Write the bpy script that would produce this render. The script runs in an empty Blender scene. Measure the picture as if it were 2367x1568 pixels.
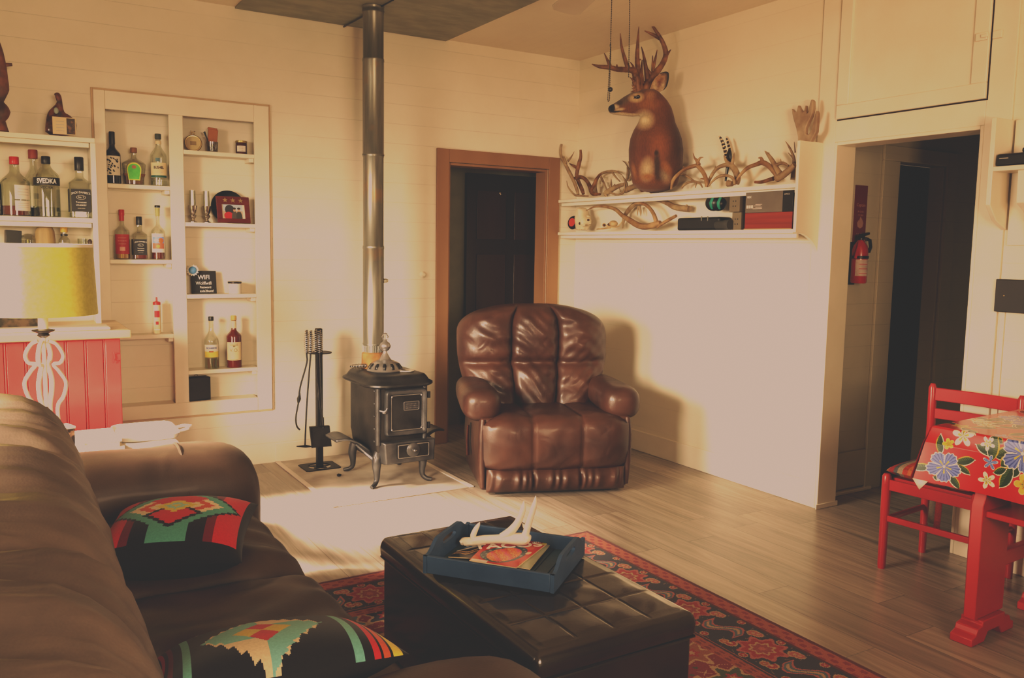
import bpy, bmesh, math, random
import numpy as np
from mathutils import Vector, Matrix, Euler
random.seed(7)
SC = bpy.context.scene
COL = SC.collection
PI = math.pi

# ------------------------------------------------------------------ camera
FPX, YAW, PIT, ROL, HCAM = 1972.38, 31.1934, -6.0605, 0.9514, 1.47
def _axes():
    y, p, r = map(math.radians, (YAW, PIT, ROL))
    fw = Vector((math.sin(y)*math.cos(p), math.cos(y)*math.cos(p), math.sin(p)))
    rt = Vector((math.cos(y), -math.sin(y), 0))
    up = rt.cross(fw)
    c, s = math.cos(r), math.sin(r)
    return c*rt+s*up, -s*rt+c*up, fw
RT, UP, FW = _axes()
CAM = Vector((0, 0, HCAM))
def ray(u, v): return FW + (u-1183.5)/FPX*RT + (784-v)/FPX*UP
# measured photo points turned into places in the room: on a plane of known x, y, z or along any plane
def PX(u, v, x=4.021): d = ray(u, v); return CAM + d*(x/d.x)
def PY(u, v, y=5.676): d = ray(u, v); return CAM + d*(y/d.y)
def PZ(u, v, z=0.0): d = ray(u, v); return CAM + d*((z-HCAM)/d.z)
def PP(u, v, p0, n):
    d = ray(u, v); n = Vector(n); return CAM + d*((Vector(p0)-CAM).dot(n)/d.dot(n))

cd = bpy.data.cameras.new('camera'); cam = bpy.data.objects.new('camera', cd); COL.objects.link(cam)
cd.sensor_width = 36; cd.lens = FPX/2367*36; cd.clip_start = 0.05
cam.matrix_world = Matrix(((RT.x, UP.x, -FW.x, 0), (RT.y, UP.y, -FW.y, 0), (RT.z, UP.z, -FW.z, HCAM), (0, 0, 0, 1)))
SC.camera = cam

# film look of the photograph: matt blacks, pinkish clipped whites
vs = SC.view_settings
vs.view_transform = 'Standard'; vs.look = 'None'; vs.exposure = 0; vs.gamma = 1
vs.use_curve_mapping = True
cm = vs.curve_mapping
for k, (hi, mid, lo) in enumerate(((0.568, 0.575, 0.0225), (0.425, 0.575, 0.0225), (0.345, 0.51, 0.0225))):
    cv = cm.curves[k]
    cv.points[0].location = (0, lo); cv.points[1].location = (1, hi)
    for q, w_ in ((.035, .012), (.5, mid), (.85, .95)): cv.points.new(q, lo+(hi-lo)*w_)
    for p in cv.points: p.handle_type = 'AUTO_CLAMPED'
cm.extend = 'HORIZONTAL'; cm.update()

# ------------------------------------------------------------------ materials
def _n(nt, t, x=0, y=0, **kw):
    n = nt.nodes.new(t); n.location = (x, y)
    for k, v in kw.items(): setattr(n, k, v)
    return n
def c4(c): return (c[0], c[1], c[2], 1)
def mat(name, col, col2=None, scale=8, rough=0.5, metal=0.0, bump=0.0, bscale=None, coat=0.0, trans=0.0, ior=1.45, emit=0.0,
        stretch=(1, 1, 1), detail=4, lo=0.35, hi=0.65, attr=None, sheen=0.0, rvar=0.0, spec=0.5, alpha=1.0):
    m = bpy.data.materials.new(name); m.use_nodes = True; nt = m.node_tree
    b = nt.nodes['Principled BSDF']; L = nt.links.new
    b.inputs['Roughness'].default_value = rough; b.inputs['Metallic'].default_value = metal
    b.inputs['Coat Weight'].default_value = coat; b.inputs['Coat Roughness'].default_value = 0.12
    b.inputs['Transmission Weight'].default_value = trans; b.inputs['IOR'].default_value = ior
    b.inputs['Sheen Weight'].default_value = sheen; b.inputs['Specular IOR Level'].default_value = spec
    b.inputs['Alpha'].default_value = alpha
    tc = _n(nt, 'ShaderNodeTexCoord', -1200); mp = _n(nt, 'ShaderNodeMapping', -1000)
    mp.inputs['Scale'].default_value = stretch
    L(tc.outputs['Object'], mp.inputs['Vector'])
    nz = _n(nt, 'ShaderNodeTexNoise', -800); nz.inputs['Scale'].default_value = scale; nz.inputs['Detail'].default_value = detail
    L(mp.outputs[0], nz.inputs['Vector'])
    if attr:
        a = _n(nt, 'ShaderNodeAttribute', -600, 200, attribute_name=attr)
        mx = _n(nt, 'ShaderNodeMix', -300, 200, data_type='RGBA', blend_type='MULTIPLY')
        rp = _n(nt, 'ShaderNodeMapRange', -560, 0); rp.inputs['From Min'].default_value = lo; rp.inputs['From Max'].default_value = hi
        rp.inputs['To Min'].default_value = 1-rvar; rp.inputs['To Max'].default_value = 1.0
        L(nz.outputs[0], rp.inputs[0]); mx.inputs[0].default_value = 1
        L(a.outputs['Color'], mx.inputs[6]); L(rp.outputs[0], mx.inputs[7]); L(mx.outputs[2], b.inputs['Base Color'])
        if emit: L(mx.outputs[2], b.inputs['Emission Color']); b.inputs['Emission Strength'].default_value = emit
    else:
        cr = _n(nt, 'ShaderNodeValToRGB', -560)
        cr.color_ramp.elements[0].position = lo; cr.color_ramp.elements[1].position = hi
        cr.color_ramp.elements[0].color = c4(col)
        cr.color_ramp.elements[1].color = c4(col2 or tuple(min(1, x*1.12+.003) for x in col))
        L(nz.outputs[0], cr.inputs[0]); L(cr.outputs[0], b.inputs['Base Color'])
    if bump:
        nb = _n(nt, 'ShaderNodeTexNoise', -800, -300); nb.inputs['Scale'].default_value = bscale or scale*4; nb.inputs['Detail'].default_value = 5
        L(mp.outputs[0], nb.inputs['Vector'])
        bp = _n(nt, 'ShaderNodeBump', -300, -300); bp.inputs['Strength'].default_value = bump; bp.inputs['Distance'].default_value = 0.01
        L(nb.outputs[0], bp.inputs['Height']); L(bp.outputs[0], b.inputs['Normal'])
    return m

def boards(name, col, col2, pitch, axis='Z', along=0.0, groove=0.035, dark=0.55, rough=0.45, plank_len=0, var=0.0, grain=0.0, bump=0.25, phase=0.0, patchy=True):
    """painted or wooden boards: grooves every pitch across axis, in world space"""
    m = bpy.data.materials.new(name); m.use_nodes = True; nt = m.node_tree; L = nt.links.new
    b = nt.nodes['Principled BSDF']; b.inputs['Roughness'].default_value = rough
    g = _n(nt, 'ShaderNodeNewGeometry', -1800); sp = _n(nt, 'ShaderNodeSeparateXYZ', -1600); L(g.outputs['Position'], sp.inputs[0])
    def math_(op, a, bb=None, x=0):
        n = _n(nt, 'ShaderNodeMath', x, operation=op)
        for i, q in enumerate((a, bb)):
            if q is None: continue
            if isinstance(q, (int, float)): n.inputs[i].default_value = q
            else: L(q, n.inputs[i])
        return n.outputs[0]
    s = math_('ADD', math_('DIVIDE', sp.outputs[axis], pitch), phase+40)
    fr = math_('FRACT', s); idx = math_('FLOOR', s)
    d = math_('MINIMUM', fr, math_('SUBTRACT', 1.0, fr))
    mr = _n(nt, 'ShaderNodeMapRange', -800); mr.inputs['From Max'].default_value = groove; L(d, mr.inputs[0])
    gro = mr.outputs[0]
    other = 'Y' if axis == 'X' else 'X'
    wn = _n(nt, 'ShaderNodeTexWhiteNoise', -800, 300, noise_dimensions='1D'); L(idx, wn.inputs['W'])
    tint = wn.outputs['Value']
    if plank_len:
        e = math_('ADD', math_('DIVIDE', sp.outputs[other], plank_len), math_('MULTIPLY', tint, 7.3))
        e = math_('ADD', e, 40.0)
        ef = math_('FRACT', e); ed = math_('MINIMUM', ef, math_('SUBTRACT', 1.0, ef))
        mr2 = _n(nt, 'ShaderNodeMapRange', -800, -200); mr2.inputs['From Max'].default_value = groove*pitch/plank_len; L(ed, mr2.inputs[0])
        gro = math_('MINIMUM', gro, mr2.outputs[0])
        wn2 = _n(nt, 'ShaderNodeTexWhiteNoise', -700, 500, noise_dimensions='2D')
        cb = _n(nt, 'ShaderNodeCombineXYZ', -900, 500); L(idx, cb.inputs[0]); L(math_('FLOOR', e), cb.inputs[1]); L(cb.outputs[0], wn2.inputs['Vector'])
        tint = wn2.outputs['Value']
    mp = _n(nt, 'ShaderNodeMapping', -1400, -500)
    L(g.outputs['Position'], mp.inputs['Vector'])
    if grain:
        sc = [6, 6, 6]; sc['XYZ'.index(other)] = 0.55; sc['XYZ'.index(axis)] = 9
        mp.inputs['Scale'].default_value = sc
        off = _n(nt, 'ShaderNodeCombineXYZ', -1500, -700); L(math_('MULTIPLY', tint, 37.0), off.inputs[0]); L(math_('MULTIPLY', tint, 11.0), off.inputs[1])
        L(off.outputs[0], mp.inputs['Location'])
    nz = _n(nt, 'ShaderNodeTexNoise', -1100, -500); nz.inputs['Scale'].default_value = 1.6 if grain else 2.2; nz.inputs['Detail'].default_value = 7
    nz.inputs['Distortion'].default_value = 1.6 if grain else 0.2; nz.inputs['Roughness'].default_value = 0.65
    L(mp.outputs[0], nz.inputs['Vector'])
    cr = _n(nt, 'ShaderNodeValToRGB', -700, -500)
    cr.color_ramp.elements[0].color = c4(col); cr.color_ramp.elements[1].color = c4(col2)
    cr.color_ramp.elements[0].position = 0.28; cr.color_ramp.elements[1].position = 0.72
    L(nz.outputs[0], cr.inputs[0]); colr = cr.outputs[0]
    if grain:   # dark knots
        nk = _n(nt, 'ShaderNodeTexNoise', -1100, -800); nk.inputs['Scale'].default_value = 0.9; nk.inputs['Detail'].default_value = 3; L(mp.outputs[0], nk.inputs['Vector'])
        rk = _n(nt, 'ShaderNodeMapRange', -800, -800); rk.inputs['From Min'].default_value = 0.62; rk.inputs['From Max'].default_value = 0.78
        rk.inputs['To Min'].default_value = 1; rk.inputs['To Max'].default_value = 0.45; L(nk.outputs[0], rk.inputs[0])
        mk = _n(nt, 'ShaderNodeMix', -500, -600, data_type='RGBA', blend_type='MULTIPLY'); mk.inputs[0].default_value = 1
        L(colr, mk.inputs[6]); L(rk.outputs[0], mk.inputs[7]); colr = mk.outputs[2]
    vr = math_('ADD', math_('MULTIPLY', tint, var), 1-var*0.6)
    if patchy:   # paint bridges parts of the grooves
        n3 = _n(nt, 'ShaderNodeTexNoise', -1100, 700); n3.inputs['Scale'].default_value = 1.3; L(g.outputs['Position'], n3.inputs['Vector'])
        r3 = _n(nt, 'ShaderNodeMapRange', -800, 700); r3.inputs['From Min'].default_value = 0.40; r3.inputs['From Max'].default_value = 0.6
        L(n3.outputs[0], r3.inputs[0]); gro = math_('MAXIMUM', gro, math_('MULTIPLY', r3.outputs[0], 0.85))
    gd = math_('ADD', math_('MULTIPLY', gro, 1-dark), dark)
    fac = math_('MULTIPLY', gd, vr)
    mx = _n(nt, 'ShaderNodeMix', -200, 100, data_type='RGBA', blend_type='MULTIPLY'); mx.inputs[0].default_value = 1
    L(colr, mx.inputs[6]); L(fac, mx.inputs[7]); L(mx.outputs[2], b.inputs['Base Color'])
    bp = _n(nt, 'ShaderNodeBump', -200, -300); bp.inputs['Strength'].default_value = bump; bp.inputs['Distance'].default_value = 0.006
    L(math_('ADD', gro, math_('MULTIPLY', nz.outputs[0], 0.25 if grain else 0.1)), bp.inputs['Height']); L(bp.outputs[0], b.inputs['Normal'])
    return m

def leather(name, col, col2, rough=0.38, wr=1.0, coat=0.25, wscale=4.0):
    m = mat(name, col, col2, scale=5, rough=rough, coat=coat, spec=0.5)
    nt = m.node_tree; L = nt.links.new; b = nt.nodes['Principled BSDF']
    tc = nt.nodes['Texture Coordinate']
    w = _n(nt, 'ShaderNodeTexNoise', -800, -600); w.inputs['Scale'].default_value = wscale; w.inputs['Detail'].default_value = 3
    w.inputs['Distortion'].default_value = 2.2; w.noise_type = 'RIDGED_MULTIFRACTAL' if hasattr(w, 'noise_type') else w.noise_type
    L(tc.outputs['Object'], w.inputs['Vector'])
    f = _n(nt, 'ShaderNodeTexVoronoi', -800, -900); f.inputs['Scale'].default_value = 160; L(tc.outputs['Object'], f.inputs['Vector'])
    b1 = _n(nt, 'ShaderNodeBump', -400, -600); b1.inputs['Strength'].default_value = 0.22*wr; b1.inputs['Distance'].default_value = 0.02
    b1.invert = True
    b2 = _n(nt, 'ShaderNodeBump', -200, -800); b2.inputs['Strength'].default_value = 0.12; b2.inputs['Distance'].default_value = 0.002
    L(w.outputs[0], b1.inputs['Height']); L(f.outputs['Distance'], b2.inputs['Height']); L(b1.outputs[0], b2.inputs['Normal']); L(b2.outputs[0], b.inputs['Normal'])
    return m

# ------------------------------------------------------------------ mesh building
class MB:
    def __init__(s): s.v = []; s.f = []
    def add(s, vs_, fs):
        o = len(s.v); s.v += [tuple(p) for p in vs_]; s.f += [tuple(i+o for i in q) for q in fs]; return s
    def box(s, c, d, rot=None, tap=None):
        x, y, z = d[0]/2, d[1]/2, d[2]/2; R = Euler(rot).to_matrix() if rot else Matrix.Identity(3)
        P = []
        for sz in (-1, 1):
            t = tap if (tap and sz > 0) else 1
            for sx, sy in ((-1, -1), (1, -1), (1, 1), (-1, 1)):
                P.append(Vector(c)+R @ Vector((sx*x*t, sy*y*t, sz*z)))
        return s.add(P, [(3, 2, 1, 0), (4, 5, 6, 7), (0, 1, 5, 4), (1, 2, 6, 5), (2, 3, 7, 6), (3, 0, 4, 7)])
    def b2(s, lo, hi):   # box by corners
        return s.box([(a+b)/2 for a, b in zip(lo, hi)], [abs(b-a) for a, b in zip(lo, hi)])
    def rings(s, rs, caps=True, close=False):
        n = len(rs[0]); o = len(s.v)
        for r in rs: s.v += [tuple(p) for p in r]
        m = len(rs)
        for i in range(m if close else m-1):
            a = o+i*n; b = o+((i+1) % m)*n
            for j in range(n): s.f.append((a+j, a+(j+1) % n, b+(j+1) % n, b+j))
        if caps and not close:
            s.f.append(tuple(o+j for j in range(n-1, -1, -1))); s.f.append(tuple(o+(m-1)*n+j for j in range(n)))
        return s
    def lathe(s, prof, c=(0, 0, 0), seg=24, rot=None, sq=None, caps=True, sx=1, sy=1):
        R = Euler(rot).to_matrix() if rot else Matrix.Identity(3); c = Vector(c); rs = []
        for r, z in prof:
            ring = []
            for j in range(seg):
                a = 2*PI*j/seg + (PI/seg if sq else 0); ca, sa = math.cos(a), math.sin(a)
                if sq:
                    k = (abs(ca)**sq+abs(sa)**sq)**(-1/sq); ca *= k; sa *= k
                ring.append(c+R @ Vector((max(r, 1e-4)*ca*sx, max(r, 1e-4)*sa*sy, z)))
            rs.append(ring)
        return s.rings(rs, caps)
    def tube(s, pts, rad, seg=8, caps=True, flat=1.0, close=False):
        P = [Vector(p) for p in pts]; n = len(P)
        if not hasattr(rad, '__len__'): rad = [rad]*n
        rs = []; prev = None
        for i in range(n):
            if close: t = P[(i+1) % n]-P[i-1]
            else: t = P[min(i+1, n-1)]-P[max(i-1, 0)]
            t = t.normalized() if t.length > 1e-9 else Vector((0, 0, 1))
            if prev is None: a = t.orthogonal().normalized() if abs(t.z) > .95 else t.cross(Vector((0, 0, 1))).normalized()
            else:
                a = prev-t*prev.dot(t); a = a.normalized() if a.length > 1e-6 else t.orthogonal().normalized()
            b = t.cross(a); prev = a
            rs.append([P[i]+a*(rad[i]*math.cos(2*PI*j/seg))+b*(rad[i]*flat*math.sin(2*PI*j/seg)) for j in range(seg)])
        return s.rings(rs, caps, close)
    def prism(s, outline, depth, M):   # outline in local xy, extruded along local z from 0 to depth, placed by matrix M
        n = len(outline)
        P = [M @ Vector((x, y, 0)) for x, y in outline]+[M @ Vector((x, y, depth)) for x, y in outline]
        fs = [tuple(range(n-1, -1, -1)), tuple(range(n, 2*n))]+[(i, (i+1) % n, n+(i+1) % n, n+i) for i in range(n)]
        return s.add(P, fs)
    def grid(s, nu, nv, f, wrap=False):
        o = len(s.v)
        for j in range(nv+1):
            for i in range(nu+1): s.v.append(tuple(f(i/nu, j/nv)))
        for j in range(nv):
            for i in range(nu):
                a = o+j*(nu+1)+i; s.f.append((a, a+1, a+nu+2, a+nu+1))
        return s
    def ell(s, c, r, seg=16, ring=10, rot=None):
        R = Euler(rot).to_matrix() if rot else Matrix.Identity(3); c = Vector(c)
        return s.rings([[c+R @ Vector((r[0]*math.sin(t)*math.cos(2*PI*j/seg), r[1]*math.sin(t)*math.sin(2*PI*j/seg), -r[2]*math.cos(t))) for j in range(seg)]
                        for t in [max(.02, min(PI-.02, PI*i/ring)) for i in range(ring+1)]])

def wm(o):   # world matrix without a depsgraph update
    m = o.matrix_basis.copy()
    return wm(o.parent) @ m if o.parent else m
def obj(name, mb, m, parent=None, world=True, smooth=True, bevel=0, sub=0, ang=40, seg=2, solid=0):
    me = bpy.data.meshes.new(name); me.from_pydata(mb.v, [], mb.f); me.update()
    bm = bmesh.new(); bm.from_mesh(me); bmesh.ops.recalc_face_normals(bm, faces=bm.faces); bm.to_mesh(me); bm.free()
    for k in (m if isinstance(m, (list, tuple)) else [m]): me.materials.append(k)
    if smooth:
        me.polygons.foreach_set('use_smooth', [True]*len(me.polygons))
        if not sub: me.set_sharp_from_angle(angle=math.radians(ang))
    o = bpy.data.objects.new(name, me); COL.objects.link(o)
    if parent:
        if world: me.transform(wm(parent).inverted())
        o.parent = parent
    if solid: md = o.modifiers.new('solid', 'SOLIDIFY'); md.thickness = solid; md.offset = 0
    if bevel: md = o.modifiers.new('bevel', 'BEVEL'); md.width = bevel; md.segments = seg; md.limit_method = 'ANGLE'; md.angle_limit = math.radians(35)
    if sub: md = o.modifiers.new('sub', 'SUBSURF'); md.levels = sub; md.render_levels = sub
    return o
def tag(o, label, cat, group=None, kind=None):
    if label: o['label'] = label
    if cat: o['category'] = cat
    if group: o['group'] = group
    if kind: o['kind'] = kind
    return o
def thing(name, label, cat, loc=(0, 0, 0), rz=0, group=None, rot=None):
    o = bpy.data.objects.new(name, None); COL.objects.link(o); o.empty_display_size = 0.05
    o.location = loc; o.rotation_euler = rot or (0, 0, rz)
    return tag(o, label, cat, group)
def one(name, mb, m, label, cat, group=None, **kw):    # a thing that is one mesh, with its origin at its base
    xs = [p[0] for p in mb.v]; ys = [p[1] for p in mb.v]; zs = [p[2] for p in mb.v]
    c = Vector(((min(xs)+max(xs))/2, (min(ys)+max(ys))/2, min(zs)))
    o = obj(name, mb, m, **kw); o.data.transform(Matrix.Translation(-c)); o.location = c
    return tag(o, label, cat, group)
def struct(name, mb, m, **kw):
    o = obj(name, mb, m, **kw); o['kind'] = 'structure'; return o
def dup(root, loc=None, label=None, rz=None):
    r = root.copy(); COL.objects.link(r)
    if loc is not None: r.location = loc
    if rz is not None: r.rotation_euler = (0, 0, rz)
    if label: r['label'] = label
    for ch in list(root.children):
        c = ch.copy(); COL.objects.link(c); c.parent = r
        for g in list(ch.children):
            d = g.copy(); COL.objects.link(d); d.parent = c
    return r
def vcol(o, fn, name='col', corner=True):
    """colour attribute from a vectorised function of the face centres (or points) in mesh space"""
    me = o.data; n = len(me.polygons)
    if corner:
        ce = np.empty(n*3); me.polygons.foreach_get('center', ce)
        cols = fn(ce.reshape(-1, 3))
        tot = np.empty(n, int); me.polygons.foreach_get('loop_total', tot)
        a = me.color_attributes.new(name, 'FLOAT_COLOR', 'CORNER'); c = np.repeat(cols, tot, axis=0)
    else:
        ce = np.empty(len(me.vertices)*3); me.vertices.foreach_get('co', ce); c = fn(ce.reshape(-1, 3))
        a = me.color_attributes.new(name, 'FLOAT_COLOR', 'POINT')
    c = np.concatenate([c, np.ones((len(c), 1))], 1).astype(np.float32)
    a.data.foreach_set('color', c.ravel())
_dg = []
def text(name, body, size, M, m, parent, align='CENTER', ext=0.0004, sx=1.0, shear=0.0, bold=0.0):
    """lettering as a thin mesh; M places its local xy plane in the world"""
    cu = bpy.data.curves.new(name, 'FONT'); cu.body = body; cu.size = size; cu.extrude = ext; cu.align_x = align; cu.align_y = 'CENTER'
    cu.shear = shear; cu.resolution_u = 3; cu.offset = bold
    t = bpy.data.objects.new(name+'_t', cu); COL.objects.link(t)
    dg = bpy.context.evaluated_depsgraph_get(); me = bpy.data.meshes.new_from_object(t.evaluated_get(dg))
    bpy.data.objects.remove(t); bpy.data.curves.remove(cu)
    me.transform(M @ Matrix.Diagonal((sx, 1, 1, 1))); me.transform(wm(parent).inverted()); me.materials.clear(); me.materials.append(m); me.name = name
    o = bpy.data.objects.new(name, me); COL.objects.link(o); o.parent = parent
    return o
def frame(o, ex, ey):   # matrix with local x, y axes and origin
    ex = Vector(ex).normalized(); ey = Vector(ey); ey = (ey-ex*ey.dot(ex)).normalized(); ez = ex.cross(ey)
    return Matrix(((ex.x, ey.x, ez.x, o[0]), (ex.y, ey.y, ez.y, o[1]), (ex.z, ey.z, ez.z, o[2]), (0, 0, 0, 1)))
def lerp(a, b, t): return a+(b-a)*t
def smooth_path(pts, n=6):
    """Catmull-Rom through tuples of any length"""
    P = [np.array(p, float) for p in pts]; out = []
    for i in range(len(P)-1):
        p0, p1, p2, p3 = P[max(i-1, 0)], P[i], P[i+1], P[min(i+2, len(P)-1)]
        for k in range(n):
            t = k/n; out.append(0.5*((2*p1)+(-p0+p2)*t+(2*p0-5*p1+4*p2-p3)*t*t+(-p0+3*p1-3*p2+p3)*t**3))
    out.append(P[-1]); return out

# ------------------------------------------------------------------ room
YA, XB, HC = 5.676, 4.021, 2.954
M = {}
M['wall_a'] = boards('cream_shiplap', (.77, .71, .58), (.84, .785, .66), 0.137, 'Z', groove=.020, dark=.80, rough=.42)
M['wall_b'] = boards('cream_boards', (.79, .73, .59), (.83, .775, .64), 0.18, 'Z', groove=.010, dark=.86, rough=.4)
M['ceil'] = boards('cream_ceiling_boards', (.80, .70, .57), (.85, .76, .62), 0.09, 'X', groove=.02, dark=.85, rough=.5)
M['cream'] = mat('cream_gloss_paint', (.79, .73, .60), (.84, .785, .66), scale=4, rough=.35, bump=.05, bscale=9)
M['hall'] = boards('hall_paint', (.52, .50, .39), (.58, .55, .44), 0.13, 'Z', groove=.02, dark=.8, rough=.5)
M['floor'] = boards('grey_oak_planks', (.225, .182, .142), (.43, .37, .305), 0.185, 'X', groove=.012, dark=.45, rough=.27, plank_len=1.22, var=.30, grain=1, bump=.2, patchy=False)
M['casing'] = mat('brown_door_casing', (.235, .128, .064), (.29, .165, .085), scale=3, rough=.55, stretch=(1, 1, .25))
M['darkdoor'] = mat('dark_brown_door', (.022, .016, .012), (.03, .022, .016), scale=3, rough=.45, stretch=(4, 4, .4))
M['black'] = mat('black_paint', (.012, .011, .010), (.02, .018, .016), scale=9, rough=.5)
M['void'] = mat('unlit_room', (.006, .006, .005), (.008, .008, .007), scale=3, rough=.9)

def wall(name, axis, c, t, a0, a1, z0, z1, holes, m):
    """wall slab with rectangular holes; axis 'Y': plane y=c spanning x; axis 'X': plane x=c spanning y; t thickness outwards"""
    A = sorted({a0, a1, *[h[0] for h in holes], *[h[1] for h in holes]}); B = sorted({z0, z1, *[h[2] for h in holes], *[h[3] for h in holes]})
    A = [a for a in A if a0 <= a <= a1]; B = [b for b in B if z0 <= b <= z1]
    sol = lambda i, j: 0 <= i < len(A)-1 and 0 <= j < len(B)-1 and not any(h[0]-1e-6 <= A[i] and A[i+1] <= h[1]+1e-6 and h[2]-1e-6 <= B[j] and B[j+1] <= h[3]+1e-6 for h in holes)
    P = lambda a, z, d: (a, c+d, z) if axis == 'Y' else (c+d, a, z)
    mb = MB()
    for i in range(len(A)-1):
        for j in range(len(B)-1):
            if not sol(i, j): continue
            q = [(A[i], B[j]), (A[i+1], B[j]), (A[i+1], B[j+1]), (A[i], B[j+1])]
            for d in (0, t): mb.add([P(a, z, d) for a, z in q], [(0, 1, 2, 3)])
            for (di, dj), (e0, e1) in (((0, -1), (0, 1)), ((1, 0), (1, 2)), ((0, 1), (2, 3)), ((-1, 0), (3, 0))):
                if not sol(i+di, j+dj): mb.add([P(*q[e0], 0), P(*q[e1], 0), P(*q[e1], t), P(*q[e0], t)], [(0, 1, 2, 3)])
    o = struct(name, mb, m, smooth=False)
    bm = bmesh.new(); bm.from_mesh(o.data); bmesh.ops.remove_doubles(bm, verts=bm.verts, dist=1e-5); bmesh.ops.recalc_face_normals(bm, faces=bm.faces); bm.to_mesh(o.data); bm.free()
    return o
NX0, NX1, NZ0, NZ1 = .548, 1.542, .395, 2.34
wall('wall_back', 'Y', YA, .14, -1.3, 4.221, 0, HC, [(2.866, 3.74, 0, 2.09), (NX0, NX1, NZ0, NZ1)], M['wall_a'])
wall('wall_right', 'X', XB, .13, -2.0, YA, 0, HC, [(2.365, 3.205, 0, 2.083)], M['wall_b'])
wall('wall_left', 'X', -1.3, -.14, -2.0, YA, 0, HC, [(1.35, 2.65, .75, 2.15), (2.75, 4.2, .8, 2.2)], M['wall_a'])
wall('wall_front', 'Y', -2.0, -.14, -1.3, 4.221, 0, HC, [(-.15, 1.65, 1.3, 2.4)], M['wall_a'])
struct('floor', MB().b2((-1.44, -2.14, -.06), (7.2, 6.9, 0)), M['floor'], smooth=False)
struct('ceiling', MB().b2((-1.44, -2.14, HC), (4.221, YA+.14, HC+.06)), M['ceil'], smooth=False)
# small room behind the brown doorway
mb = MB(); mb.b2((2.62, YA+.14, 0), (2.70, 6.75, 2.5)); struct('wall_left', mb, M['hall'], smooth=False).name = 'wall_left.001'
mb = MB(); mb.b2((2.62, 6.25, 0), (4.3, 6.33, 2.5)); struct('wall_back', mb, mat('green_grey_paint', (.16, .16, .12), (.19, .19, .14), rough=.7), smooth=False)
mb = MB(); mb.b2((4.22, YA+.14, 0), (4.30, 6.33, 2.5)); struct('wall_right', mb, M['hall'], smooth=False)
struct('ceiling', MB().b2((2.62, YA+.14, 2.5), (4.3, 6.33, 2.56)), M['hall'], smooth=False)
# the dark panelled door
p = PY(1075, 400, 6.24); dx0 = p.x; dz = p.z
d = MB().b2((dx0, 6.20, .01), (dx0+.82, 6.24, dz)); dr = struct('door_1', d, M['darkdoor'], bevel=.003)
pan = mat('door_panel_brown', (.035, .022, .015), (.045, .028, .02), scale=3, rough=.4, stretch=(4, 4, .4))
for i in range(2):
    for z0, z1 in ((.20, .72), (.84, 1.42), (1.54, 1.94)):
        x0 = dx0+.09+i*.36; b_ = MB().b2((x0, 6.192, z0), (x0+.28, 6.20, z1)); obj('door_panel', b_, pan, dr, bevel=.007)
q = PY(1157, 447, 6.19); obj('hook', MB().ell(q, (.012, .006, .012)).ell(q+Vector((0, -.004, -.008)), (.006, .006, .012)), mat('dull_brass', (.5, .42, .3), metal=.9, rough=.35), dr)
# brown casing with its jamb
cs = MB()
cs.b2((2.768, YA-.022, 0), (2.866, YA, 2.184)).b2((3.74, YA-.022, 0), (3.842, YA, 2.184)).b2((2.866, YA-.022, 2.09), (3.74, YA, 2.184))
struct('trim_1', cs, M['casing'], bevel=.003)
jb = MB().b2((2.868, YA, 0), (2.886, YA+.14, 2.088)).b2((3.72, YA, 0), (3.738, YA+.14, 2.088)).b2((2.886, YA, 2.07), (3.72, YA+.14, 2.088))
struct('trim_2', jb, M['casing'], bevel=.002)
# skirting boards
bs = MB().b2((NX1+.03, YA-.016, 0), (2.768, YA, .135)).b2((3.842, YA-.016, 0), (XB-.016, YA, .135)); struct('baseboard_back', bs, M['cream'], bevel=.004)
struct('baseboard_right', MB().b2((XB-.016, 3.32, 0), (XB, YA, .15)).b2((XB-.016, -1.9, 0), (XB, 2.24, .15)), M['cream'], bevel=.004)
# cased opening to the hall with flat boards up to the ceiling
op = MB().b2((XB-.014, 3.205, 0), (XB, 3.325, HC)).b2((XB-.014, 2.24, 0), (XB, 2.365, HC)).b2((XB-.014, 2.365, 2.083), (XB, 3.205, HC))
struct('trim_3', op, M['cream'], bevel=.003)
jb = MB().b2((XB-.014, 3.187, 0), (4.168, 3.205, 2.083)).b2((XB-.014, 2.365, 0), (4.168, 2.383, 2.083)).b2((XB-.014, 2.383, 2.065), (4.168, 3.187, 2.083)).b2((XB-.03, 3.18, 0), (4.18, 3.187, .03))
struct('trim_4', jb, M['cream'], bevel=.003)
# hall
HY = 3.335
xa, xb = PY(2055, 700, HY).x, PY(2165, 700, HY).x; zt = PY(2058, 372, HY).z
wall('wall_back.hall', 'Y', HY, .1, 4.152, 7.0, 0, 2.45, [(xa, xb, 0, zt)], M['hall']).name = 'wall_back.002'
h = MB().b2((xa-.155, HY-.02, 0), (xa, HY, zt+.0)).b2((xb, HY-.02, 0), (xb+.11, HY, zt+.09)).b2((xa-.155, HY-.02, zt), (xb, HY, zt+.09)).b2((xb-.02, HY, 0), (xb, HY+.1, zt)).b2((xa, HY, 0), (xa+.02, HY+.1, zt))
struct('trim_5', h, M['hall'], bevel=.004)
struct('doorway_dark_slab', MB().b2((xa, HY+.11, 0), (xb, HY+.15, zt)), M['void'])  # near-black slab stands in for the darkness beyond the open doorway
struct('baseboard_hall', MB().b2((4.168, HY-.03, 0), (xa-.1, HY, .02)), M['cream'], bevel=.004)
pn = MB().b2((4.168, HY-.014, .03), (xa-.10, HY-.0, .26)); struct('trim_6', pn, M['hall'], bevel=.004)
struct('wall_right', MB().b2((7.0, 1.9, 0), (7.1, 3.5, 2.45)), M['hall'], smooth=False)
struct('wall_front', MB().b2((4.152, 1.95, 0), (7.0, 2.05, 2.45)), M['hall'], smooth=False)
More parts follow.
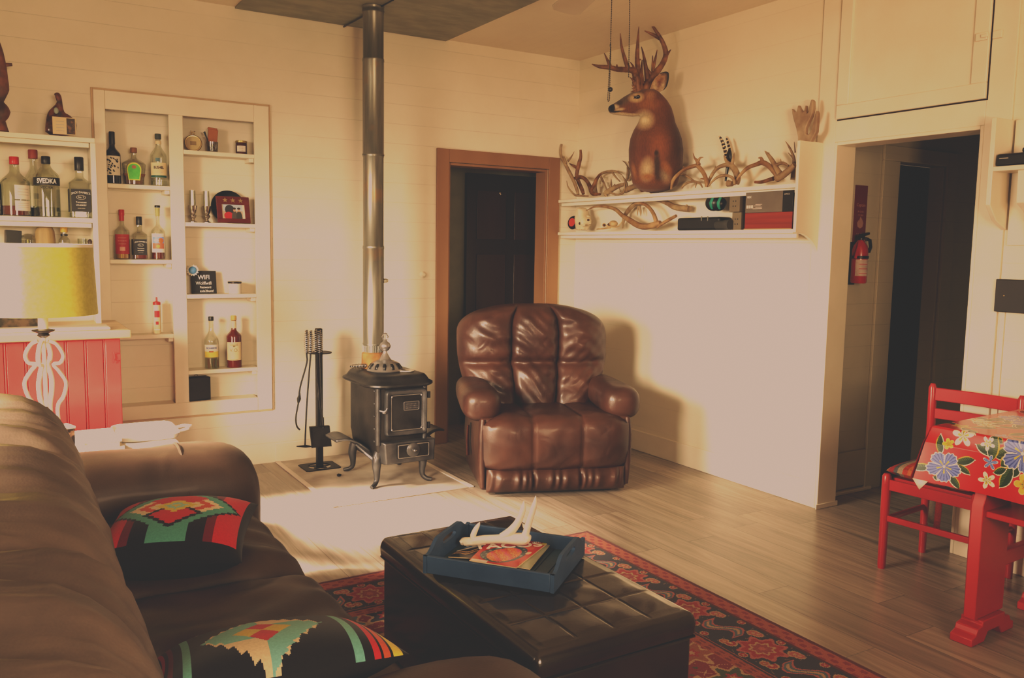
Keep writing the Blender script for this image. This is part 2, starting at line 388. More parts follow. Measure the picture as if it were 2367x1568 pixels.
struct('ceiling', MB().b2((4.152, 1.95, 2.45), (7.1, 3.5, 2.5)), M['void'], smooth=False)
# floor pad under the stove with white edge strips
M['pad'] = mat('whitewashed_stone_pad', (.36, .31, .26), (.66, .60, .53), scale=5, rough=.5, lo=.3, hi=.7, bump=.1)
struct('floor_pad', MB().b2((1.60, 4.51, 0), (2.44, YA-.017, .006)), M['pad'], bevel=.002)
struct('trim_7', MB().b2((1.57, 4.51, 0), (1.60, YA-.017, .010)).b2((2.44, 4.51, 0), (2.475, YA-.017, .010)), mat('white_edge_strip', (.78, .72, .64), rough=.4), bevel=.003)
# grey sheet above the stove
M['sheet'] = mat('weathered_grey_sheet', (.235, .235, .165), (.32, .315, .23), scale=6, rough=.6, metal=.2, bump=.1, stretch=(1, 2, 1))
struct('ceiling_panel', MB().b2((1.356, 4.0, HC-.012), (2.838, YA-.004, HC)), M['sheet'], bevel=.002)
# wall plates
q = PY(977, 635); mb = MB().lathe([(.0, 0), (.026, 0), (.026, .006), (.016, .012), (.012, .022), (0, .024)], q+Vector((0, 0, 0)), 20, (PI/2, 0, 0))
one('light_switch', mb, M['cream'], 'small round white knob on the cream wall beside the stove pipe', 'wall switch')
q = PX(1480, 632); sp = thing('outlet_plate', 'cream painted outlet plate on the wall below the antler shelf', 'outlet', q)
obj('plate', MB().b2((XB-.008, q.y-.037, q.z-.06), (XB, q.y+.037, q.z+.06)), M['cream'], sp, bevel=.003)
for s in (-1, 1): obj('socket', MB().lathe([(.016, 0), (.016, .003), (.0, .003)], (XB-.008, q.y, q.z+s*.022), 16, (0, -PI/2, 0)), mat('socket_cream', (.7, .61, .47), rough=.4), sp)
# overhead cupboard in the boards above the opening
cz = 2.205
cp = thing('overhead_cupboard', 'cream painted overhead cupboard with a recessed panel door above the dark opening', 'cupboard', (XB-.014, 2.78, cz))
y1, y0 = 3.193, 2.362
X0 = XB-.014
dm = MB(); st = .075; X1 = X0-.018
dm.b2((X1, y0, cz), (X0, y1, cz+.075)).b2((X1, y0, HC-.08), (X0, y1, HC-.005)).b2((X1, y0, cz+.075), (X0, y0+st, HC-.08)).b2((X1, y1-st, cz+.075), (X0, y1, HC-.08))
dd = obj('door', dm, M['cream'], cp, bevel=.004)
obj('panel', MB().b2((X0-.006, y0+st, cz+.075), (X0, y1-st, HC-.08)), M['cream'], dd)
q = PX(2282, 83, X1)
lt = MB().b2((X1-.012, q.y-.005, q.z-.018), (X1, q.y+.05, q.z+.018)).b2((X1-.02, q.y-.012, q.z-.008), (X1-.008, q.y+.02, q.z+.008)).b2((X0-.014, y0-.055, q.z-.018), (X0, y0-.012, q.z+.018))
obj('latch', lt, M['cream'], cp, bevel=.003)
obj('gap', MB().b2((X0-.0015, y0-.006, cz-.007), (X0, y1+.002, cz)).b2((X0-.0015, y0-.006, cz), (X0, y0, HC)), mat('shadow_gap', (.03, .02, .012), rough=.9), cp)

# ------------------------------------------------------------------ light
def area(name, loc, to, sx, sy, power, col, spread=180):
    l = bpy.data.lights.new(name, 'AREA'); l.shape = 'RECTANGLE'; l.size = sx; l.size_y = sy; l.energy = power; l.color = col; l.spread = math.radians(spread)
    o = bpy.data.objects.new(name, l); COL.objects.link(o); o.location = loc
    d = Vector(to)-Vector(loc); o.rotation_euler = d.to_track_quat('-Z', 'Y').to_euler(); return o
W = (1, .92, .79)
area('window_and_fill_light', (-3.1, 3.25, 1.85), (3.6, 3.75, .25), 1.7, 1.9, 104, W, 50)
area('window_and_fill_light', (-3.1, .85, 2.0), (2.3, 5.0, .40), 1.5, 1.7, 140, W, 46)
area('window_and_fill_light', (-3.1, 3.25, 1.85), (2.0, 4.2, .60), 1.7, 1.9, 50, W)
area('window_and_fill_light', (-1.24, 4.75, 2.25), (1.04, 4.10, 0), .7, .8, 270, (1, .94, .84), 26)  # added spot at the closed wall, no window there; brightens the hearth floor
area('window_and_fill_light', (.75, -1.95, 1.9), (.7, 3.3, .5), 1.7, 1.0, 105, (1, .85, .66), 125)  # added fill from behind the camera; its window is made up
area('ceiling_fill', (.3, -1.4, 1.2), (2.9, 2.3, HC), .4, .4, 24, (1, .74, .50), 60)  # unseen lamp added behind the camera to brighten the ceiling
wd = bpy.data.worlds.new('world'); SC.world = wd; wd.use_nodes = True
bg = wd.node_tree.nodes['Background']; bg.inputs[0].default_value = (1, .85, .66, 1); bg.inputs[1].default_value = 0.35
SC.cycles.use_denoising = True
SC.cycles.max_bounces = 8
SC.cycles.sample_clamp_indirect = 4

# ------------------------------------------------------------------ shared materials and bottles
def thin_glass(name, tint, gl=0.16, rough=0.05):
    m = bpy.data.materials.new(name); m.use_nodes = True; nt = m.node_tree; nt.nodes.clear(); L = nt.links.new
    o = _n(nt, 'ShaderNodeOutputMaterial', 400); mx = _n(nt, 'ShaderNodeMixShader', 200)
    t = _n(nt, 'ShaderNodeBsdfTransparent', 0); t.inputs[0].default_value = c4(tint)
    g = _n(nt, 'ShaderNodeBsdfGlossy', 0, -200); g.inputs['Roughness'].default_value = rough; g.inputs[0].default_value = (.95, .95, .92, 1)
    lw = _n(nt, 'ShaderNodeLayerWeight', -400); lw.inputs[0].default_value = 0.35
    ad = _n(nt, 'ShaderNodeMath', -200, operation='MULTIPLY_ADD'); ad.inputs[1].default_value = 0.55; ad.inputs[2].default_value = gl
    L(lw.outputs['Facing'], ad.inputs[0]); L(ad.outputs[0], mx.inputs[0]); L(t.outputs[0], mx.inputs[1]); L(g.outputs[0], mx.inputs[2]); L(mx.outputs[0], o.inputs[0])
    return m
G_CLEAR = thin_glass('clear_glass', (.86, .88, .82), .10)
G_GREEN = thin_glass('pale_green_glass', (.80, .83, .74), .10)
G_DARK = mat('dark_wine_glass', (.008, .008, .007), rough=.08, coat=.5)
G_AMBER = mat('whisky_red_glass', (.10, .016, .008), (.14, .022, .01), rough=.08, coat=.6)
LIQ_R = mat('red_spirit', (.13, .012, .010), (.17, .018, .014), rough=.12, coat=.4)
LIQ_B = mat('brown_whisky', (.11, .035, .02), (.15, .05, .03), rough=.12, coat=.4)
LIQ_G = mat('golden_spirit', (.55, .27, .05), (.62, .33, .07), rough=.12, coat=.4)
LIQ_C = thin_glass('clear_spirit', (.80, .84, .70), .2)
K_BLACK = mat('black_cap', (.012, .012, .012), rough=.35)
K_RED = mat('red_cap', (.42, .03, .03), rough=.3)
K_TAN = mat('tan_cap', (.55, .36, .12), rough=.4)
K_CORK = mat('cork', (.25, .12, .06), rough=.7)
L_WHITE = mat('white_paper', (.74, .70, .62), (.80, .76, .68), scale=20, rough=.6)
L_BLACK = mat('black_paper', (.016, .016, .018), rough=.5)
L_CREAM = mat('cream_paper', (.72, .58, .36), (.78, .65, .44), scale=14, rough=.6)
L_RED = mat('red_paper', (.38, .035, .04), (.46, .05, .055), scale=14, rough=.5)
INK = mat('black_ink', (.02, .02, .02), rough=.6)
INK_W = mat('white_ink', (.85, .82, .78), rough=.6)
INK_G = mat('grey_ink', (.45, .43, .40), rough=.6)
INK_B = mat('blue_ink', (.05, .11, .33), rough=.6)
INK_R = mat('red_ink', (.5, .03, .03), rough=.6)
BRASS = mat('aged_brass', (.42, .33, .17), (.5, .4, .22), metal=.9, rough=.3)
SILVER = mat('polished_pewter', (.62, .60, .56), (.7, .68, .64), metal=1, rough=.18)

def arc_band(r, z0, z1, c, ang, half, sq=None, n=18, sx=1, sy=1, th=.0008):
    """a label wrapped on the front of a bottle"""
    mb = MB(); c = Vector(c)
    def f(u, v):
        a = ang+half*(2*u-1); ca, sa = math.cos(a), math.sin(a); k = 1
        if sq: k = (abs(ca)**sq+abs(sa)**sq)**(-1/sq)
        return c+Vector(((r+th)*k*ca*sx, (r+th)*k*sa*sy, lerp(z0, z1, v)))
    return mb.grid(n, 1, f)
def text_on(name, body, size, c, ang, r, z, m, parent, flat=False, sx=1.0, arch=0.0, bold=0.0):
    """lettering on the front of a bottle (bent round it unless flat)"""
    c = Vector(c); f = Vector((math.cos(ang), math.sin(ang), 0)); ex = Vector((-f.y, f.x, 0))
    o = text(name, body, size, Matrix.Identity(4), m, parent, sx=sx, bold=bold)
    me = o.data; me.transform(wm(parent))
    for v in me.vertices:
        x, y, d = v.co
        y += -arch*(x/(size*2))**2
        if flat: v.co = c+f*(r+.0016+d)+ex*x+Vector((0, 0, z+y))
        else:
            a = ang+x/r; v.co = c+Vector(((r+.0016+d)*math.cos(a), (r+.0016+d)*math.sin(a), z+y))
    me.transform(wm(parent).inverted()); return o
def face_cam(p): return math.atan2(-p.y, -p.x)
def bottle(name, label, p, h, r, glass, cap, cap_h, cap_r, neck=.33, body=.58, sh=.2, sq=None, liquid=None, level=.3, group=None, taper=1.0, seg=24, sy=1.0):
    """body, cap and liquid; p is the base point"""
    p = Vector(p); t = thing(name, label, 'bottle' if 'jar' not in name else 'jar', p, 0, group)
    hb = h*body; hs = h*sh; rn = r*neck
    prof = [(r*.86*taper, 0), (r*taper, .004), (r*taper, hb*.25), (r, hb)]
    for k in range(1, 7):
        q = k/6; prof.append((lerp(r, rn, .5-.5*math.cos(PI*q)), hb+hs*q))
    prof.append((rn*.97, h-cap_h))
    if sq: rot = None
    mb = MB().lathe(prof, p, seg if not sq else 32, sq=sq, sy=sy)
    obj('glass', mb, glass, t)
    if liquid:
        lv = h*level; pr = [(r*.84*taper, .004), (r*.93*taper, .008)]+[(q[0]*.93, q[1]) for q in prof[2:] if .008 < q[1] < lv]
        rr = r*.93*(taper if lv < hb*.3 else 1)
        if lv > hb: rr = pr[-1][0]*.98
        pr += [(rr, lv), (.0, lv)]
        obj('liquid', MB().lathe(pr, p, seg if not sq else 32, sq=sq, sy=sy), liquid, t)
    obj('cap', MB().lathe([(cap_r*.97, h-cap_h), (cap_r, h-cap_h+.002), (cap_r, h-.003), (cap_r*.9, h), (0, h)], p, 18), cap, t)
    return t
def lab(t, name, r, z0, z1, m, half=1.1, sq=None, sy=1.0, th=.0008):
    p = Vector(t.location); a = face_cam(p)
    return obj(name, arc_band(r, z0, z1, p, a, half, sq, th=th, sy=sy), m, t)

# ------------------------------------------------------------------ bookcase built into the wall
bk = thing('built_in_bookcase', 'cream built-in wall shelves in two columns beside the stove pipe', 'shelf unit', (1.043, YA, .372))
YF = YA-.02
fr = MB()
fr.b2((.53, YF, .372), (.592, YA-.0005, 2.358)).b2((1.46, YF, .372), (1.556, YA-.0005, 2.358)).b2((.592, YF, 2.25), (1.46, YA-.0005, 2.358)).b2((.592, YF, .372), (1.46, YA-.0005, .459)).b2((.943, YF, .459), (1.026, YA-.0005, 2.25))
obj('face_frame', fr, M['cream'], bk, bevel=.003)
bd = MB()
for lo, hi in (((.518, YA-.012, .365), (.53, YA-.0005, 2.37)), ((1.556, YA-.012, .365), (1.568, YA-.0005, 2.37)), ((.53, YA-.012, 2.358), (1.556, YA-.0005, 2.37)), ((.53, YA-.012, .36), (1.556, YA-.0005, .372))): bd.b2(lo, hi)
obj('edge_bead', bd, mat('bead_brown_cream', (.52, .38, .25), rough=.5), bk, bevel=.002)
YB = YA+.118
obj('back_panel', MB().b2((.553, YB, .40), (1.537, YB+.008, 2.335)), M['wall_a'], bk)
obj('divider', MB().b2((.962, YA, .40), (1.008, YB, 2.335)), M['cream'], bk)
for x0, x1 in ((.553, .575), (1.515, 1.537)): obj('side_panel', MB().b2((x0, YA, .40), (x1, YB, 2.335)), M['cream'], bk)
ZL, ZR = (1.817, 1.365, .901), (2.045, 1.60, 1.147, .662)
for zz, xa_, xb_ in [(z, .592, .943) for z in ZL]+[(z, 1.026, 1.46) for z in ZR]+[(.459, .592, .943), (.459, 1.026, 1.46)]:
    x0 = xa_-.017 if xa_ < .8 else xa_-.018; x1 = .962 if xa_ < .8 else 1.515
    mb = MB().b2((xa_, YF+.002, zz-.026), (xb_, YB, zz)).b2((xb_-.03, YF+.02, zz-.05), (xb_, YB, zz-.026)) if zz > .5 else MB().b2((xa_, YA, zz-.02), (xb_, YB, zz))
    obj('shelf', mb, M['cream'], bk, bevel=.002)
def on(u, z, y=5.715):   # where a thing at photo column u stands on a shelf of height z
    q = PY(u, 784, y); lo, hi = 100.0, 1500.0
    for _ in range(40):
        m_ = (lo+hi)/2
        if PY(u, m_, y).z > z: lo = m_
        else: hi = m_
    q = PY(u, (lo+hi)/2, y); return Vector((q.x, q.y, z+.0005))
def hgt(u, v, y=5.715): return PY(u, v, y).z
GB = 'bottles on the built-in shelves'
# upper left: wine, flask, bushel bottle
p = on(262, 1.817); h = hgt(262, 305)-1.817
t = bottle('wine_bottle', 'tall black wine bottle with a torn-looking black and white label', p, h, .045, G_DARK, K_BLACK, .075, .0165, neck=.35, body=.56, sh=.16, group=GB)
lb = lab(t, 'paper_label', .045, h*.16, h*.53, L_WHITE)
rnd = random.Random(3); mb = MB()
for k in range(22):
    a = face_cam(p)+rnd.uniform(-.85, .85); z = h*rnd.uniform(.19, .5); s = rnd.uniform(.004, .010)
    ring = [(a+s/.045*math.cos(j*PI/3.5+rnd.random())*rnd.uniform(.5, 1.2), z+s*math.sin(j*PI/3.5)*rnd.uniform(.5, 1.2)) for j in range(7)]
    mb.add([p+Vector(((.0462)*math.cos(aa), .0462*math.sin(aa), zz)) for aa, zz in ring], [tuple(range(7))])
obj('ink_blots', mb, INK, lb)
p = on(311, 1.817); h = hgt(311, 342)-1.817
t = bottle('whisky_flask', 'round-shouldered clear flask with a bright green crest label', p, h, .068, G_CLEAR, K_CORK, .03, .019, neck=.22, body=.55, sh=.2, liquid=LIQ_R, level=.30, taper=.82, group=GB, sy=.6)
t.children[2].data.materials[0] = K_CORK
f = Vector((math.cos(face_cam(p)), math.sin(face_cam(p)), 0)); ex = Vector((-f.y, f.x, 0)); FM = frame(p+f*.043, ex, (0, 0, 1))
ol = [(.040*math.cos(a), .092+.040*math.sin(a)) for a in np.linspace(-.15, PI+.15, 16)]+[(-.032, .026), (.032, .026)]
lb = obj('crest_label', MB().prism(ol, .001, FM), mat('lime_yellow_paper', (.52, .62, .08), rough=.5), t)
obj('green_field', MB().prism([(x*.86, (y-.078)*.86+.078) for x, y in ol], .0016, FM), mat('apple_green_paper', (.07, .42, .05), (.1, .5, .07), scale=40, rough=.45), lb)
obj('crest', MB().prism([(.013*math.cos(a), .105+.011*math.sin(a)) for a in np.linspace(0, 2*PI, 12, endpoint=False)], .0022, FM), mat('crest_brown', (.3, .12, .06), rough=.5), lb)
p = on(368, 1.817); h = hgt(368, 310)-1.817
t = bottle('gin_bottle', 'tall clear bottle with a cream label lettered in black', p, h, .049, G_CLEAR, mat('dark_green_cap', (.05, .06, .045), rough=.5), .032, .0185, neck=.34, body=.56, sh=.22, liquid=LIQ_C, level=.10, group=GB)
lb = lab(t, 'paper_label', .049, h*.15, h*.44, L_CREAM)
text_on('lettering', 'BUSHEL', .0235, p, face_cam(p), .0494, h*.345, INK, lb, sx=.72, bold=.0006)
text_on('lettering', 'GARDEN GIN', .007, p, face_cam(p), .0494, h*.255, INK_G, lb)
obj('blue_seal', arc_band(.049, h*.46, h*.53, p, face_cam(p)-.1, .25, th=.0012), mat('slate_blue_paper', (.09, .16, .2), rough=.5), lb)
obj('green_band', arc_band(.049, h*.155, h*.20, p, face_cam(p), 1.05, th=.0014), mat('dark_teal_paper', (.02, .09, .08), rough=.5), lb)
obj('neck_band', arc_band(.0175, h*.80, h*.86, p, face_cam(p), 1.5), L_CREAM, t)
# second shelf left
p = on(284, 1.365); h = hgt(284, 485)-1.365
t = bottle('whiskey_bottle', 'clear bottle with red label, red neck wrap and a little golden spirit', p, h, .043, G_CLEAR, K_RED, .036, .0165, neck=.3, body=.55, sh=.16, liquid=LIQ_G, level=.11, group=GB)
obj('neck_wrap', MB().lathe([(.0138, h-.068), (.014, h-.036)], p, 18, caps=False), K_RED, t)
lb = lab(t, 'paper_label', .043, h*.11, h*.50, L_RED)
for i, (s, z) in enumerate((('STRAIGHT', .43), ('BOURBON', .37), ('WHISKEY', .31))): text_on('lettering', s, .010, p, face_cam(p), .0434, h*z, mat('pale_red_ink', (.68, .42, .38), rough=.6) if i == 0 else bpy.data.materials['pale_red_ink'], lb)
obj('emblem', arc_band(.043, h*.17, h*.25, p, face_cam(p), .35, th=.0013), bpy.data.materials['pale_red_ink'], lb)
def square_bottle(u, v, z, y, r, lab_txt, liquid, lvl, group):
    p = on(u, z, y); h = hgt(u, v, y)-z
    t = bottle('square_whiskey_bottle', lab_txt, p, h, r, G_CLEAR, K_BLACK, h*.22 if r > .05 else h*.2, r*.42, neck=.36, body=.56, sh=.12, sq=7, liquid=liquid, level=lvl, group=group)
    t.rotation_euler = (0, 0, 0)
    a = -PI/2
    W_ = r*.86
    def panel(nm, w, z0, z1, m, d, par): return obj(nm, MB().b2((p.x-w, p.y-r-d, p.z+z0), (p.x+w, p.y-r+.001, p.z+z1)), m, par)
    lb = panel('paper_label', W_, h*.10, h*.47, L_BLACK, .0010, t)
    sd = MB().b2((p.x-r-.001, p.y-W_, p.z+h*.10), (p.x-r+.001, p.y+W_, p.z+h*.47)); obj('side_label', sd, L_BLACK, t)
    text_on('lettering', "JACK DANIEL'S", r*.27, p, a, r, h*.415, INK_W, lb, flat=True, arch=r*.05, sx=.92)
    ov = [(r*.42*math.cos(k), r*.22*math.sin(k)) for k in np.linspace(0, 2*PI, 28, endpoint=False)]
    Mx = frame(p+Vector((0, -r-.001, h*.335)), (1, 0, 0), (0, 0, 1))
    obj('oval', MB().prism(ov, .0006, Mx), INK_G, lb); obj('oval_field', MB().prism([(x*.9, y*.85) for x, y in ov], .0009, Mx), L_BLACK, lb)
    text_on('lettering', 'No. 7', r*.22, p, a, r+.0004, h*.335, INK_W, lb, flat=True)
    text_on('lettering', 'Tennessee', r*.22, p, a, r, h*.255, INK_W, lb, flat=True); text_on('lettering', 'WHISKEY', r*.22, p, a, r, h*.205, INK_W, lb, flat=True)
    text_on('lettering', 'SOUR MASH', r*.12, p, a, r, h*.155, INK_G, lb, flat=True)
    return t
square_bottle(324, 501, 1.365, 5.712, .041, 'square whiskey bottle with black label between the red-label and picture-label bottles', LIQ_R, .10, GB)
p = on(367, 1.365); h = hgt(367, 475)-1.365
t = bottle('rum_bottle', 'tall slim clear bottle with a colourful beach picture label and white neck', p, h, .041, G_CLEAR, K_BLACK, .014, .0165, neck=.27, body=.50, sh=.16, liquid=LIQ_R, level=.24, group=GB)
obj('neck_band', MB().lathe([(.0118, h*.80), (.0135, h*.95)], p, 16, caps=False), mat('olive_foil', (.35, .36, .14), rough=.4), t)
lb = lab(t, 'paper_label', .041, h*.13, h*.48, L_WHITE)
g = MB().grid(24, 24, lambda u, v: p+Vector((.0423*math.cos(face_cam(p)+.85*(2*u-1)), .0423*math.sin(face_cam(p)+.85*(2*u-1)), lerp(h*.20, h*.42, v))))
pic = obj('picture', g, mat('print', (1, 1, 1), attr='col', rough=.5), lb)
def beach(c):
    zz = (c[:, 2]-c[:, 2].min())/(np.ptp(c[:, 2])+1e-9); a = np.arctan2(c[:, 1], c[:, 0]); u = (c[:, 0]-c[:, 0].min())/(np.ptp(c[:, 0])+1e-9)
    o = np.where(zz[:, None] > .45, np.array([[.22, .35, .75]]), np.array([[.45, .16, .10]]))
    o = np.where(((u-.72)**2/.07+(zz-.68)**2/.05 < 1)[:, None], np.array([[.60, .16, .05]]), o); o = np.where(((u-.3)**2/.05+(zz-.7)**2/.01 < 1)[:, None], np.array([[.7, .72, .8]]), o)
    return np.where(((u-.45)**2/.03+(zz-.18)**2/.02 < 1)[:, None], np.array([[.30, .36, .10]]), o)
vcol(pic, beach)
# squeeze bottle on the third shelf
p = on(364, .901); h = hgt(364, 687)-.901
t = thing('squeeze_bottle', 'slim squeeze bottle with a red spout cap and red print on its own shelf', 'bottle', p, 0, GB)
obj('body', MB().lathe([(.021, 0), (.023, .004), (.023, h*.5), (.022, h*.79), (.018, h*.80), (0, h*.80)], p, 20), mat('pale_yellow_plastic', (.75, .60, .36), (.82, .70, .48), scale=14, rough=.35), t)
obj('cap', MB().lathe([(.023, h*.79), (.023, h*.855), (.019, h*.87), (.006, h*.885), (.005, h*.99), (.002, h)], p, 18), K_RED, t)
for z0, z1, w in ((.45, .63, .65), (.25, .34, .35), (.10, .13, .8)): obj('print', arc_band(.0235, h*z0, h*z1, p, face_cam(p), w), INK_R if z0 > .2 else INK_W, t)
# right column, shelf 4: two bottles
p = on(490, .662, 5.70); h = hgt(490, 732, 5.70)-.662
t = bottle('rum_bottle', 'clear bottle with black cap and white and yellow label', p, h, .046, G_CLEAR, K_BLACK, .028, .017, neck=.32, body=.52, sh=.24, liquid=LIQ_C, level=.20, group=GB)
lb = lab(t, 'paper_label', .046, h*.34, h*.47, L_WHITE)
text_on('lettering', 'RONRICO', .0165, p, face_cam(p), .0465, h*.405, INK_B, lb, sx=.85, bold=.0004)
obj('yellow_band', arc_band(.046, h*.23, h*.34, p, face_cam(p), 1.1), mat('lemon_paper', (.75, .62, .12), rough=.5), t)
obj('island_emblem', arc_band(.046, h*.325, h*.355, p, face_cam(p)-.05, .3, th=.0014), mat('rust_paper', (.42, .16, .06), rough=.5), lb)
p = on(542, .662, 5.70); h = hgt(542, 730, 5.70)-.662
t = bottle('whisky_bottle', 'full reddish brown whisky bottle with a tan cap and cream label', p, h, .048, G_AMBER, K_TAN, .030, .0185, neck=.34, body=.60, sh=.14, group=GB)
obj('neck_label', MB().lathe([(.0168, h*.76), (.0164, h*.90)], p, 18, caps=False), L_CREAM, t)
lb = lab(t, 'paper_label', .048, h*.15, h*.50, L_CREAM)
text_on('lettering', 'V.O.', .030, p, face_cam(p), .0485, h*.345, mat('olive_ink', (.22, .19, .08), rough=.6), lb)
for z in (.465, .44, .17): text_on('lettering', 'CANADIAN WHISKY', .006, p, face_cam(p), .0485, h*z, bpy.data.materials['olive_ink'], lb)
obj('seal', arc_band(.048, h*.405, h*.435, p, face_cam(p), .14, th=.0013), bpy.data.materials['olive_ink'], lb)
# right column, shelf 1
p = on(447, 2.045, 5.72); r = .047; c = p+Vector((0, 0, r+.002)); f = Vector((-.12, -1, .12)).normalized()
t = thing('round_brass_ornament', 'round antique brass ornament with a ring on top on the highest shelf', 'ornament', p)
Mx = frame(c, (1, -.12, 0), f.cross(Vector((1, -.12, 0))))
ang = Mx.to_euler()
obj('rim', MB().tube([Mx @ Vector((r*math.cos(a), r*math.sin(a), 0)) for a in np.linspace(0, 2*PI, 32, endpoint=False)], .007, 8, close=True), BRASS, t)
obj('dial', MB().prism([(r*.93*math.cos(a), r*.93*math.sin(a)) for a in np.linspace(0, 2*PI, 32, endpoint=False)], .004, Mx), mat('dial_gold', (.48, .38, .2), (.56, .46, .26), scale=12, rough=.5), t)
obj('inscription', MB().prism([(-.018, -.012), (.018, -.012), (.018, .012), (-.018, .012)], .0055, Mx), mat('dial_brown', (.27, .2, .1), rough=.6), t)
obj('ring', MB().tube([Mx @ Vector((.010*math.cos(a), r+.014+.010*math.sin(a), 0)) for a in np.linspace(0, 2*PI, 16, endpoint=False)], .003, 6, close=True).tube([Mx @ Vector((x, r+y, 0)) for x, y in ((-.014, .030), (0, .022), (.014, .030))], .0025, 6), BRASS, t)
p = on(491, 2.045, 5.72)
t = thing('drinking_glass', 'clear tumbler holding a leather case and a dark brush', 'glass', p)
obj('glass', MB().lathe([(.030, 0), (.033, .005), (.036, .065), (.034, .065), (.030, .008), (0, .008)], p, 24), thin_glass('smoky_glass', (.55, .52, .45), .2), t)
w = MB(); R_ = (0, .08, 0); w.box(p+Vector((.003, 0, .092)), (.056, .02, .105), R_, tap=1.05).box(p+Vector((.003, -.001, .148)), (.058, .022, .012), R_)
one('leather_case', w, mat('tan_leather', (.30, .11, .035), (.40, .16, .06), rough=.6), 'tan leather case standing in the tumbler on the highest shelf', 'case', bevel=.004)
one('brush', MB().tube([p+Vector((-.012, -.012, .01)), p+Vector((-.035, -.012, .085)), p+Vector((-.050, -.012, .125))], [.003, .004, .007], 8), K_BLACK, 'dark thin brush leaning out of the tumbler', 'brush')
p = on(558, 2.045, 5.715)
t = thing('jam_jar', 'dark jam jar with gold lid and white label', 'jar', p)
obj('glass', MB().lathe([(.032, 0), (.036, .004), (.036, .068), (.032, .074), (0, .074)], p, 24), mat('dark_jam', (.055, .015, .008), (.08, .02, .01), rough=.12, coat=.5), t)
obj('lid', MB().lathe([(.036, .072), (.037, .074), (.037, .084), (.034, .086), (0, .086)], p, 24), mat('gold_lid', (.45, .36, .12), metal=.8, rough=.35), t)
lb = lab(t, 'paper_label', .036, .015, .052, L_WHITE, half=.8)
for z in (.045, .036, .024): text_on('lettering', 'preserves', .006, p, face_cam(p), .0366, z, mat('brown_ink', (.25, .12, .06), rough=.6) if z == .045 else bpy.data.materials['brown_ink'], lb)
# right column, shelf 2: two candle holders, plate, photo frame
for i, u in enumerate((446, 478)):
    p = on(u, 1.60, 5.70+.02*i)
    t = thing('candle_holder', ('pewter candle holder with a glass chimney at the shelf end', 'pewter candle holder with a glass chimney next to the black plate')[i], 'candle holder', p, 0, 'candle holders on the shelf')
    obj('stand', MB().lathe([(.026, 0), (.026, .004), (.012, .012), (.010, .022), (.020, .034), (.022, .044), (.014, .052), (.020, .060), (.024, .085), (.027, .105), (.025, .105), (.020, .07), (0, .065)], p, 24), SILVER, t)
    obj('chimney', MB().lathe([(.018, .07), (.020, .12), (.019, .20), (.0175, .20), (.0185, .12), (.0165, .07)], p, 24), G_CLEAR, t)
cq = PY(526, 473, 5.76); p = Vector((cq.x, 5.755, 1.6005)); r = .107; n = Vector((-.05, -1, .16)).normalized()
Mx = frame(Vector((cq.x, 5.752, 1.6005+r*.985)), (1, -.05, 0), n.cross(Vector((1, -.05, 0))))
t = MB(); prof = [(0, .0), (r*.6, .0), (r*.68, .004), (r*.97, .010), (r, .013), (r*.98, .009), (r*.66, -.003), (0, -.004)]
t.rings([[Mx @ Vector((rr*math.cos(a), rr*math.sin(a), zz)) for a in np.linspace(0, 2*PI, 48, endpoint=False)] for rr, zz in [(max(x, 1e-4), z) for x, z in prof]])
one('black_plate', t, mat('black_lacquer', (.010, .010, .009), rough=.35), 'round black plate leaning against the back of the shelf', 'plate', group=None)
a0 = PY(502, 513, 5.70); a1 = PY(581, 452, 5.72); wf, hf = .212, .172
o0 = Vector((a0.x-.004, 5.672, 1.602)); ex = Vector((1, .10, 0)).normalized(); ey = Vector((-.02, .20, 1))
Mx = frame(o0+Vector((0, 0, 0)), ex, ey)
t = thing('photo_frame', 'dark red picture frame with three stars above a photo of two people', 'picture frame', o0)
fm = MB()
for x0, y0_, x1, y1_ in ((0, 0, wf, .028), (0, hf-.052, wf, hf), (0, .028, .032, hf-.052), (wf-.032, .028, wf, hf-.052)): fm.prism([(x0, y0_), (x1, y0_), (x1, y1_), (x0, y1_)], .014, Mx)
obj('frame', fm, mat('oxblood_wood', (.10, .016, .014), (.14, .024, .02), scale=4, rough=.4, stretch=(1, 1, 5)), t, bevel=.002)
star = lambda cx, cy, R, k=.42: [((R if i % 2 == 0 else R*k)*math.sin(i*PI/5)+cx, (R if i % 2 == 0 else R*k)*math.cos(i*PI/5)+cy) for i in range(10)]
for i in range(3): obj('star', MB().prism(star(.055+i*.05, hf-.026, .017), .017, Mx), mat('tarnished_star', (.35, .27, .14), metal=.4, rough=.5) if i == 0 else bpy.data.materials['tarnished_star'], t)
ph = obj('photo', MB().grid(96, 68, lambda u, v: Mx @ Vector((lerp(.030, wf-.030, u), lerp(.026, hf-.050, v), .006))), mat('photo_print', (1, 1, 1), attr='col', rough=.35), t)
Mi = Mx.inverted(); inv = np.array(Mi)
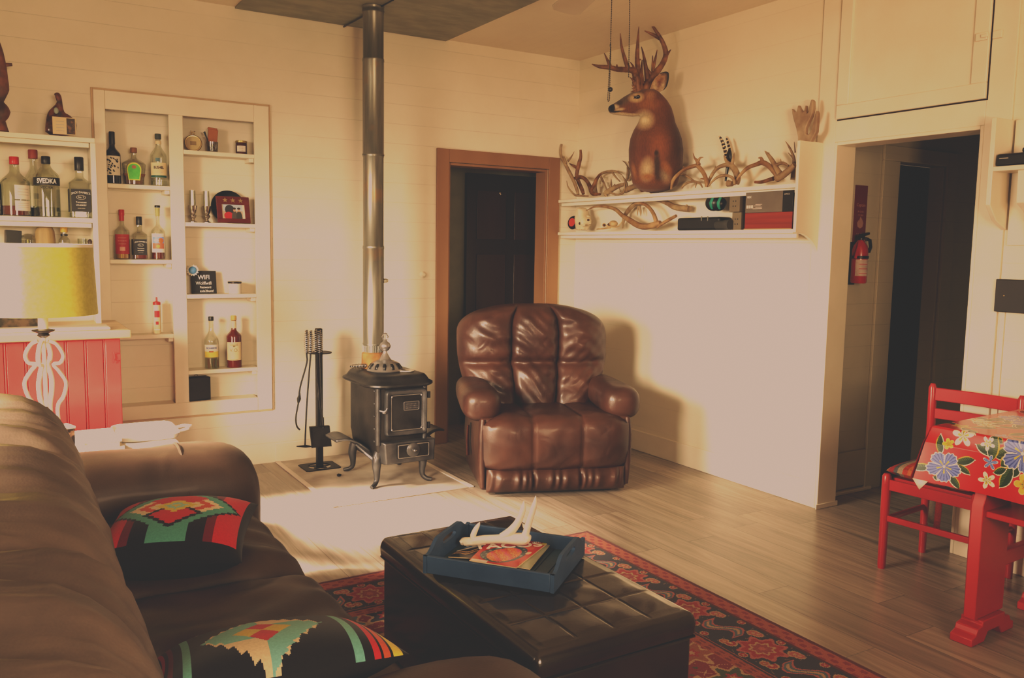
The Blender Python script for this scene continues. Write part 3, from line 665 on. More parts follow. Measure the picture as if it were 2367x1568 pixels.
def photo(c):
    loc = c+np.array(o0); q = loc @ inv[:3, :3].T+inv[:3, 3]; u = (q[:, 0]-.030)/(wf-.06); v = (q[:, 1]-.026)/(hf-.076)
    col = np.where((v > .55)[:, None], [[.42, .52, .62]], [[.48, .38, .30]])
    col = np.where((((u-.35)/.20)**2+((v-.62)/.34)**2 < 1)[:, None], [[.05, .05, .06]], col)
    col = np.where((((u-.30)/.20)**2+((v-.22)/.26)**2 < 1)[:, None], [[.45, .04, .05]], col)
    for cx, cl in ((.55, [[.10, .09, .08]]), (.74, [[.06, .06, .055]])):
        col = np.where((((u-cx)/.13)**2+((v-.10)/.46)**2 < 1)[:, None], cl, col); col = np.where((((u-cx)/.055)**2+((v-.60)/.10)**2 < 1)[:, None], [[.55, .33, .24]], col)
        col = np.where((((u-cx)/.07)**2+((v-.72)/.07)**2 < 1)[:, None], [[.05, .035, .03]], col)
    return np.where(((u < .07) | (u > .90))[:, None], [[.75, .68, .58]], col)
vcol(ph, photo)
# right column, shelf 3: sign, flower, white jar
o0 = on(443, 1.147, 5.73); Mx = frame(o0, (1, .03, 0), (0, .12, 1)); ws = .155; hs_ = .147
t = thing('wifi_sign', 'small black board lettered in white with a wifi name and password', 'sign', o0)
bd = obj('board', MB().prism([(0, 0), (ws, 0), (ws, hs_), (0, hs_)], .008, Mx), mat('chalkboard', (.014, .014, .014), rough=.6), t, bevel=.001)
for s, z, sz, dx in (('WIFI', .104, .040, .078), ('Wolffwifi', .066, .029, .076), ('Password', .040, .020, .086), ('axis2hunt!', .016, .023, .094)):
    text('lettering', s, sz, Mx @ Matrix.Translation((dx, z, .0085)), INK_W, t, sx=.92, bold=.0005 if sz > .03 else .0001)
c = on(446, 1.147, 5.70)+Vector((.0, 0, .143)); c = Vector((PY(445, 625, 5.715).x, 5.715, PY(445, 625, 5.715).z)); n = Vector((-.1, -1, .05))
t = thing('rosette', 'round blue flower rosette with a white frilled edge stuck on the sign corner', 'ornament', c)
Mx = frame(c, (1, -.1, 0), (0, .05, 1))
fl = [((.034+.004*math.cos(14*a))*math.cos(a), (.034+.004*math.cos(14*a))*math.sin(a)) for a in np.linspace(0, 2*PI, 112, endpoint=False)]
obj('frill', MB().prism(fl, .006, Mx), L_WHITE, t)
obj('centre', MB().rings([[Mx @ Vector((rr*math.cos(a), rr*math.sin(a), zz)) for a in np.linspace(0, 2*PI, 24, endpoint=False)] for rr, zz in ((.024, .005), (.024, .010), (.018, .015), (.001, .017))]), mat('sky_blue_enamel', (.06, .17, .36), (.12, .27, .48), scale=30, rough=.3), t)
p = on(543, 1.147, 5.70)
t = thing('white_jar', 'squat white candle jar with a dark rim beside the black sign', 'jar', p)
obj('jar', MB().lathe([(.038, 0), (.041, .004), (.042, .066), (0, .066)], p, 28), mat('white_porcelain', (.8, .76, .7), rough=.2, coat=.4), t)
obj('lid', MB().lathe([(.043, .066), (.044, .068), (.044, .078), (.041, .080), (0, .081)], p, 28), mat('dark_chrome', (.12, .11, .10), metal=.9, rough=.2), t)
# bottom: black square speaker
o0 = on(437, .459, 5.69); t = thing('black_box', 'plain black box with a small silver dial in the lowest compartment', 'box', o0, .12)
Mx = wm(t)
b_ = MB(); b_.add([], []); bb = MB().b2((0, -.012, 0), (.136, .075, .150)); bb.v = [tuple(Mx @ Vector(v)) for v in bb.v]
obj('case', bb, K_BLACK, t, bevel=.003)
obj('dial', MB().tube([Mx @ Vector((.058+.010*math.cos(a), .03+.010*math.sin(a)*.4, .158+.008*math.sin(a))) for a in np.linspace(0, 2*PI, 14, endpoint=False)], .002, 6, close=True), SILVER, t)

# ------------------------------------------------------------------ hutch and red cabinet on the left
hx1 = .512; HXL = -.42; HYF = 5.44
hu = thing('open_hutch', 'cream open shelf unit of bottles standing on the counter of the red cabinet', 'shelf unit', (.05, 5.55, 1.0))
zc = 1.0
for zz in (2.052, 1.602, 1.39): obj('shelf', MB().b2((HXL, HYF, zz-.028), (hx1-.02 if zz < 2 else hx1, YA-.001, zz)).b2((HXL, HYF+.015, zz-.055), (hx1-.03, HYF+.035, zz-.028)), M['cream'], hu, bevel=.003)
for x0 in (HXL-.02, hx1-.022): obj('side_panel', MB().b2((x0, HYF+.002, zc), (x0+.022, YA-.001, 2.024)), M['cream'], hu, bevel=.002)
st = MB().b2((hx1-.026, HYF-.004, zc), (hx1+.002, HYF+.016, 2.024)); obj('stile', st, M['cream'], hu, bevel=.002)
GH = 'bottles on the hutch'
yb = 5.53
p = on(187, 1.602, yb)
square_bottle(187, 364, 1.602, yb, .058, 'largest square whiskey bottle with black label, rightmost on the hutch', LIQ_C, .08, GH)
p = on(111, 1.602, yb); h = hgt(111, 362, yb)-1.602
t = bottle('vodka_bottle', 'clear vodka bottle with a black lettered band under its shoulder', p, h, .066, G_GREEN, K_BLACK, .042, .023, neck=.33, body=.66, sh=.2, liquid=LIQ_C, level=.16, group=GH)
bn = lab(t, 'band', .0665, h*.52, h*.645, L_BLACK, half=1.35)
text_on('lettering', 'SVEDKA', .036, p, face_cam(p), .0675, h*.582, INK_W, bn, sx=.78, bold=.001)
text_on('lettering', 'VODKA', .020, p, face_cam(p), .0672, h*.48, INK, bn, sx=.9)
p = on(38, 1.602, yb-.02); h = hgt(38, 363, yb-.02)-1.602
t = bottle('spirit_bottle', 'wide clear bottle with red cap, two white labels and a little red spirit', p, h, .074, G_GREEN, K_RED, .042, .024, neck=.33, body=.55, sh=.22, liquid=LIQ_R, level=.17, group=GH)
for z0, z1 in ((.28, .52), (.09, .26)):
    lb = obj('paper_label', arc_band(.0742, h*z0, h*z1, p, face_cam(p)+.55, .6), L_WHITE, t)
    for k in range(3): obj('print', arc_band(.0745, h*lerp(z0, z1, .3+.2*k), h*(lerp(z0, z1, .3+.2*k)+.008), p, face_cam(p)+.55, .4, th=.0014), INK_G, lb)
p = on(82, 1.602, 5.612); h = hgt(82, 347, 5.612)-1.602
t = bottle('spirit_bottle', 'tallest clear bottle with red cap behind the vodka bottle', p, h, .047, G_CLEAR, mat('dull_red_cap', (.24, .05, .03), rough=.5), .050, .024, neck=.38, body=.55, sh=.2, liquid=mat('dark_spirit', (.03, .03, .032), rough=.2), level=.14, group=GH)
lb = lab(t, 'paper_label', .047, h*.16, h*.46, L_WHITE); obj('emblem', arc_band(.047, h*.27, h*.35, p, face_cam(p)+.2, .3, th=.0014), INK_G, lb)
p = on(-9, 1.602, yb-.03); h = .27
t = bottle('dark_bottle', 'black bottle at the far end of the hutch shelf, cut off by the photo edge', p, h, .031, G_DARK, K_BLACK, .05, .015, body=.6, sh=.15, group=GH)
# lower hutch shelf
zq = 1.39
p = on(150, zq, yb); h = hgt(150, 523, yb)-zq
t = bottle('bitters_bottle', 'small bottle with a yellow cap behind the lampshade', p, h, .03, G_CLEAR, mat('mustard_cap', (.5, .3, .05), rough=.5), .036, .019, neck=.5, body=.5, sh=.16, group=GH)
lab(t, 'paper_label', .03, h*.1, h*.42, L_WHITE); obj('neck_band', MB().lathe([(.0185, h*.66), (.0185, h*.72)], p, 16), K_BLACK, t)
p = on(106, zq, yb); h = hgt(106, 521, yb)-zq
one('stoneware_jar', MB().lathe([(.042, 0), (.05, .01), (.052, h*.5), (.048, h*.8), (.036, h*.96), (.0, h)], p, 24), mat('olive_stoneware', (.26, .19, .09), (.36, .27, .14), scale=10, rough=.6, stretch=(4, 4, .3)), 'olive brown rounded jar behind the lampshade', 'jar')
p = on(66, zq, yb); h = hgt(66, 541, yb)-zq
t = thing('lidded_dish', 'small clear glass dish with a lid behind the lampshade', 'dish', p)
obj('bowl', MB().lathe([(.03, 0), (.04, .01), (.044, h*.7), (.041, h*.7), (.036, .014), (0, .012)], p, 24), G_CLEAR, t); obj('lid', MB().lathe([(.045, h*.7), (.046, h*.76), (.03, h*.92), (.01, h), (0, h)], p, 24), G_CLEAR, t)
p = on(31, zq, yb); h = hgt(31, 533, yb)-zq
one('small_black_box', MB().box(p+Vector((0, 0, h/2)), (.075, .06, h), (0, .06, .15)), K_BLACK, 'small black box at the left end behind the lampshade', 'box', bevel=.003)
p = on(192, zq, yb); h = hgt(192, 552, yb)-zq
one('shot_glass', MB().lathe([(.022, 0), (.024, .006), (.028, h), (.026, h), (.021, .012), (0, .012)], p, 20), G_CLEAR, 'small empty shot glass at the right end of the lower hutch shelf', 'glass')
p = on(209, zq, 5.49)
one('salt_mill', MB().lathe([(.014, 0), (.015, .05), (.009, .065), (.013, .08), (.006, .092), (0, .094)], p, 16), mat('dark_mill_wood', (.05, .03, .02), rough=.4), 'small dark mill beside the lampshade edge', 'mill')
# bird shaped bourbon bottle on top
zt_ = 2.0525
cr = lambda x, y: (x*.1659, 60+y*.1659)
sil = [(600, 1450), (618, 1330), (628, 1220), (650, 1120), (700, 1065), (770, 1010), (792, 960), (785, 915), (765, 885), (738, 868), (760, 842), (805, 836), (845, 868), (862, 930), (872, 1020), (890, 1128), (950, 1145), (1005, 1185), (1050, 1235), (1075, 1280), (1075, 1470)]
pts = [PY(*cr(x, y), 5.53) for x, y in sil]; bz = min(q.z for q in pts)
t = thing('bird_decanter', 'brown bird-shaped ceramic decanter with a label card on top of the hutch', 'decanter', (PY(140, 300, 5.53).x, 5.53, zt_))
dzz = zt_-bz
rs = []
mb = MB()
cx = sum(q.x for q in pts)/len(pts)
cen = Vector((PY(*cr(835, 1300), 5.53).x, 5.53, 0))
rings_ = []
for k, (s, d) in enumerate(((.55, -.036), (.86, -.026), (1, 0), (.86, .026), (.55, .036))):
    rings_.append([Vector((lerp(cen.x+(q.x-cen.x)*.3, q.x, s), 5.53+d*(1 if q.z < 2.15 else .45), lerp(bz+(q.z-bz)*.93, q.z, s)+dzz)) for q in pts])
mb.rings(rings_)
obj('body', mb, mat('glazed_brown_feathers', (.035, .014, .010), (.17, .055, .025), scale=22, rough=.25, coat=.4, lo=.42, hi=.62), t, ang=60, sub=1)
c0, c1 = PY(*cr(735, 1440), 5.485), PY(*cr(1050, 1225), 5.485)
obj('label_card', MB().b2((c0.x, 5.487, zt_+.012), (c1.x, 5.493, zt_+.012+(c1.z-c0.z))), L_CREAM, t)
cw = c1.x-c0.x; ch = c1.z-c0.z
obj('dark_panel', MB().b2((c0.x+cw*.6, 5.485, zt_+.016), (c1.x-.004, 5.4875, zt_+.008+ch)), mat('dark_print', (.05, .03, .02), (.2, .11, .05), scale=40, rough=.5, lo=.5), t)
for k in range(4): obj('print', MB().b2((c0.x+cw*.14, 5.486, zt_+.03+k*.017), (c0.x+cw*.5, 5.4872, zt_+.033+k*.017)), INK_G, t)
obj('blue_mark', MB().ell(PY(*cr(780, 1095), 5.492)+Vector((0, 0, dzz)), (.012, .006, .018)), mat('pale_blue_glaze', (.3, .36, .33), rough=.4), t)
# carved branch ornament at the left edge
base = PY(-14, 298, 5.50); bz0 = zt_
P = [Vector((PY(u, v, 5.50).x, 5.50, PY(u, v, 5.50).z)) for u, v in ((-12, 296), (-4, 276), (4, 258), (-4, 235), (2, 205), (2, 180), (0, 150), (-3, 120), (-6, 95))]; P[0].z = bz0+.004; P[0].x = P[1].x
mb = MB().tube([Vector(q) for q in smooth_path([tuple(q) for q in P], 4)], list(np.interp(np.linspace(0, 8, 33), range(9), [.05, .035, .042, .026, .040, .034, .030, .022, .010])), 12)
br = one('carved_branch', mb, mat('reddish_driftwood', (.05, .025, .016), (.24, .10, .06), scale=9, rough=.5, lo=.4), 'reddish carved branch ornament standing on the hutch at the photo edge', 'ornament')
q = PY(6, 150, 5.5); k1 = obj('stub', MB().tube([q+Vector((-.01, 0, 0)), q+Vector((.045, -.005, .006))], [.013, .008], 8), bpy.data.materials['reddish_driftwood'], br)

RED = mat('red_gloss_paint', (.46, .018, .022), (.52, .026, .03), scale=3, rough=.30, coat=.3)
REDB = mat('red_beadboard_paint', (.58, .055, .06), (.63, .07, .075), scale=3, rough=.36, coat=.2)
cbx1 = .562; CYF = 5.02
cab = thing('beadboard_cabinet', 'red beadboard cabinet under the pale wooden counter', 'cabinet', (.03, 5.34, 0))
obj('carcass', MB().b2((-.5, CYF+.018, 0), (cbx1, YA-.022, .955)), REDB, cab, bevel=.003)
dm = MB(); n = 10; x = cbx1-.085
obj('end_stile', MB().b2((cbx1-.075, CYF, .02), (cbx1, CYF+.018, .95)), REDB, cab, bevel=.004)
xs = [cbx1-.078-.092*k for k in range(11)]
for x in xs: dm.b2((x-.086, CYF+.001, .03), (x-.008, CYF+.018, .945))
for x in xs: dm.tube([(x-.0005, CYF+.008, .03), (x-.0005, CYF+.008, .945)], .006, 8)
dr = obj('door', dm, REDB, cab, bevel=.003)
q = PY(272, 826, CYF-.01); obj('latch', MB().box(q+Vector((0, .004, 0)), (.03, .016, .035)).tube([q+Vector((-.02, -.012, .03)), q+Vector((-.016, -.016, 0)), q+Vector((-.024, -.010, -.03))], .004, 6), REDB, cab, bevel=.003)
M['butcher'] = mat('pale_wood_counter', (.62, .44, .25), (.74, .57, .36), scale=3, rough=.35, stretch=(.5, 5, 5), coat=.2)
one('countertop', MB().b2((-.55, 4.955, .957), (.612, YA-.024, 1.0)), M['butcher'], 'pale wooden countertop with a rounded edge on the red cabinet', 'countertop', bevel=.008, seg=3)
q0 = PZ(112, 752, 1.0); q1 = PZ(235, 740, 1.0)
one('cutting_board', MB().b2((q0.x-.25, 5.0, 1.0005), (q1.x-.02, 5.18, 1.016)), L_WHITE, 'white board lying on the wooden counter behind the lamp', 'board', bevel=.006)
q = PY(30, 742, 5.3)
one('dark_tin', MB().b2((-.16, 5.26, 1.0005), (.20, 5.38, 1.075)), mat('dark_tin_print', (.02, .018, .014), (.12, .08, .05), scale=14, rough=.5, lo=.5), 'dark patterned box on the counter behind the lamp neck', 'box', bevel=.004)

# ------------------------------------------------------------------ end table with lamp
zt2 = .55
et = thing('end_table', 'white end table beyond the sofa arm', 'table', (.38, 4.30, 0))
M['whitep'] = mat('white_painted_wood', (.74, .69, .62), (.80, .75, .68), scale=5, rough=.35)
obj('tabletop', MB().b2((-.02, 4.03, zt2-.03), (.70, 4.60, zt2)), M['whitep'], et, bevel=.006)
for x in (.03, .65):
    for y in (4.08, 4.55): obj('leg', MB().box((x, y, (zt2-.03)/2), (.045, .045, zt2-.03)), M['whitep'], et, bevel=.003)
for y in (4.075, 4.535): obj('apron', MB().b2((.03, y, zt2-.11), (.65, y+.02, zt2-.03)), M['whitep'], et)
t = thing('serving_tray', 'white oblong tray with a loop handle on the end table', 'tray', (.585, 4.36, zt2))
obj('plate', MB().lathe([(.15, .001), (.165, .004), (.175, .026), (.170, .026), (.160, .009), (0, .008)], (.585, 4.36, zt2), 40, sq=6, sx=.80, sy=1.0), mat('white_enamel', (.82, .78, .72), rough=.2, coat=.4), t)
obj('handle', MB().tube([(.715, 4.26, zt2+.02), (.765, 4.27, zt2+.03), (.785, 4.31, zt2+.032), (.765, 4.35, zt2+.03), (.715, 4.36, zt2+.02)], .007, 8), bpy.data.materials['white_enamel'], t)
z = zt2
for i, (w_, d_, hh, rz) in enumerate(((.15, .20, .022, .1), (.14, .19, .016, -.06), (.13, .18, .014, .12))):
    mb = MB().box((.375, 4.145, z+hh/2+.001), (w_, d_, hh), (0, 0, rz)); z += hh+.001
    one('paperback', mb, L_WHITE if i != 1 else L_CREAM, ('bottom white book of the small stack beside the tray', 'middle cream book of the small stack beside the tray', 'top white book of the small stack beside the tray')[i], 'book', group='books on the end table', bevel=.002)
t = thing('tissue_box', 'dark patterned box with a pale top peeking over the sofa back', 'box', (.205, 4.06, zt2))
one_m = mat('brown_pattern', (.03, .02, .014), (.30, .17, .11), scale=26, rough=.5, lo=.5, hi=.6)
obj('case', MB().box((.205, 4.08, zt2+.06), (.10, .085, .118), (0, 0, .3)), one_m, t, bevel=.003)
obj('lid', MB().box((.205, 4.08, zt2+.124), (.106, .09, .010), (0, 0, .3)), L_CREAM, t, bevel=.002)
# lamp
lx, ly = PY(99, 735, 4.22).x, 4.22
lp = thing('table_lamp', 'table lamp with yellow drum shade and white scrolled iron base', 'lamp', (lx, ly, zt2))
IRON = mat('distressed_white_iron', (.60, .53, .45), (.74, .68, .6), scale=16, rough=.5, bump=.1)
DK = mat('dark_bronze', (.03, .022, .016), rough=.4, metal=.6)
zs0, zs1 = PY(215, 724, ly).z, PY(205, 566, ly).z
def scroll(a):
    pr = [(.024, PY(120, 788, ly).z), (.052, PY(120, 796, ly).z), (.076, PY(120, 820, ly).z), (.064, PY(120, 838, ly).z), (.036, PY(120, 842, ly).z), (.058, PY(120, 858, ly).z), (.084, PY(120, 884, ly).z), (.072, PY(120, 915, ly).z), (.045, PY(120, 945, ly).z), (.060, zt2+.03), (.080, zt2+.016)]
    return [Vector((lx+r*math.cos(a), ly+r*math.sin(a), z)) for r, z in [tuple(q) for q in smooth_path(pr, 5)]]
for k in range(4): obj('scroll', MB().tube(scroll(-.35+k*PI/2), .0105, 8, flat=.8), IRON, lp)
zn = PY(99, 765, ly).z
obj('rod', MB().tube([(lx, ly, zt2+.008), (lx, ly, zn)], .009, 12), IRON, lp)
obj('collar', MB().lathe([(.012, zn-.03), (.026, zn-.02), (.02, zn-.012), (.045, zn), (.046, zn+.004), (.015, zn+.010)], (lx, ly, 0), 24), DK, lp)
obj('candle_sleeve', MB().lathe([(.020, zn+.008), (.020, zs0+.05), (0, zs0+.05)], (lx, ly, 0), 20), M['cream'], lp)
obj('base_plate', MB().lathe([(.085, .001), (.088, .006), (.08, .012), (0, .014)], (lx, ly, zt2), 32), IRON, lp)
SH = mat('yellow_linen_shade', (.40, .36, .045), (.48, .43, .07), scale=60, rough=.8, sheen=.2)
rb, rt_ = .218, .205
shade = MB().rings([[Vector((lx+r*math.cos(a), ly+r*math.sin(a), z)) for a in np.linspace(0, 2*PI, 64, endpoint=False)] for r, z in ((rb, zs0), (rt_, zs1), (rt_-.004, zs1), (rb-.004, zs0))], caps=False, close=True)
sh = obj('lamp_shade', shade, SH, lp)
obj('trim', MB().rings([[Vector((lx+r*math.cos(a), ly+r*math.sin(a), z)) for a in np.linspace(0, 2*PI, 64, endpoint=False)] for r, z in ((rt_+.0012, zs1-.012), (rt_+.001, zs1+.002), (rt_-.006, zs1+.002), (rt_-.006, zs1-.012))], caps=False, close=True), L_WHITE, sh)
obj('spider', MB().tube([(lx-rt_, ly, zs1-.02), (lx+rt_, ly, zs1-.02)], .002, 6).tube([(lx, ly-rt_, zs1-.02), (lx, ly+rt_, zs1-.02)], .002, 6).tube([(lx, ly, zs0+.05), (lx, ly, zs1-.02)], .004, 6), DK, sh)

# ------------------------------------------------------------------ parlour stove
IRONB = mat('cast_iron', (.026, .025, .024), (.048, .047, .046), scale=9, rough=.38, metal=.55, bump=.08, bscale=60)
IRONR = mat('rust_streaked_iron', (.022, .020, .018), (.045, .040, .035), scale=7, rough=.55, metal=.35, bump=.1, bscale=50)
nt = IRONR.node_tree; b_ = nt.nodes['Principled BSDF']; src = b_.inputs['Base Color'].links[0].from_socket
tc = nt.nodes['Texture Coordinate']; sx_ = _n(nt, 'ShaderNodeSeparateXYZ', -900, 500); nt.links.new(tc.outputs['Object'], sx_.inputs[0])
mr = _n(nt, 'ShaderNodeMapRange', -700, 500); mr.inputs['From Min'].default_value = .16; mr.inputs['From Max'].default_value = -.02; nt.links.new(sx_.outputs[2], mr.inputs[0])
nn = _n(nt, 'ShaderNodeTexNoise', -900, 800); nn.inputs['Scale'].default_value = 22; nn.inputs['Detail'].default_value = 6; nt.links.new(tc.outputs['Object'], nn.inputs['Vector'])
m2 = _n(nt, 'ShaderNodeMapRange', -700, 800); m2.inputs['From Min'].default_value = .52; m2.inputs['From Max'].default_value = .66; nt.links.new(nn.outputs[0], m2.inputs[0])
mu = _n(nt, 'ShaderNodeMath', -500, 600, operation='MULTIPLY'); nt.links.new(mr.outputs[0], mu.inputs[0]); nt.links.new(m2.outputs[0], mu.inputs[1])
mx = _n(nt, 'ShaderNodeMix', -200, 400, data_type='RGBA'); mx.inputs[7].default_value = (.42, .17, .05, 1); nt.links.new(mu.outputs[0], mx.inputs[0]); nt.links.new(src, mx.inputs[6]); nt.links.new(mx.outputs[2], b_.inputs['Base Color'])
NICK = mat('worn_nickel', (.36, .36, .37), (.50, .50, .51), scale=10, rough=.3, metal=.85, bump=.04)
GREYI = mat('grey_worn_iron', (.075, .077, .082), (.15, .152, .16), scale=10, rough=.36, metal=.7, bump=.06)
SX0, SX1, SY0, SY1 = 1.93, 2.262, 4.75, 5.215
sxc, syc = (SX0+SX1)/2, (SY0+SY1)/2; hw, hd = (SX1-SX0)/2, (SY1-SY0)/2
sv = thing('wood_stove', 'black cast iron parlour wood stove on the pale floor pad', 'stove', (sxc, syc, .006))
def rrect(hx, hy, r, n=5):
    P = []
    for cx, cy, a0 in ((hx-r, hy-r, 0), (-hx+r, hy-r, PI/2), (-hx+r, -hy+r, PI), (hx-r, -hy+r, 1.5*PI)):
        for k in range(n+1): a = a0+PI/2*k/n; P.append((cx+r*math.cos(a), cy+r*math.sin(a)))
    return P
def stack(levels, r=.05, c=(sxc, syc)): return [[(c[0]+x, c[1]+y, z) for x, y in rrect(hw+d, hd+d, r+max(d, -r+.01))] for d, z in levels]
body = MB().rings(stack([(-.035, .15), (-.012, .22), (-.004, .285), (0, .30), (0, .62), (0, .635)], .035))
obj('body', body, IRONR, sv, ang=50)
top = MB().rings(stack([(.015, .622), (.052, .622), (.062, .630), (.060, .640), (.038, .650), (.026, .668), (.012, .684), (-.012, .690), (-.10, .692)], .07))
obj('top_plate', top, IRONB, sv, ang=50)
for x in (SX0+.012, SX1-.012): obj('corner_moulding', MB().tube([(x, SY0+.004, .27), (x, SY0+.004, .622)], .016, 10), GREYI, sv)
for z in np.linspace(.29, .6, 5): obj('rivet', MB().ell((SX0-.001, SY0+.03, z), (.005, .006, .006), 10, 6), GREYI, sv)
# fire door
DX0, DX1, DZ0, DZ1 = PY(893, 960, SY0-.03).x, SX1-.004, .318, .606
dcx, dcz = (DX0+DX1)/2, (DZ0+DZ1)/2; dw, dh = (DX1-DX0)/2, (DZ1-DZ0)/2
def face(hx, hz, r, y, cx=dcx, cz=dcz): return [(cx+x, y, cz+z) for x, z in rrect(hx, hz, r)]
door = MB().rings([face(dw, dh, .025, SY0+.002), face(dw, dh, .025, SY0-.018), face(dw-.008, dh-.008, .022, SY0-.030), face(dw-.026, dh-.026, .016, SY0-.028), face(dw-.034, dh-.034, .012, SY0-.016), face(dw-.05, dh-.05, .01, SY0-.016)])
fd = obj('fire_door', door, GREYI, sv, ang=50)
obj('door_panel', MB().rings([face(dw-.036, dh-.036, .01, SY0-.014), face(dw-.036, dh-.036, .01, SY0-.021), face(dw-.042, dh-.042, .01, SY0-.022)]), IRONB, fd)
obj('beading', MB().tube(face(dw-.036, dh-.036, .014, SY0-.023), .003, 6, close=True), NICK, fd)
for sx_ in (-1, 1):
    for sz_ in (-1, 1): obj('stud', MB().ell((dcx+sx_*(dw-.040), SY0-.024, dcz+sz_*(dh-.042)), (.007, .005, .007), 10, 6), NICK, fd)
q = PY(951, 938, SY0-.025)
pl = obj('name_plate', MB().rings([face(.050, .026, .006, SY0-.018, q.x, q.z), face(.050, .026, .006, SY0-.027, q.x, q.z), face(.044, .021, .004, SY0-.028, q.x, q.z)]), GREYI, fd)
obj('plate_rim', MB().tube(face(.050, .026, .006, SY0-.028, q.x, q.z), .0025, 6, close=True), NICK, pl)
rnd = random.Random(5); rr = MB()
for row in (-1, 0, 1):
    for k in range(9): rr.box((q.x-.036+.009*k, SY0-.0295, q.z-row*.012), (.005*rnd.uniform(.6, 1.2), .003, .006*rnd.uniform(.7, 1.2)))
obj('cast_lettering', rr, NICK, pl)
q = PY(884, 952, SY0-.03); obj('door_latch', MB().tube([q+Vector((-.012, .012, .004)), q+Vector((.006, -.004, -.002)), q+Vector((.018, -.012, .004)), q+Vector((.026, -.014, .020))], [.005, .006, .005, .004], 8).ell(q+Vector((.012, -.004, -.008)), (.014, .008, .007)), NICK, fd)
for v in (912, 1072-90): obj('hinge', MB().lathe([(.010, -.02), (.010, .02)], (SX1+.012, SY0-.008, PY(988, v, SY0).z), 10).box((SX1+.002, SY0-.008, PY(988, v, SY0).z), (.02, .014, .022)), IRONB, sv)
# ash box below
AX0, AX1, AZ0, AZ1 = SX0+.03, SX1+.045, .150, .288
acx, acz = (AX0+AX1)/2, (AZ0+AZ1)/2; aw, ah = (AX1-AX0)/2, (AZ1-AZ0)/2
ab = MB().rings([[(sxc+x*.92, y, lerp(.16, .285, (z+1)/2)) for x, z in ((-hw, -1), (hw, -1), (hw+.02, 1), (-hw-.0, 1))] for y in (SY0+.05,)]+[[(acx+x, SY0-.030, acz+z) for x, z in ((-aw*.94, -ah), (aw*.97, -ah), (aw, ah), (-aw, ah))]]+[[(acx+x*.96, SY0-.045, acz+z*.92) for x, z in ((-aw*.94, -ah), (aw*.97, -ah), (aw, ah), (-aw, ah))]])
ash = obj('ash_box', ab, GREYI, sv, bevel=.006, ang=30)
ax0, ax1 = PY(918, 1040, SY0-.05).x, PY(992, 1040, SY0-.05).x; ac = (ax0+ax1)/2; az = PY(955, 1041, SY0-.05).z
ad = obj('ash_door', MB().rings([face((ax1-ax0)/2, .046, .008, SY0-.040, ac, az), face((ax1-ax0)/2, .046, .008, SY0-.054, ac, az), face((ax1-ax0)/2-.006, .040, .006, SY0-.057, ac, az)]), IRONB, sv)
obj('beading', MB().tube(face((ax1-ax0)/2-.006, .040, .006, SY0-.057, ac, az), .003, 6, close=True), NICK, ad)
kq = PY(955, 1040, SY0-.06)
obj('damper_disc', MB().lathe([(.043, 0), (.044, .008), (.038, .013), (.012, .016), (.010, .026), (0, .028)], (kq.x, SY0-.056, kq.z), 28, (PI/2, 0, 0)), GREYI, ad)
obj('damper_knob', MB().box((kq.x, SY0-.084, kq.z), (.026, .006, .005)).ell((kq.x, SY0-.086, kq.z), (.007, .007, .007), 10, 6), NICK, ad)
# side wings
for s in (-1, 1):
    xi = sxc+s*(hw-.005)
    def wing(u, v, s=s, xi=xi):
        x = xi+s*.205*v; z = .205+.065*v+.045*math.sin(v*PI*.9)
        y = lerp(SY0+.10+.05*v, SY1-.02-.10*v, u)
        return (x, y, z)
    mb = MB().grid(8, 12, wing); obj('side_wing', mb, GREYI, sv, solid=.012)
    obj('wing_bracket', MB().tube([(xi, SY0+.05, .17), (xi+s*.03, SY0+.09, .20), (xi+s*.09, SY0+.12, .262)], [.014, .012, .008], 8), GREYI, sv)
# cabriole legs
for sx_ in (-1, 1):
    for sy_ in (-1, 1):
        x0 = sxc+sx_*(hw-.035); y0 = syc+sy_*(hd-.045)
        d = Vector((sx_, sy_*.75, 0)).normalized()
        P = [Vector((x0, y0, .225))-d*.01, Vector((x0, y0, .185))+d*.018, Vector((x0, y0, .135))+d*.030, Vector((x0, y0, .08))+d*.026, Vector((x0, y0, .04))+d*.032, Vector((x0, y0, .017))+d*.066, Vector((x0, y0, .013))+d*.088]
        ra = [.026, .031, .027, .019, .015, .014, .011]
        Q = smooth_path([tuple(p) for p in P], 4)
        rr_ = list(np.interp(np.linspace(0, 6, len(Q)), range(7), ra))
        lg = obj('leg', MB().tube([Vector((q[0], q[1], max(q[2], .006+r*.95))) for q, r in zip(Q, rr_)], rr_, 12), GREYI, sv)
        obj('bolt', MB().ell((x0+d.x*.045, y0+d.y*.045, .19), (.009, .009, .009), 10, 6), NICK, lg)
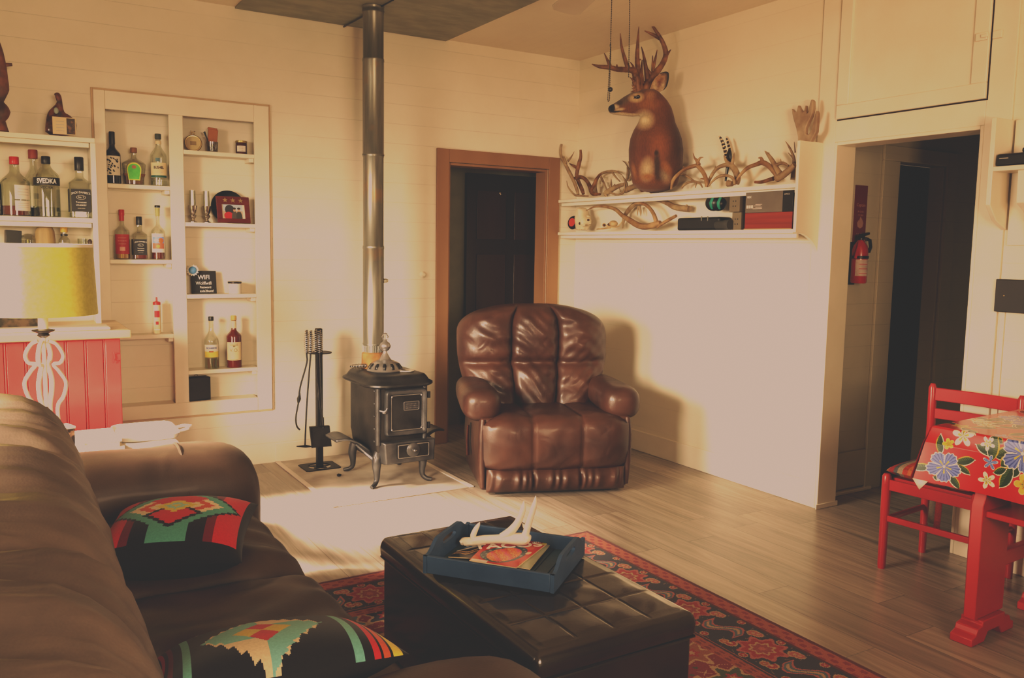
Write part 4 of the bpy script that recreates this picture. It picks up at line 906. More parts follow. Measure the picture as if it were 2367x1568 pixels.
# pierced dome lid with finial
dx, dy = PY(890, 858, 4.97).x, 4.97
dome = MB().lathe([(.112, .692), (.116, .697), (.110, .703), (.098, .722), (.080, .742), (.058, .754), (.040, .760), (.034, .768), (.024, .785), (.018, .797), (.014, .805), (.014, .815), (.024, .822), (.034, .838), (.035, .850), (.028, .866), (.014, .876), (.010, .884), (.0, .886)], (dx, dy, 0), 40)
lid = obj('dome_lid', dome, NICK, sv, ang=50)
for k in range(12):
    a = 2*PI*k/12+.1
    def pt(r, z, da): return (dx+r*math.cos(a+da), dy+r*math.sin(a+da), z)
    obj('vent_slot', MB().add([pt(.1085, .708, -.075), pt(.1085, .708, .075), pt(.095, .730, .12), pt(.083, .742, .09), pt(.083, .742, -.09), pt(.095, .730, -.12)], [(0, 1, 2, 3, 4, 5)]), K_BLACK, lid, solid=.002)
obj('finial_ring', MB().tube([(dx+.018*math.cos(a)*(1+.2*math.cos(6*a)), dy, .905+.022*math.sin(a)) for a in np.linspace(0, 2*PI, 20, endpoint=False)], .004, 6, close=True).tube([(dx, dy, .885), (dx, dy, .922)], .004, 6), NICK, lid)
q = PZ(938, 857, .695)
one('trivet_ring', MB().lathe([(.030, 0), (.052, .001), (.054, .005), (.048, .007), (.030, .006)], (q.x, q.y, .6932), 28, caps=False), mat('pale_stone', (.62, .56, .48), rough=.5), 'small pale round trivet lying on the stove top beside the dome lid', 'trivet')
q = PZ(830, 849, .705)
ll = thing('lid_lifter', 'coil-handled iron lid lifter lying on the stove top', 'tool', (q.x, q.y, .693))
def coil(p0, p1, r0, r1, turns, w, n=10):
    p0, p1 = Vector(p0), Vector(p1); ax = (p1-p0); L_ = ax.length; ax.normalize(); a = ax.orthogonal().normalized(); b = ax.cross(a); P = []
    N = int(turns*n)
    for i in range(N+1):
        t = i/N; r = lerp(r0, r1, t)*(.75+.5*math.sin(PI*min(1, t*1.02))); an = 2*PI*turns*t
        P.append(p0+ax*(L_*t)+a*(r*math.cos(an))+b*(r*math.sin(an)))
    return MB().tube(P, w, 5)
obj('coil_handle', coil((q.x-.055, q.y, .711), (q.x+.055, q.y-.004, .711), .012, .012, 11, .0022), mat('coil_steel', (.30, .27, .22), metal=.8, rough=.4), ll)
obj('shank', MB().tube([(q.x-.06, q.y, .711), (q.x+.06, q.y-.004, .708), (q.x+.085, q.y-.006, .6975)], [.004, .004, .004], 6), IRONB, ll)

# stove pipe
ppx, ppy = 2.062, 5.125
sp = thing('stove_pipe', 'grey galvanised stove pipe from the stove up to the ceiling sheet', 'pipe', (ppx, ppy, .6925))
PIPE = mat('galvanised_pipe', (.15, .15, .125), (.27, .265, .225), scale=5, rough=.36, metal=.7, stretch=(6, 6, .6), lo=.3, hi=.7)
nt = PIPE.node_tree; b_ = nt.nodes['Principled BSDF']; src = b_.inputs['Base Color'].links[0].from_socket; tc = nt.nodes['Texture Coordinate']
nn = _n(nt, 'ShaderNodeTexNoise', -900, 800); nn.inputs['Scale'].default_value = 3.2; nn.inputs['Detail'].default_value = 6; nt.links.new(tc.outputs['Object'], nn.inputs['Vector'])
m2 = _n(nt, 'ShaderNodeMapRange', -700, 800); m2.inputs['From Min'].default_value = .56; m2.inputs['From Max'].default_value = .70; nt.links.new(nn.outputs[0], m2.inputs[0])
mx = _n(nt, 'ShaderNodeMix', -200, 400, data_type='RGBA'); mx.inputs[7].default_value = (.33, .20, .09, 1); nt.links.new(m2.outputs[0], mx.inputs[0]); nt.links.new(src, mx.inputs[6]); nt.links.new(mx.outputs[2], b_.inputs['Base Color'])
pr_ = .064
zj = [PY(866, v, ppy).z for v in (812, 572, 360, 140, 30)]
secs = [(.735, zj[0]+.045)]+[(zj[i]+(.045 if i == 0 else 0), zj[i+1]) for i in range(4)]+[(zj[4], HC-.0125)]
for i, (z0, z1) in enumerate(secs):
    r = pr_+(.002 if i % 2 else 0)
    prof = [(r, z0), (r, z1)] if i == 0 else [(r+.003, z0), (r+.003, z0+.008), (r, z0+.012), (r, z1-.012), (r+.002, z1-.008), (r+.002, z1)]
    obj('pipe_section', MB().lathe(prof, (ppx, ppy, 0), 32, caps=(i == 5)), PIPE, sp, ang=60)
cr_ = MB()
for k in range(40):
    a = 2*PI*k/40; cr_.tube([(ppx+(pr_+.002)*math.cos(a), ppy+(pr_+.002)*math.sin(a), zj[0]-.002), (ppx+(pr_+.001)*math.cos(a), ppy+(pr_+.001)*math.sin(a), zj[0]+.04)], .002, 5)
obj('crimped_end', cr_, PIPE, sp)
obj('rusty_collar', MB().lathe([(.086, .6925), (.080, .697), (.076, .72), (.074, zj[0]-.012), (.066, zj[0]-.006), (.062, zj[0])], (ppx, ppy, 0), 32), mat('orange_rust', (.20, .09, .03), (.36, .19, .075), scale=14, rough=.85), sp)
q = PY(880, 650, ppy-.02); obj('damper_handle', coil((q.x+.006, q.y, q.z), (q.x+.045, q.y-.01, q.z+.004), .010, .010, 5, .003).tube([(ppx+.05, ppy-.02, q.z), (q.x+.01, q.y, q.z)], .004, 6), mat('coil_brass', (.40, .33, .2), metal=.8, rough=.4), sp)
zw = HC-.02
obj('support_wire', MB().tube([PZ(793, 63, zw), PZ(909, 0, zw)], .005, 6), K_BLACK, sp)

# ------------------------------------------------------------------ fireplace tools
BI = mat('black_iron', (.016, .015, .014), (.028, .026, .024), scale=12, rough=.5, metal=.4)
tx, ty = 1.792, 5.40
ts = thing('fire_tool_stand', 'black iron stand with square post and star plate base left of the stove', 'tool stand', (tx, ty, .006))
base = MB(); cx, cy = tx, 5.402
ol = [(cx-.118, cy-.10), (cx+.118, cy-.10), (cx+.118, cy+.10), (cx-.118, cy+.10)]
inner = [(.075*math.cos(a), .075*math.sin(a)) for a in np.linspace(0, 2*PI, 40, endpoint=False)]
def sq(a, h=.118, k=.10):
    c, s = math.cos(a), math.sin(a); m_ = min(h/abs(c) if abs(c) > 1e-6 else 9, k/abs(s) if abs(s) > 1e-6 else 9); return (m_*c, m_*s)
A = np.linspace(0, 2*PI, 40, endpoint=False)
o_ = [sq(a) for a in A]
rs = [[(cx+x, cy+y, z) for x, y in L_] for L_, z in ((o_, .006), (o_, .011), (inner, .011), (inner, .006))]
base.rings(rs, caps=False, close=True); obj('base_plate', base, BI, ts)
stp = [((.078 if i % 2 == 0 else .034)*math.sin(i*PI/5+.2), (.078 if i % 2 == 0 else .034)*math.cos(i*PI/5+.2)) for i in range(10)]
obj('star', MB().prism(stp, .005, Matrix.Translation((cx, cy, .006))), BI, ts)
zd = PY(722, 816, ty).z; ztop = PY(720, 760, ty).z
obj('post', MB().box((tx, ty, (.011+ztop)/2), (.040, .040, ztop-.011)), BI, ts, bevel=.004)
obj('hanger_disc', MB().lathe([(.078, zd-.004), (.080, zd), (.078, zd+.003), (0, zd+.003)], (tx+.005, ty, 0), 28), BI, ts)
STEEL = mat('steel_coil', (.45, .42, .38), metal=.9, rough=.3)
GT = 'tools hanging on the stand'
def tool(nm, label, u0, y, pts, head, rad=.0055):
    """pts: photo points of the rod from the disc down; the coil handle stands above"""
    P = [PY(u, v, y) for u, v in pts]; t = thing(nm, label, 'fire tool', (P[0].x, y, .25), 0, GT)
    zt = P[0].z; d = (P[0]-P[1]).normalized()
    tp = Vector((P[0].x, y, zd+.006)); tq = tp+Vector((0, 0, .150))+Vector((d.x*.03, 0, 0))
    obj('rod', MB().tube([tuple(q) for q in smooth_path([tuple(tq), tuple(tp)]+[tuple(q) for q in P[1:]], 5)], rad, 8), BI, t)
    obj('coil_handle', coil(tp+Vector((0, 0, .004)), tq, .0145, .0115, 12, .0026), STEEL, t)
    for h_name, mb in head(P, y): obj(h_name, mb, BI, t, solid=0)
    return t
leaf = lambda c, r=.014, h=.038, tilt=0: MB().lathe([(.003, -h), (r*.8, -h*.35), (r, 0), (r*.6, h*.5), (.004, h)], c, 12, (0, tilt, 0), sy=.5)
tool('poker', 'curved poker with a leaf-shaped swelling hanging at the far left of the stand', 716, ty-.06, [(709, 818), (709, 840), (694, 895), (690, 930), (684, 965), (686, 985), (693, 994)], lambda P, y: [('leaf', leaf(PY(691, 922, y), tilt=.15))])
def rake(P, y):
    c = PY(706, 1031, y); return [('rake_plate', MB().add([c+Vector((-.055, .01, .004)), c+Vector((.0, -.02, .010)), c+Vector((.045, -.012, -.004)), c+Vector((.045, -.006, -.012)), c+Vector((0, 0, -.012)), c+Vector((-.055, .012, -.004))], [(0, 1, 2, 3, 4, 5)]))]
tool('ash_rake', 'straight ash rake with a flat blade hanging between poker and post', 712, ty-.098, [(718, 818), (716, 845), (709, 940), (705, 1030)], rake)
tool('log_hook', 'short hook with a dark leaf-shaped swelling hanging right behind the shovel', 731, ty-.06, [(730, 818), (732, 870), (737, 905), (739, 935), (743, 965), (741, 985)], lambda P, y: [('leaf', leaf(PY(738, 918, y), .016, .042, -.1))])
def shovel(P, y):
    a, b, c_, d_ = [PY(u, v, y-.02) for u, v in ((714, 986), (759, 983), (766, 1032), (720, 1036))]
    n = Vector((0, .028, 0)); mb = MB().add([a, b, c_, d_], [(0, 1, 2, 3)])
    mb.add([a, a-n, b-n, b], [(0, 1, 2, 3)]).add([a, a-n*.9, d_-n*.25, d_], [(0, 1, 2, 3)]).add([b, b-n*.9, c_-n*.25, c_], [(0, 1, 2, 3)])
    bm_ = mb
    return [('shovel_pan', bm_), ('socket', MB().tube([PY(746, 965, y-.012), PY(747, 990, y-.02)], .008, 8))]
tool('fire_shovel', 'flat shovel with a square pan hanging at the front right of the stand', 740, ty-.098, [(739, 818), (740, 850), (743, 920), (746, 985)], shovel)
q = PZ(783, 1105)
one('charcoal_lump', MB().ell((q.x, q.y, .018), (.016, .011, .010), 8, 6, (.3, .2, .5)).ell((q.x+.01, q.y+.004, .016), (.010, .008, .008), 7, 5), K_BLACK, 'small black lump of charcoal lying on the floor pad', 'charcoal')

# ------------------------------------------------------------------ recliner
LEA = leather('chestnut_leather', (.038, .0165, .0115), (.066, .029, .019), rough=.42, wr=.8, coat=.10, wscale=5.5)
RB = Vector((.358, .934, 0)); RR = Vector((.934, -.358, 0)); RO = Vector((2.83, 4.13, 0))
rec = thing('recliner', 'chestnut brown leather recliner with tufted back and padded footrest', 'armchair', RO, math.atan2(-.358, .934))
def nz(x, y, s=1.0): return math.sin(x*s*1.7+1.3*math.sin(y*s*1.1))*math.cos(y*s*1.9+1.1*math.sin(x*s*.8))
def bell(x, w): return math.exp(-(x/w)**2)
def rback(front):
    def f(a, t):
        s = 2*a-1
        k = max(0, (t-.66)/.34); w = .405+.105*math.sin(min(1, t/.55)*PI/2)-.20*k**2.4
        ss = s; x = ss*w-.02
        z = .42+.685*(1-(1-t)**1.15)
        z -= .03*abs(s)**3*k
        e = (max(0, 1-abs(s)**5.0))**.5*(max(0, 1-max(0, (t-.80)/.20)**2.2))**.5
        cut = bell(abs(s)-.31, .028); row = bell(t-.40, .035)
        q = 1-((abs(s)-.65)/.35)**2 if abs(s) > .31 else 1-(s/.31)**2
        puff = .105*e+.045*max(0, q)*(.6+.4*abs(math.sin((t-.40)*PI/.62)))*e
        puff -= .034*cut*e+.034*row*e
        puff += .007*nz(s*5+t*3, t*7, 1.4)*e+.005*math.sin((abs(s)*1.6-t*2.2)*23+2*s)*e*bell(t-.36, .3)*abs(s)**.5+.004*math.sin((s*2+t*5)*9+3*math.sin(s*7))*e
        y = .62+.20*(z-.42)
        y = y-puff if front else y+.09*e
        if t > .45 and front: y -= .03*e*min(1, (t-.45)/.2)
        return Vector((x, y, z))
    return f
mb = MB().grid(64, 56, rback(True)); mb.grid(24, 20, rback(False))
rec_l = lambda mb_: mb_
bk_ = obj('backrest', mb, LEA, rec, world=False, ang=80)
def seatf(a, t):
    s = 2*a-1
    P = [(.60, .462), (.30, .470), (.10, .478), (.02, .470), (-.030, .430), (-.045, .34), (-.042, .25), (-.030, .19), (.000, .160)]
    q = t*(len(P)-1); i = min(int(q), len(P)-2); fr = q-i
    p0, p1, p2, p3 = P[max(i-1, 0)], P[i], P[i+1], P[min(i+2, len(P)-1)]
    cr2 = lambda k: .5*((2*p1[k])+(-p0[k]+p2[k])*fr+(2*p0[k]-5*p1[k]+4*p2[k]-p3[k])*fr**2+(-p0[k]+3*p1[k]-3*p2[k]+p3[k])*fr**3)
    y, z = cr2(0), cr2(1)
    e = 1-abs(s)**7; cut = bell(abs(s)-.34, .02)
    q2 = 1-((abs(s)-.67)/.33)**2 if abs(s) > .34 else 1-(s/.34)**2
    d = .011*max(0, q2)-.009*cut-.055*(1-e)
    ny, nz_ = (-.15, 1) if t < .33 else ((-.75, .65) if t < .5 else (-1, 0))
    d += .003*nz(s*6, t*9, 1.5)
    w = .448-.02*max(0, t-.5)
    return Vector((s*w, y+ny*d, z+nz_*d))
st_ = obj('seat', MB().grid(60, 40, seatf), LEA, rec, world=False, ang=80)
def footf(a, t):
    s = 2*a-1; z = lerp(.165, .028, t); e = (1-abs(s)**8); v = math.sin(PI*min(1, t*.95+.03))**.6
    cut = bell(abs(s)-.34, .025)
    y = .012-.058*v*e+.03*cut*v
    x = s*.425
    y -= .007*math.sin(x*95+2*t+2*math.sin(x*31))*v*(1-cut)*(.7+.3*abs(math.sin(x*11+1)))
    return Vector((x, y, z))
obj('footrest', MB().grid(110, 16, footf), LEA, rec, world=False, ang=80)
def sect(cx, cz, rx, rz, y, p=2.6, n=24, sh=0): return [Vector((cx+rx*abs(math.cos(a))**(2/p)*math.copysign(1, math.cos(a)), y+sh*math.sin(a), cz+rz*abs(math.sin(a))**(2/p)*math.copysign(1, math.sin(a)))) for a in np.linspace(0, 2*PI, n, endpoint=False)]
for s in (-1, 1):
    c = .440 if s < 0 else .430; k = 1.0 if s < 0 else 1.0
    mb = MB().rings([sect(s*c, .535+dz, rx*k, rz, y) for y, rx, rz, dz in ((.045, .03, .03, -.01), (.055, .075, .07, -.005), (.085, .108, .095, 0), (.14, .122, .105, .002), (.26, .120, .102, .004), (.42, .112, .098, .006), (.60, .105, .095, .01), (.72, .095, .085, .01), (.76, .05, .05, .01))])
    obj('armrest', mb, LEA, rec, world=False, sub=1)
    sd = MB().rings([[Vector((s*x, y, z)) for x, z in ((.35, .03), (.455+.0*y, .03), (.470, .25), (.462, .47), (.35, .47))] for y in (.04, .10, .45, .74)])
    obj('side_panel', sd, LEA, rec, world=False, bevel=.02, seg=3)
    obj('front_roll', MB().tube([(s*.443, .040, .05), (s*.448, .034, .2), (s*.450, .034, .36), (s*.445, .045, .46)], [.016, .022, .022, .016], 10), LEA, rec, world=False)
obj('lever_recess', MB().prism([(.36, .17), (.42, .19), (.445, .36), (.405, .37), (.385, .25)], .002, Matrix(((0, 0, -1, -.4695), (1, 0, 0, 0), (0, 1, 0, 0), (0, 0, 0, 1)))), K_BLACK, rec, world=False)
obj('lever', MB().tube([(-.48, .45, .15), (-.484, .455, .25), (-.480, .45, .345)], [.014, .013, .010], 10, flat=.5), mat('dark_red_wood', (.06, .02, .012), rough=.3), rec, world=False)
obj('base', MB().box((0, .36, .0195), (.72, .58, .037)), K_BLACK, rec, world=False)

# ------------------------------------------------------------------ sofa
SLE = leather('dark_brown_leather', (.044, .028, .019), (.080, .052, .036), rough=.52, wr=.7, coat=.04, wscale=2.6)
sofa = thing('sofa', 'dark brown leather sofa with puffy arms along the left side', 'sofa', (.3, 2.45, 0))
obj('base', MB().b2((-.25, 1.12, .04), (.74, 3.72, .30)), SLE, sofa, bevel=.03, seg=3)
for x in (-.18, .66):
    for y in (1.2, 3.64): obj('foot', MB().lathe([(.025, 0), (.03, .041), (0, .041)], (x, y, 0), 12), K_BLACK, sofa)
def cushion(x0, x1, y0, y1, z0, z1, p=5, wrink=.008, seed=0.0, nose=.03):
    def f(top):
        def g(u, v):
            a, b = 2*u-1, 2*v-1
            e = max(0, (1-abs(a)**p))**.42*max(0, (1-abs(b)**p))**.42
            x = lerp(x0, x1, u); y = lerp(y0, y1, v)
            h = (z1-z0)/2; zc_ = (z0+z1)/2
            w = wrink*(nz(x*6+seed, y*9, 1.3)+.6*math.sin(y*34+3*math.sin(x*8+seed)))*e
            return Vector((x+(nose*e*0), y, zc_+(h*e+w if top else -h*e)))
        return g
    return MB().grid(48, 48, f(True)).grid(16, 16, f(False))
obj('seat_cushion', cushion(.02, .845, 2.628, 3.34, .245, .475, seed=1.0), SLE, sofa, ang=80)
obj('seat_cushion', cushion(.02, .845, 1.50, 2.632, .245, .478, seed=4.0), SLE, sofa, ang=80)
def fpanel(u, v):
    y = lerp(1.5, 3.34, u); b = abs(math.sin(PI*(y-2.63)/1.2))**.5 if abs(y-2.63) < .6 else 1
    x = .775+.045*math.sin(PI*min(1, v*.96+.02))**.5*(.6+.4*b)+.005*nz(y*9, v*7, 1.2); return Vector((x, y, lerp(.33, .06, v)))
obj('front_panel', MB().grid(70, 14, fpanel), SLE, sofa, ang=80)
def backroll(y0, y1, seed, top=.955):
    rs = []
    for k in range(61):
        t = .5-.5*math.cos(PI*k/60); b = 2*t-1; e = max(.02, (1-abs(b)**9))**.32; y = lerp(y0, y1, t)
        ring = []
        for j in range(28):
            a = 2*PI*j/28; c, s = math.cos(a), math.sin(a)
            w = 1+.034*math.sin(y*26+3*c+seed)*max(0, s)+.022*math.sin(y*71+5*c+2*math.sin(a*2))*max(0, s)+.03*nz(y*6+seed, a*2, 1)
            ring.append(Vector((-.015+.225*e*w*abs(c)**.8*math.copysign(1, c)+.03*s*0, y, .665+(top-.665)*e*w*abs(s)**.75*math.copysign(1, s))))
        rs.append(ring)
    return MB().rings(rs)
SLB = leather('lit_brown_leather', (.105, .082, .066), (.175, .138, .112), rough=.5, wr=.8, coat=.05, wscale=3)  # lighter copy of the sofa leather; light on the back is in its colour
for y0, y1, sd_ in ((2.56, 3.37, .5), (1.62, 2.62, 2.1), (.95, 1.68, 3.4)): obj('back_cushion', backroll(y0, y1, sd_), SLB, sofa, ang=80)
obj('back_frame', MB().b2((-.30, 1.0, .04), (-.10, 3.72, .64)), SLE, sofa, bevel=.05, seg=4)
def arm(cy, ry, front, back, top, zlow=.06, seed=0, bul=1.0):
    rs = []
    for k, (fx, sc) in enumerate(((0, .05), (.008, .55), (.03, .80), (.07, .93), (.13, 1.0), (.25, 1.02), (.36, .985), (.42, 1.0), (.55, 1.01), (.75, 1.0), (.95, .98), (1, .9))):
        x = lerp(front, back, fx); ring = []
        for j in range(30):
            a = 2*PI*j/30; c, s = math.cos(a), math.sin(a); zc_ = (top+zlow)/2
            w = 1+.02*nz(x*11+seed, a*2.3, 1.1)
            rr_ = (.90+.10*max(0, s))
            ring.append(Vector((x, cy+ry*sc*w*rr_*abs(c)**.72*math.copysign(1, c), zc_+(top-zlow)/2*sc*w*abs(s)**.62*math.copysign(1, s))))
        rs.append(ring)
    return MB().rings(rs)
obj('armrest', arm(3.565, .255, .905, -.22, .655, seed=1), SLE, sofa, sub=1)
obj('armrest', arm(1.315, .27, .955, -.22, .665, seed=5), SLE, sofa, sub=1)
sm = MB().tube([(.595, 3.565+.262*math.cos(a), .36+.305*math.sin(a)) for a in np.linspace(.35, PI-.3, 18)], .007, 8); obj('welt', sm, SLE, sofa)

# ------------------------------------------------------------------ pillows
def pillow(name, label, c, ex, ey, w, h, th, fn):
    t = thing(name, label, 'pillow', c)
    ex, ey = Vector(ex).normalized(), Vector(ey); ey = (ey-ex*ey.dot(ex)).normalized(); n = ex.cross(ey)
    def f(side):
        def g(u, v):
            a, b = 2*u-1, 2*v-1
            e = (max(0, 1-abs(a)**2.6))**.55*(max(0, 1-abs(b)**2.6))**.55
            pin = 1-.07*(1-abs(b)**2)*abs(a)**3; pin2 = 1-.07*(1-abs(a)**2)*abs(b)**3
            return Vector(c)+ex*(a*w/2*pin)+ey*(b*h/2*pin2)+n*(side*th/2*e)
        return g
    N = 180
    o = obj('cover', MB().grid(N, N, f(1)), mat(name+'_wool', (1, 1, 1), attr='col', rough=.9, sheen=.1, rvar=.18, scale=180, lo=.3, hi=.7), t, ang=80)
    uv = np.array([[(i+.5)/N, (j+.5)/N] for j in range(N) for i in range(N)])
    vcol(o, lambda c_: fn(uv[:, 0], uv[:, 1]))
    o2 = obj('back_cover', MB().grid(30, 30, f(-1)), mat(name+'_back', (.015, .014, .014), rough=.9), t, ang=80)
    return t
def C_(h, *c): return np.array([c])
def setc(col, msk, c): col[msk] = c
TEAL, CRE, REDW, BLK, YEL, DKR, ORG = (.10, .33, .29), (.68, .58, .42), (.50, .022, .028), (.010, .010, .011), (.62, .50, .06), (.15, .008, .010), (.55, .10, .03)
def pat1(u, v):
    n = len(u); col = np.tile(np.array(BLK), (n, 1)).astype(float)
    x = np.abs(u-.5); y = v-.55; st = 1/26; ys = np.floor(v/st)*st-.55
    zig = .022*(np.abs(((v/st) % 1)-.5)*2)
    inb = (v > .10) & (v < .93) & (x < .46)
    setc(col, inb & (x > .30), REDW); setc(col, inb & (x > .24) & (x <= .30), DKR)
    d = x*1.0+np.abs(y)*1.05+zig
    setc(col, (d < .46) & inb, BLK); setc(col, (d < .43) & inb, TEAL)
    setc(col, (np.abs(u-.5) < .13) & (v < .32) & (v > .10), TEAL)
    setc(col, (d < .33) & (np.abs(y) < x*.75+.03), CRE); setc(col, (d < .27) & (d > .2) & (np.abs(y) < x*.6), ORG)
    for s in (-1, 1):
        yy = np.abs(y-s*.135); dd = x*.95+yy+zig
        setc(col, (dd < .20), BLK if s < 0 else REDW); setc(col, dd < .16, REDW)
    dd = x*.8+np.abs(y)+zig; setc(col, dd < .125, YEL); setc(col, dd < .075, (.30, .55, .50)); setc(col, dd < .035, YEL)
    return col
pillow('patterned_pillow', 'wool pillow with a turquoise diamond and red corners against the far sofa arm', (.460, 2.79, .545), (.93, -.36, .02), (.20, .96, .11), .45, .43, .19, pat1)
def pat2(u, v):
    v = 1-v
    n = len(u); col = np.tile(np.array(BLK), (n, 1)).astype(float); x = np.abs(u-.45)*1.02
    for x0, x1, c in ((.325, .365, (.16, .44, .42)), (.405, .435, REDW), (.445, .475, ORG), (.485, .52, YEL)):
        setc(col, (u-.45 > x0) & (u-.45 < x1), c)
    for x0, x1, c in ((.30, .335, (.16, .44, .42)), (.37, .395, DKR), (.41, .43, REDW)): setc(col, (.45-u > x0) & (.45-u < x1), c)
    st = 1/22; vv = (v-.66)*.85; zig = .04*(np.abs(((u/st) % 1)-.5)*2); zv = .02*(np.abs(((v/st) % 1)-.5)*2)
    d = x*1.0+np.abs(vv)*.85
    setc(col, (d+zig < .29) & (x < .24), CRE); setc(col, (d+zv < .27) & (np.sign(vv) == np.sign(u-.45)) & (x < .26), (.20, .50, .50)); setc(col, (d+zig < .27) & (np.sign(vv) != np.sign(u-.45)) & (np.abs(vv) < .10), (.20, .50, .50))
    setc(col, d < .125, YEL); setc(col, (d < .125) & ((np.abs(vv)*.85 > x)), REDW)
    for k, s in ((.50, 1), ):
        dd = np.abs(u-.70)+np.abs(v-.16)*.9+zv; setc(col, (dd < .13), CRE); setc(col, dd < .05, BLK); setc(col, (dd < .13) & (np.abs(v-.16) > .09), BLK)
        dd = np.abs(u-.20)+np.abs(v-.16)*.9+zv; setc(col, (dd < .13), CRE); setc(col, dd < .05, BLK)
    return col
pillow('patterned_pillow', 'black wool pillow with a white zigzag star and striped sides against the near sofa arm', (.470, 1.745, .590), (.985, -.13, .0), (.10, .95, -.30), .48, .46, .15, pat2)

# ------------------------------------------------------------------ ottoman
OX0, OX1, OY0, OY1, OZ = 1.128, 1.682, 1.722, 2.755, .447
OLE = leather('black_brown_leather', (.016, .012, .009), (.026, .020, .014), rough=.26, wr=.25, coat=.7, wscale=3)
ot = thing('ottoman', 'black leather storage ottoman with a tufted lid on the red rug', 'ottoman', ((OX0+OX1)/2, (OY0+OY1)/2, .008))
obj('body', MB().b2((OX0+.012, OY0+.012, .03), (OX1-.012, OY1-.012, .372)), OLE, ot, bevel=.012, seg=3)
for x in (OX0+.06, OX1-.06):
    for y in (OY0+.06, OY1-.06): obj('foot', MB().box((x, y, .020), (.05, .05, .024)), K_BLACK, ot)
def rr4(d, z, r=.022): return [((OX0+OX1)/2+x, (OY0+OY1)/2+y, z) for x, y in rrect((OX1-OX0)/2-d, (OY1-OY0)/2-d, max(.004, r-d))]
LZ = .378
mb = MB().rings([rr4(d, z) for d, z in ((.004, LZ), (0, LZ+.006), (-.002, LZ+.03), (-.001, OZ-.032), (.002, OZ-.022), (.007, OZ-.013), (.014, OZ-.006), (.023, OZ-.002), (.030, OZ-.001))])
def lidf(u, v):
    x = lerp(OX0+.026, OX1-.026, u); y = lerp(OY0+.026, OY1-.026, v)
    cx = u*4; cy = v*6; fx = abs(cx-round(cx)); fy = abs(cy-round(cy)); e = min(1, min(u, 1-u)/.05)*min(1, min(v, 1-v)/.03)
    dip = max(.0030*bell(fx, .022) if .06 < u < .94 else 0, .0026*bell(fy, .030) if .04 < v < .96 else 0)
    pf = .0022*abs(math.sin(PI*cx)*math.sin(PI*cy))
    return Vector((x, y, OZ-.0015+(.003+pf-dip+.0012*nz(x*22, y*17, 1))*e))
mb.grid(150, 240, lidf)
obj('lid', mb, OLE, ot, ang=80)
obj('welt', MB().tube([(x, y, .372) for x, y in ((OX0+.008, OY0+.008), (OX1-.008, OY0+.008), (OX1-.008, OY1-.008), (OX0+.008, OY1-.008))], .005, 8, close=True), OLE, ot)

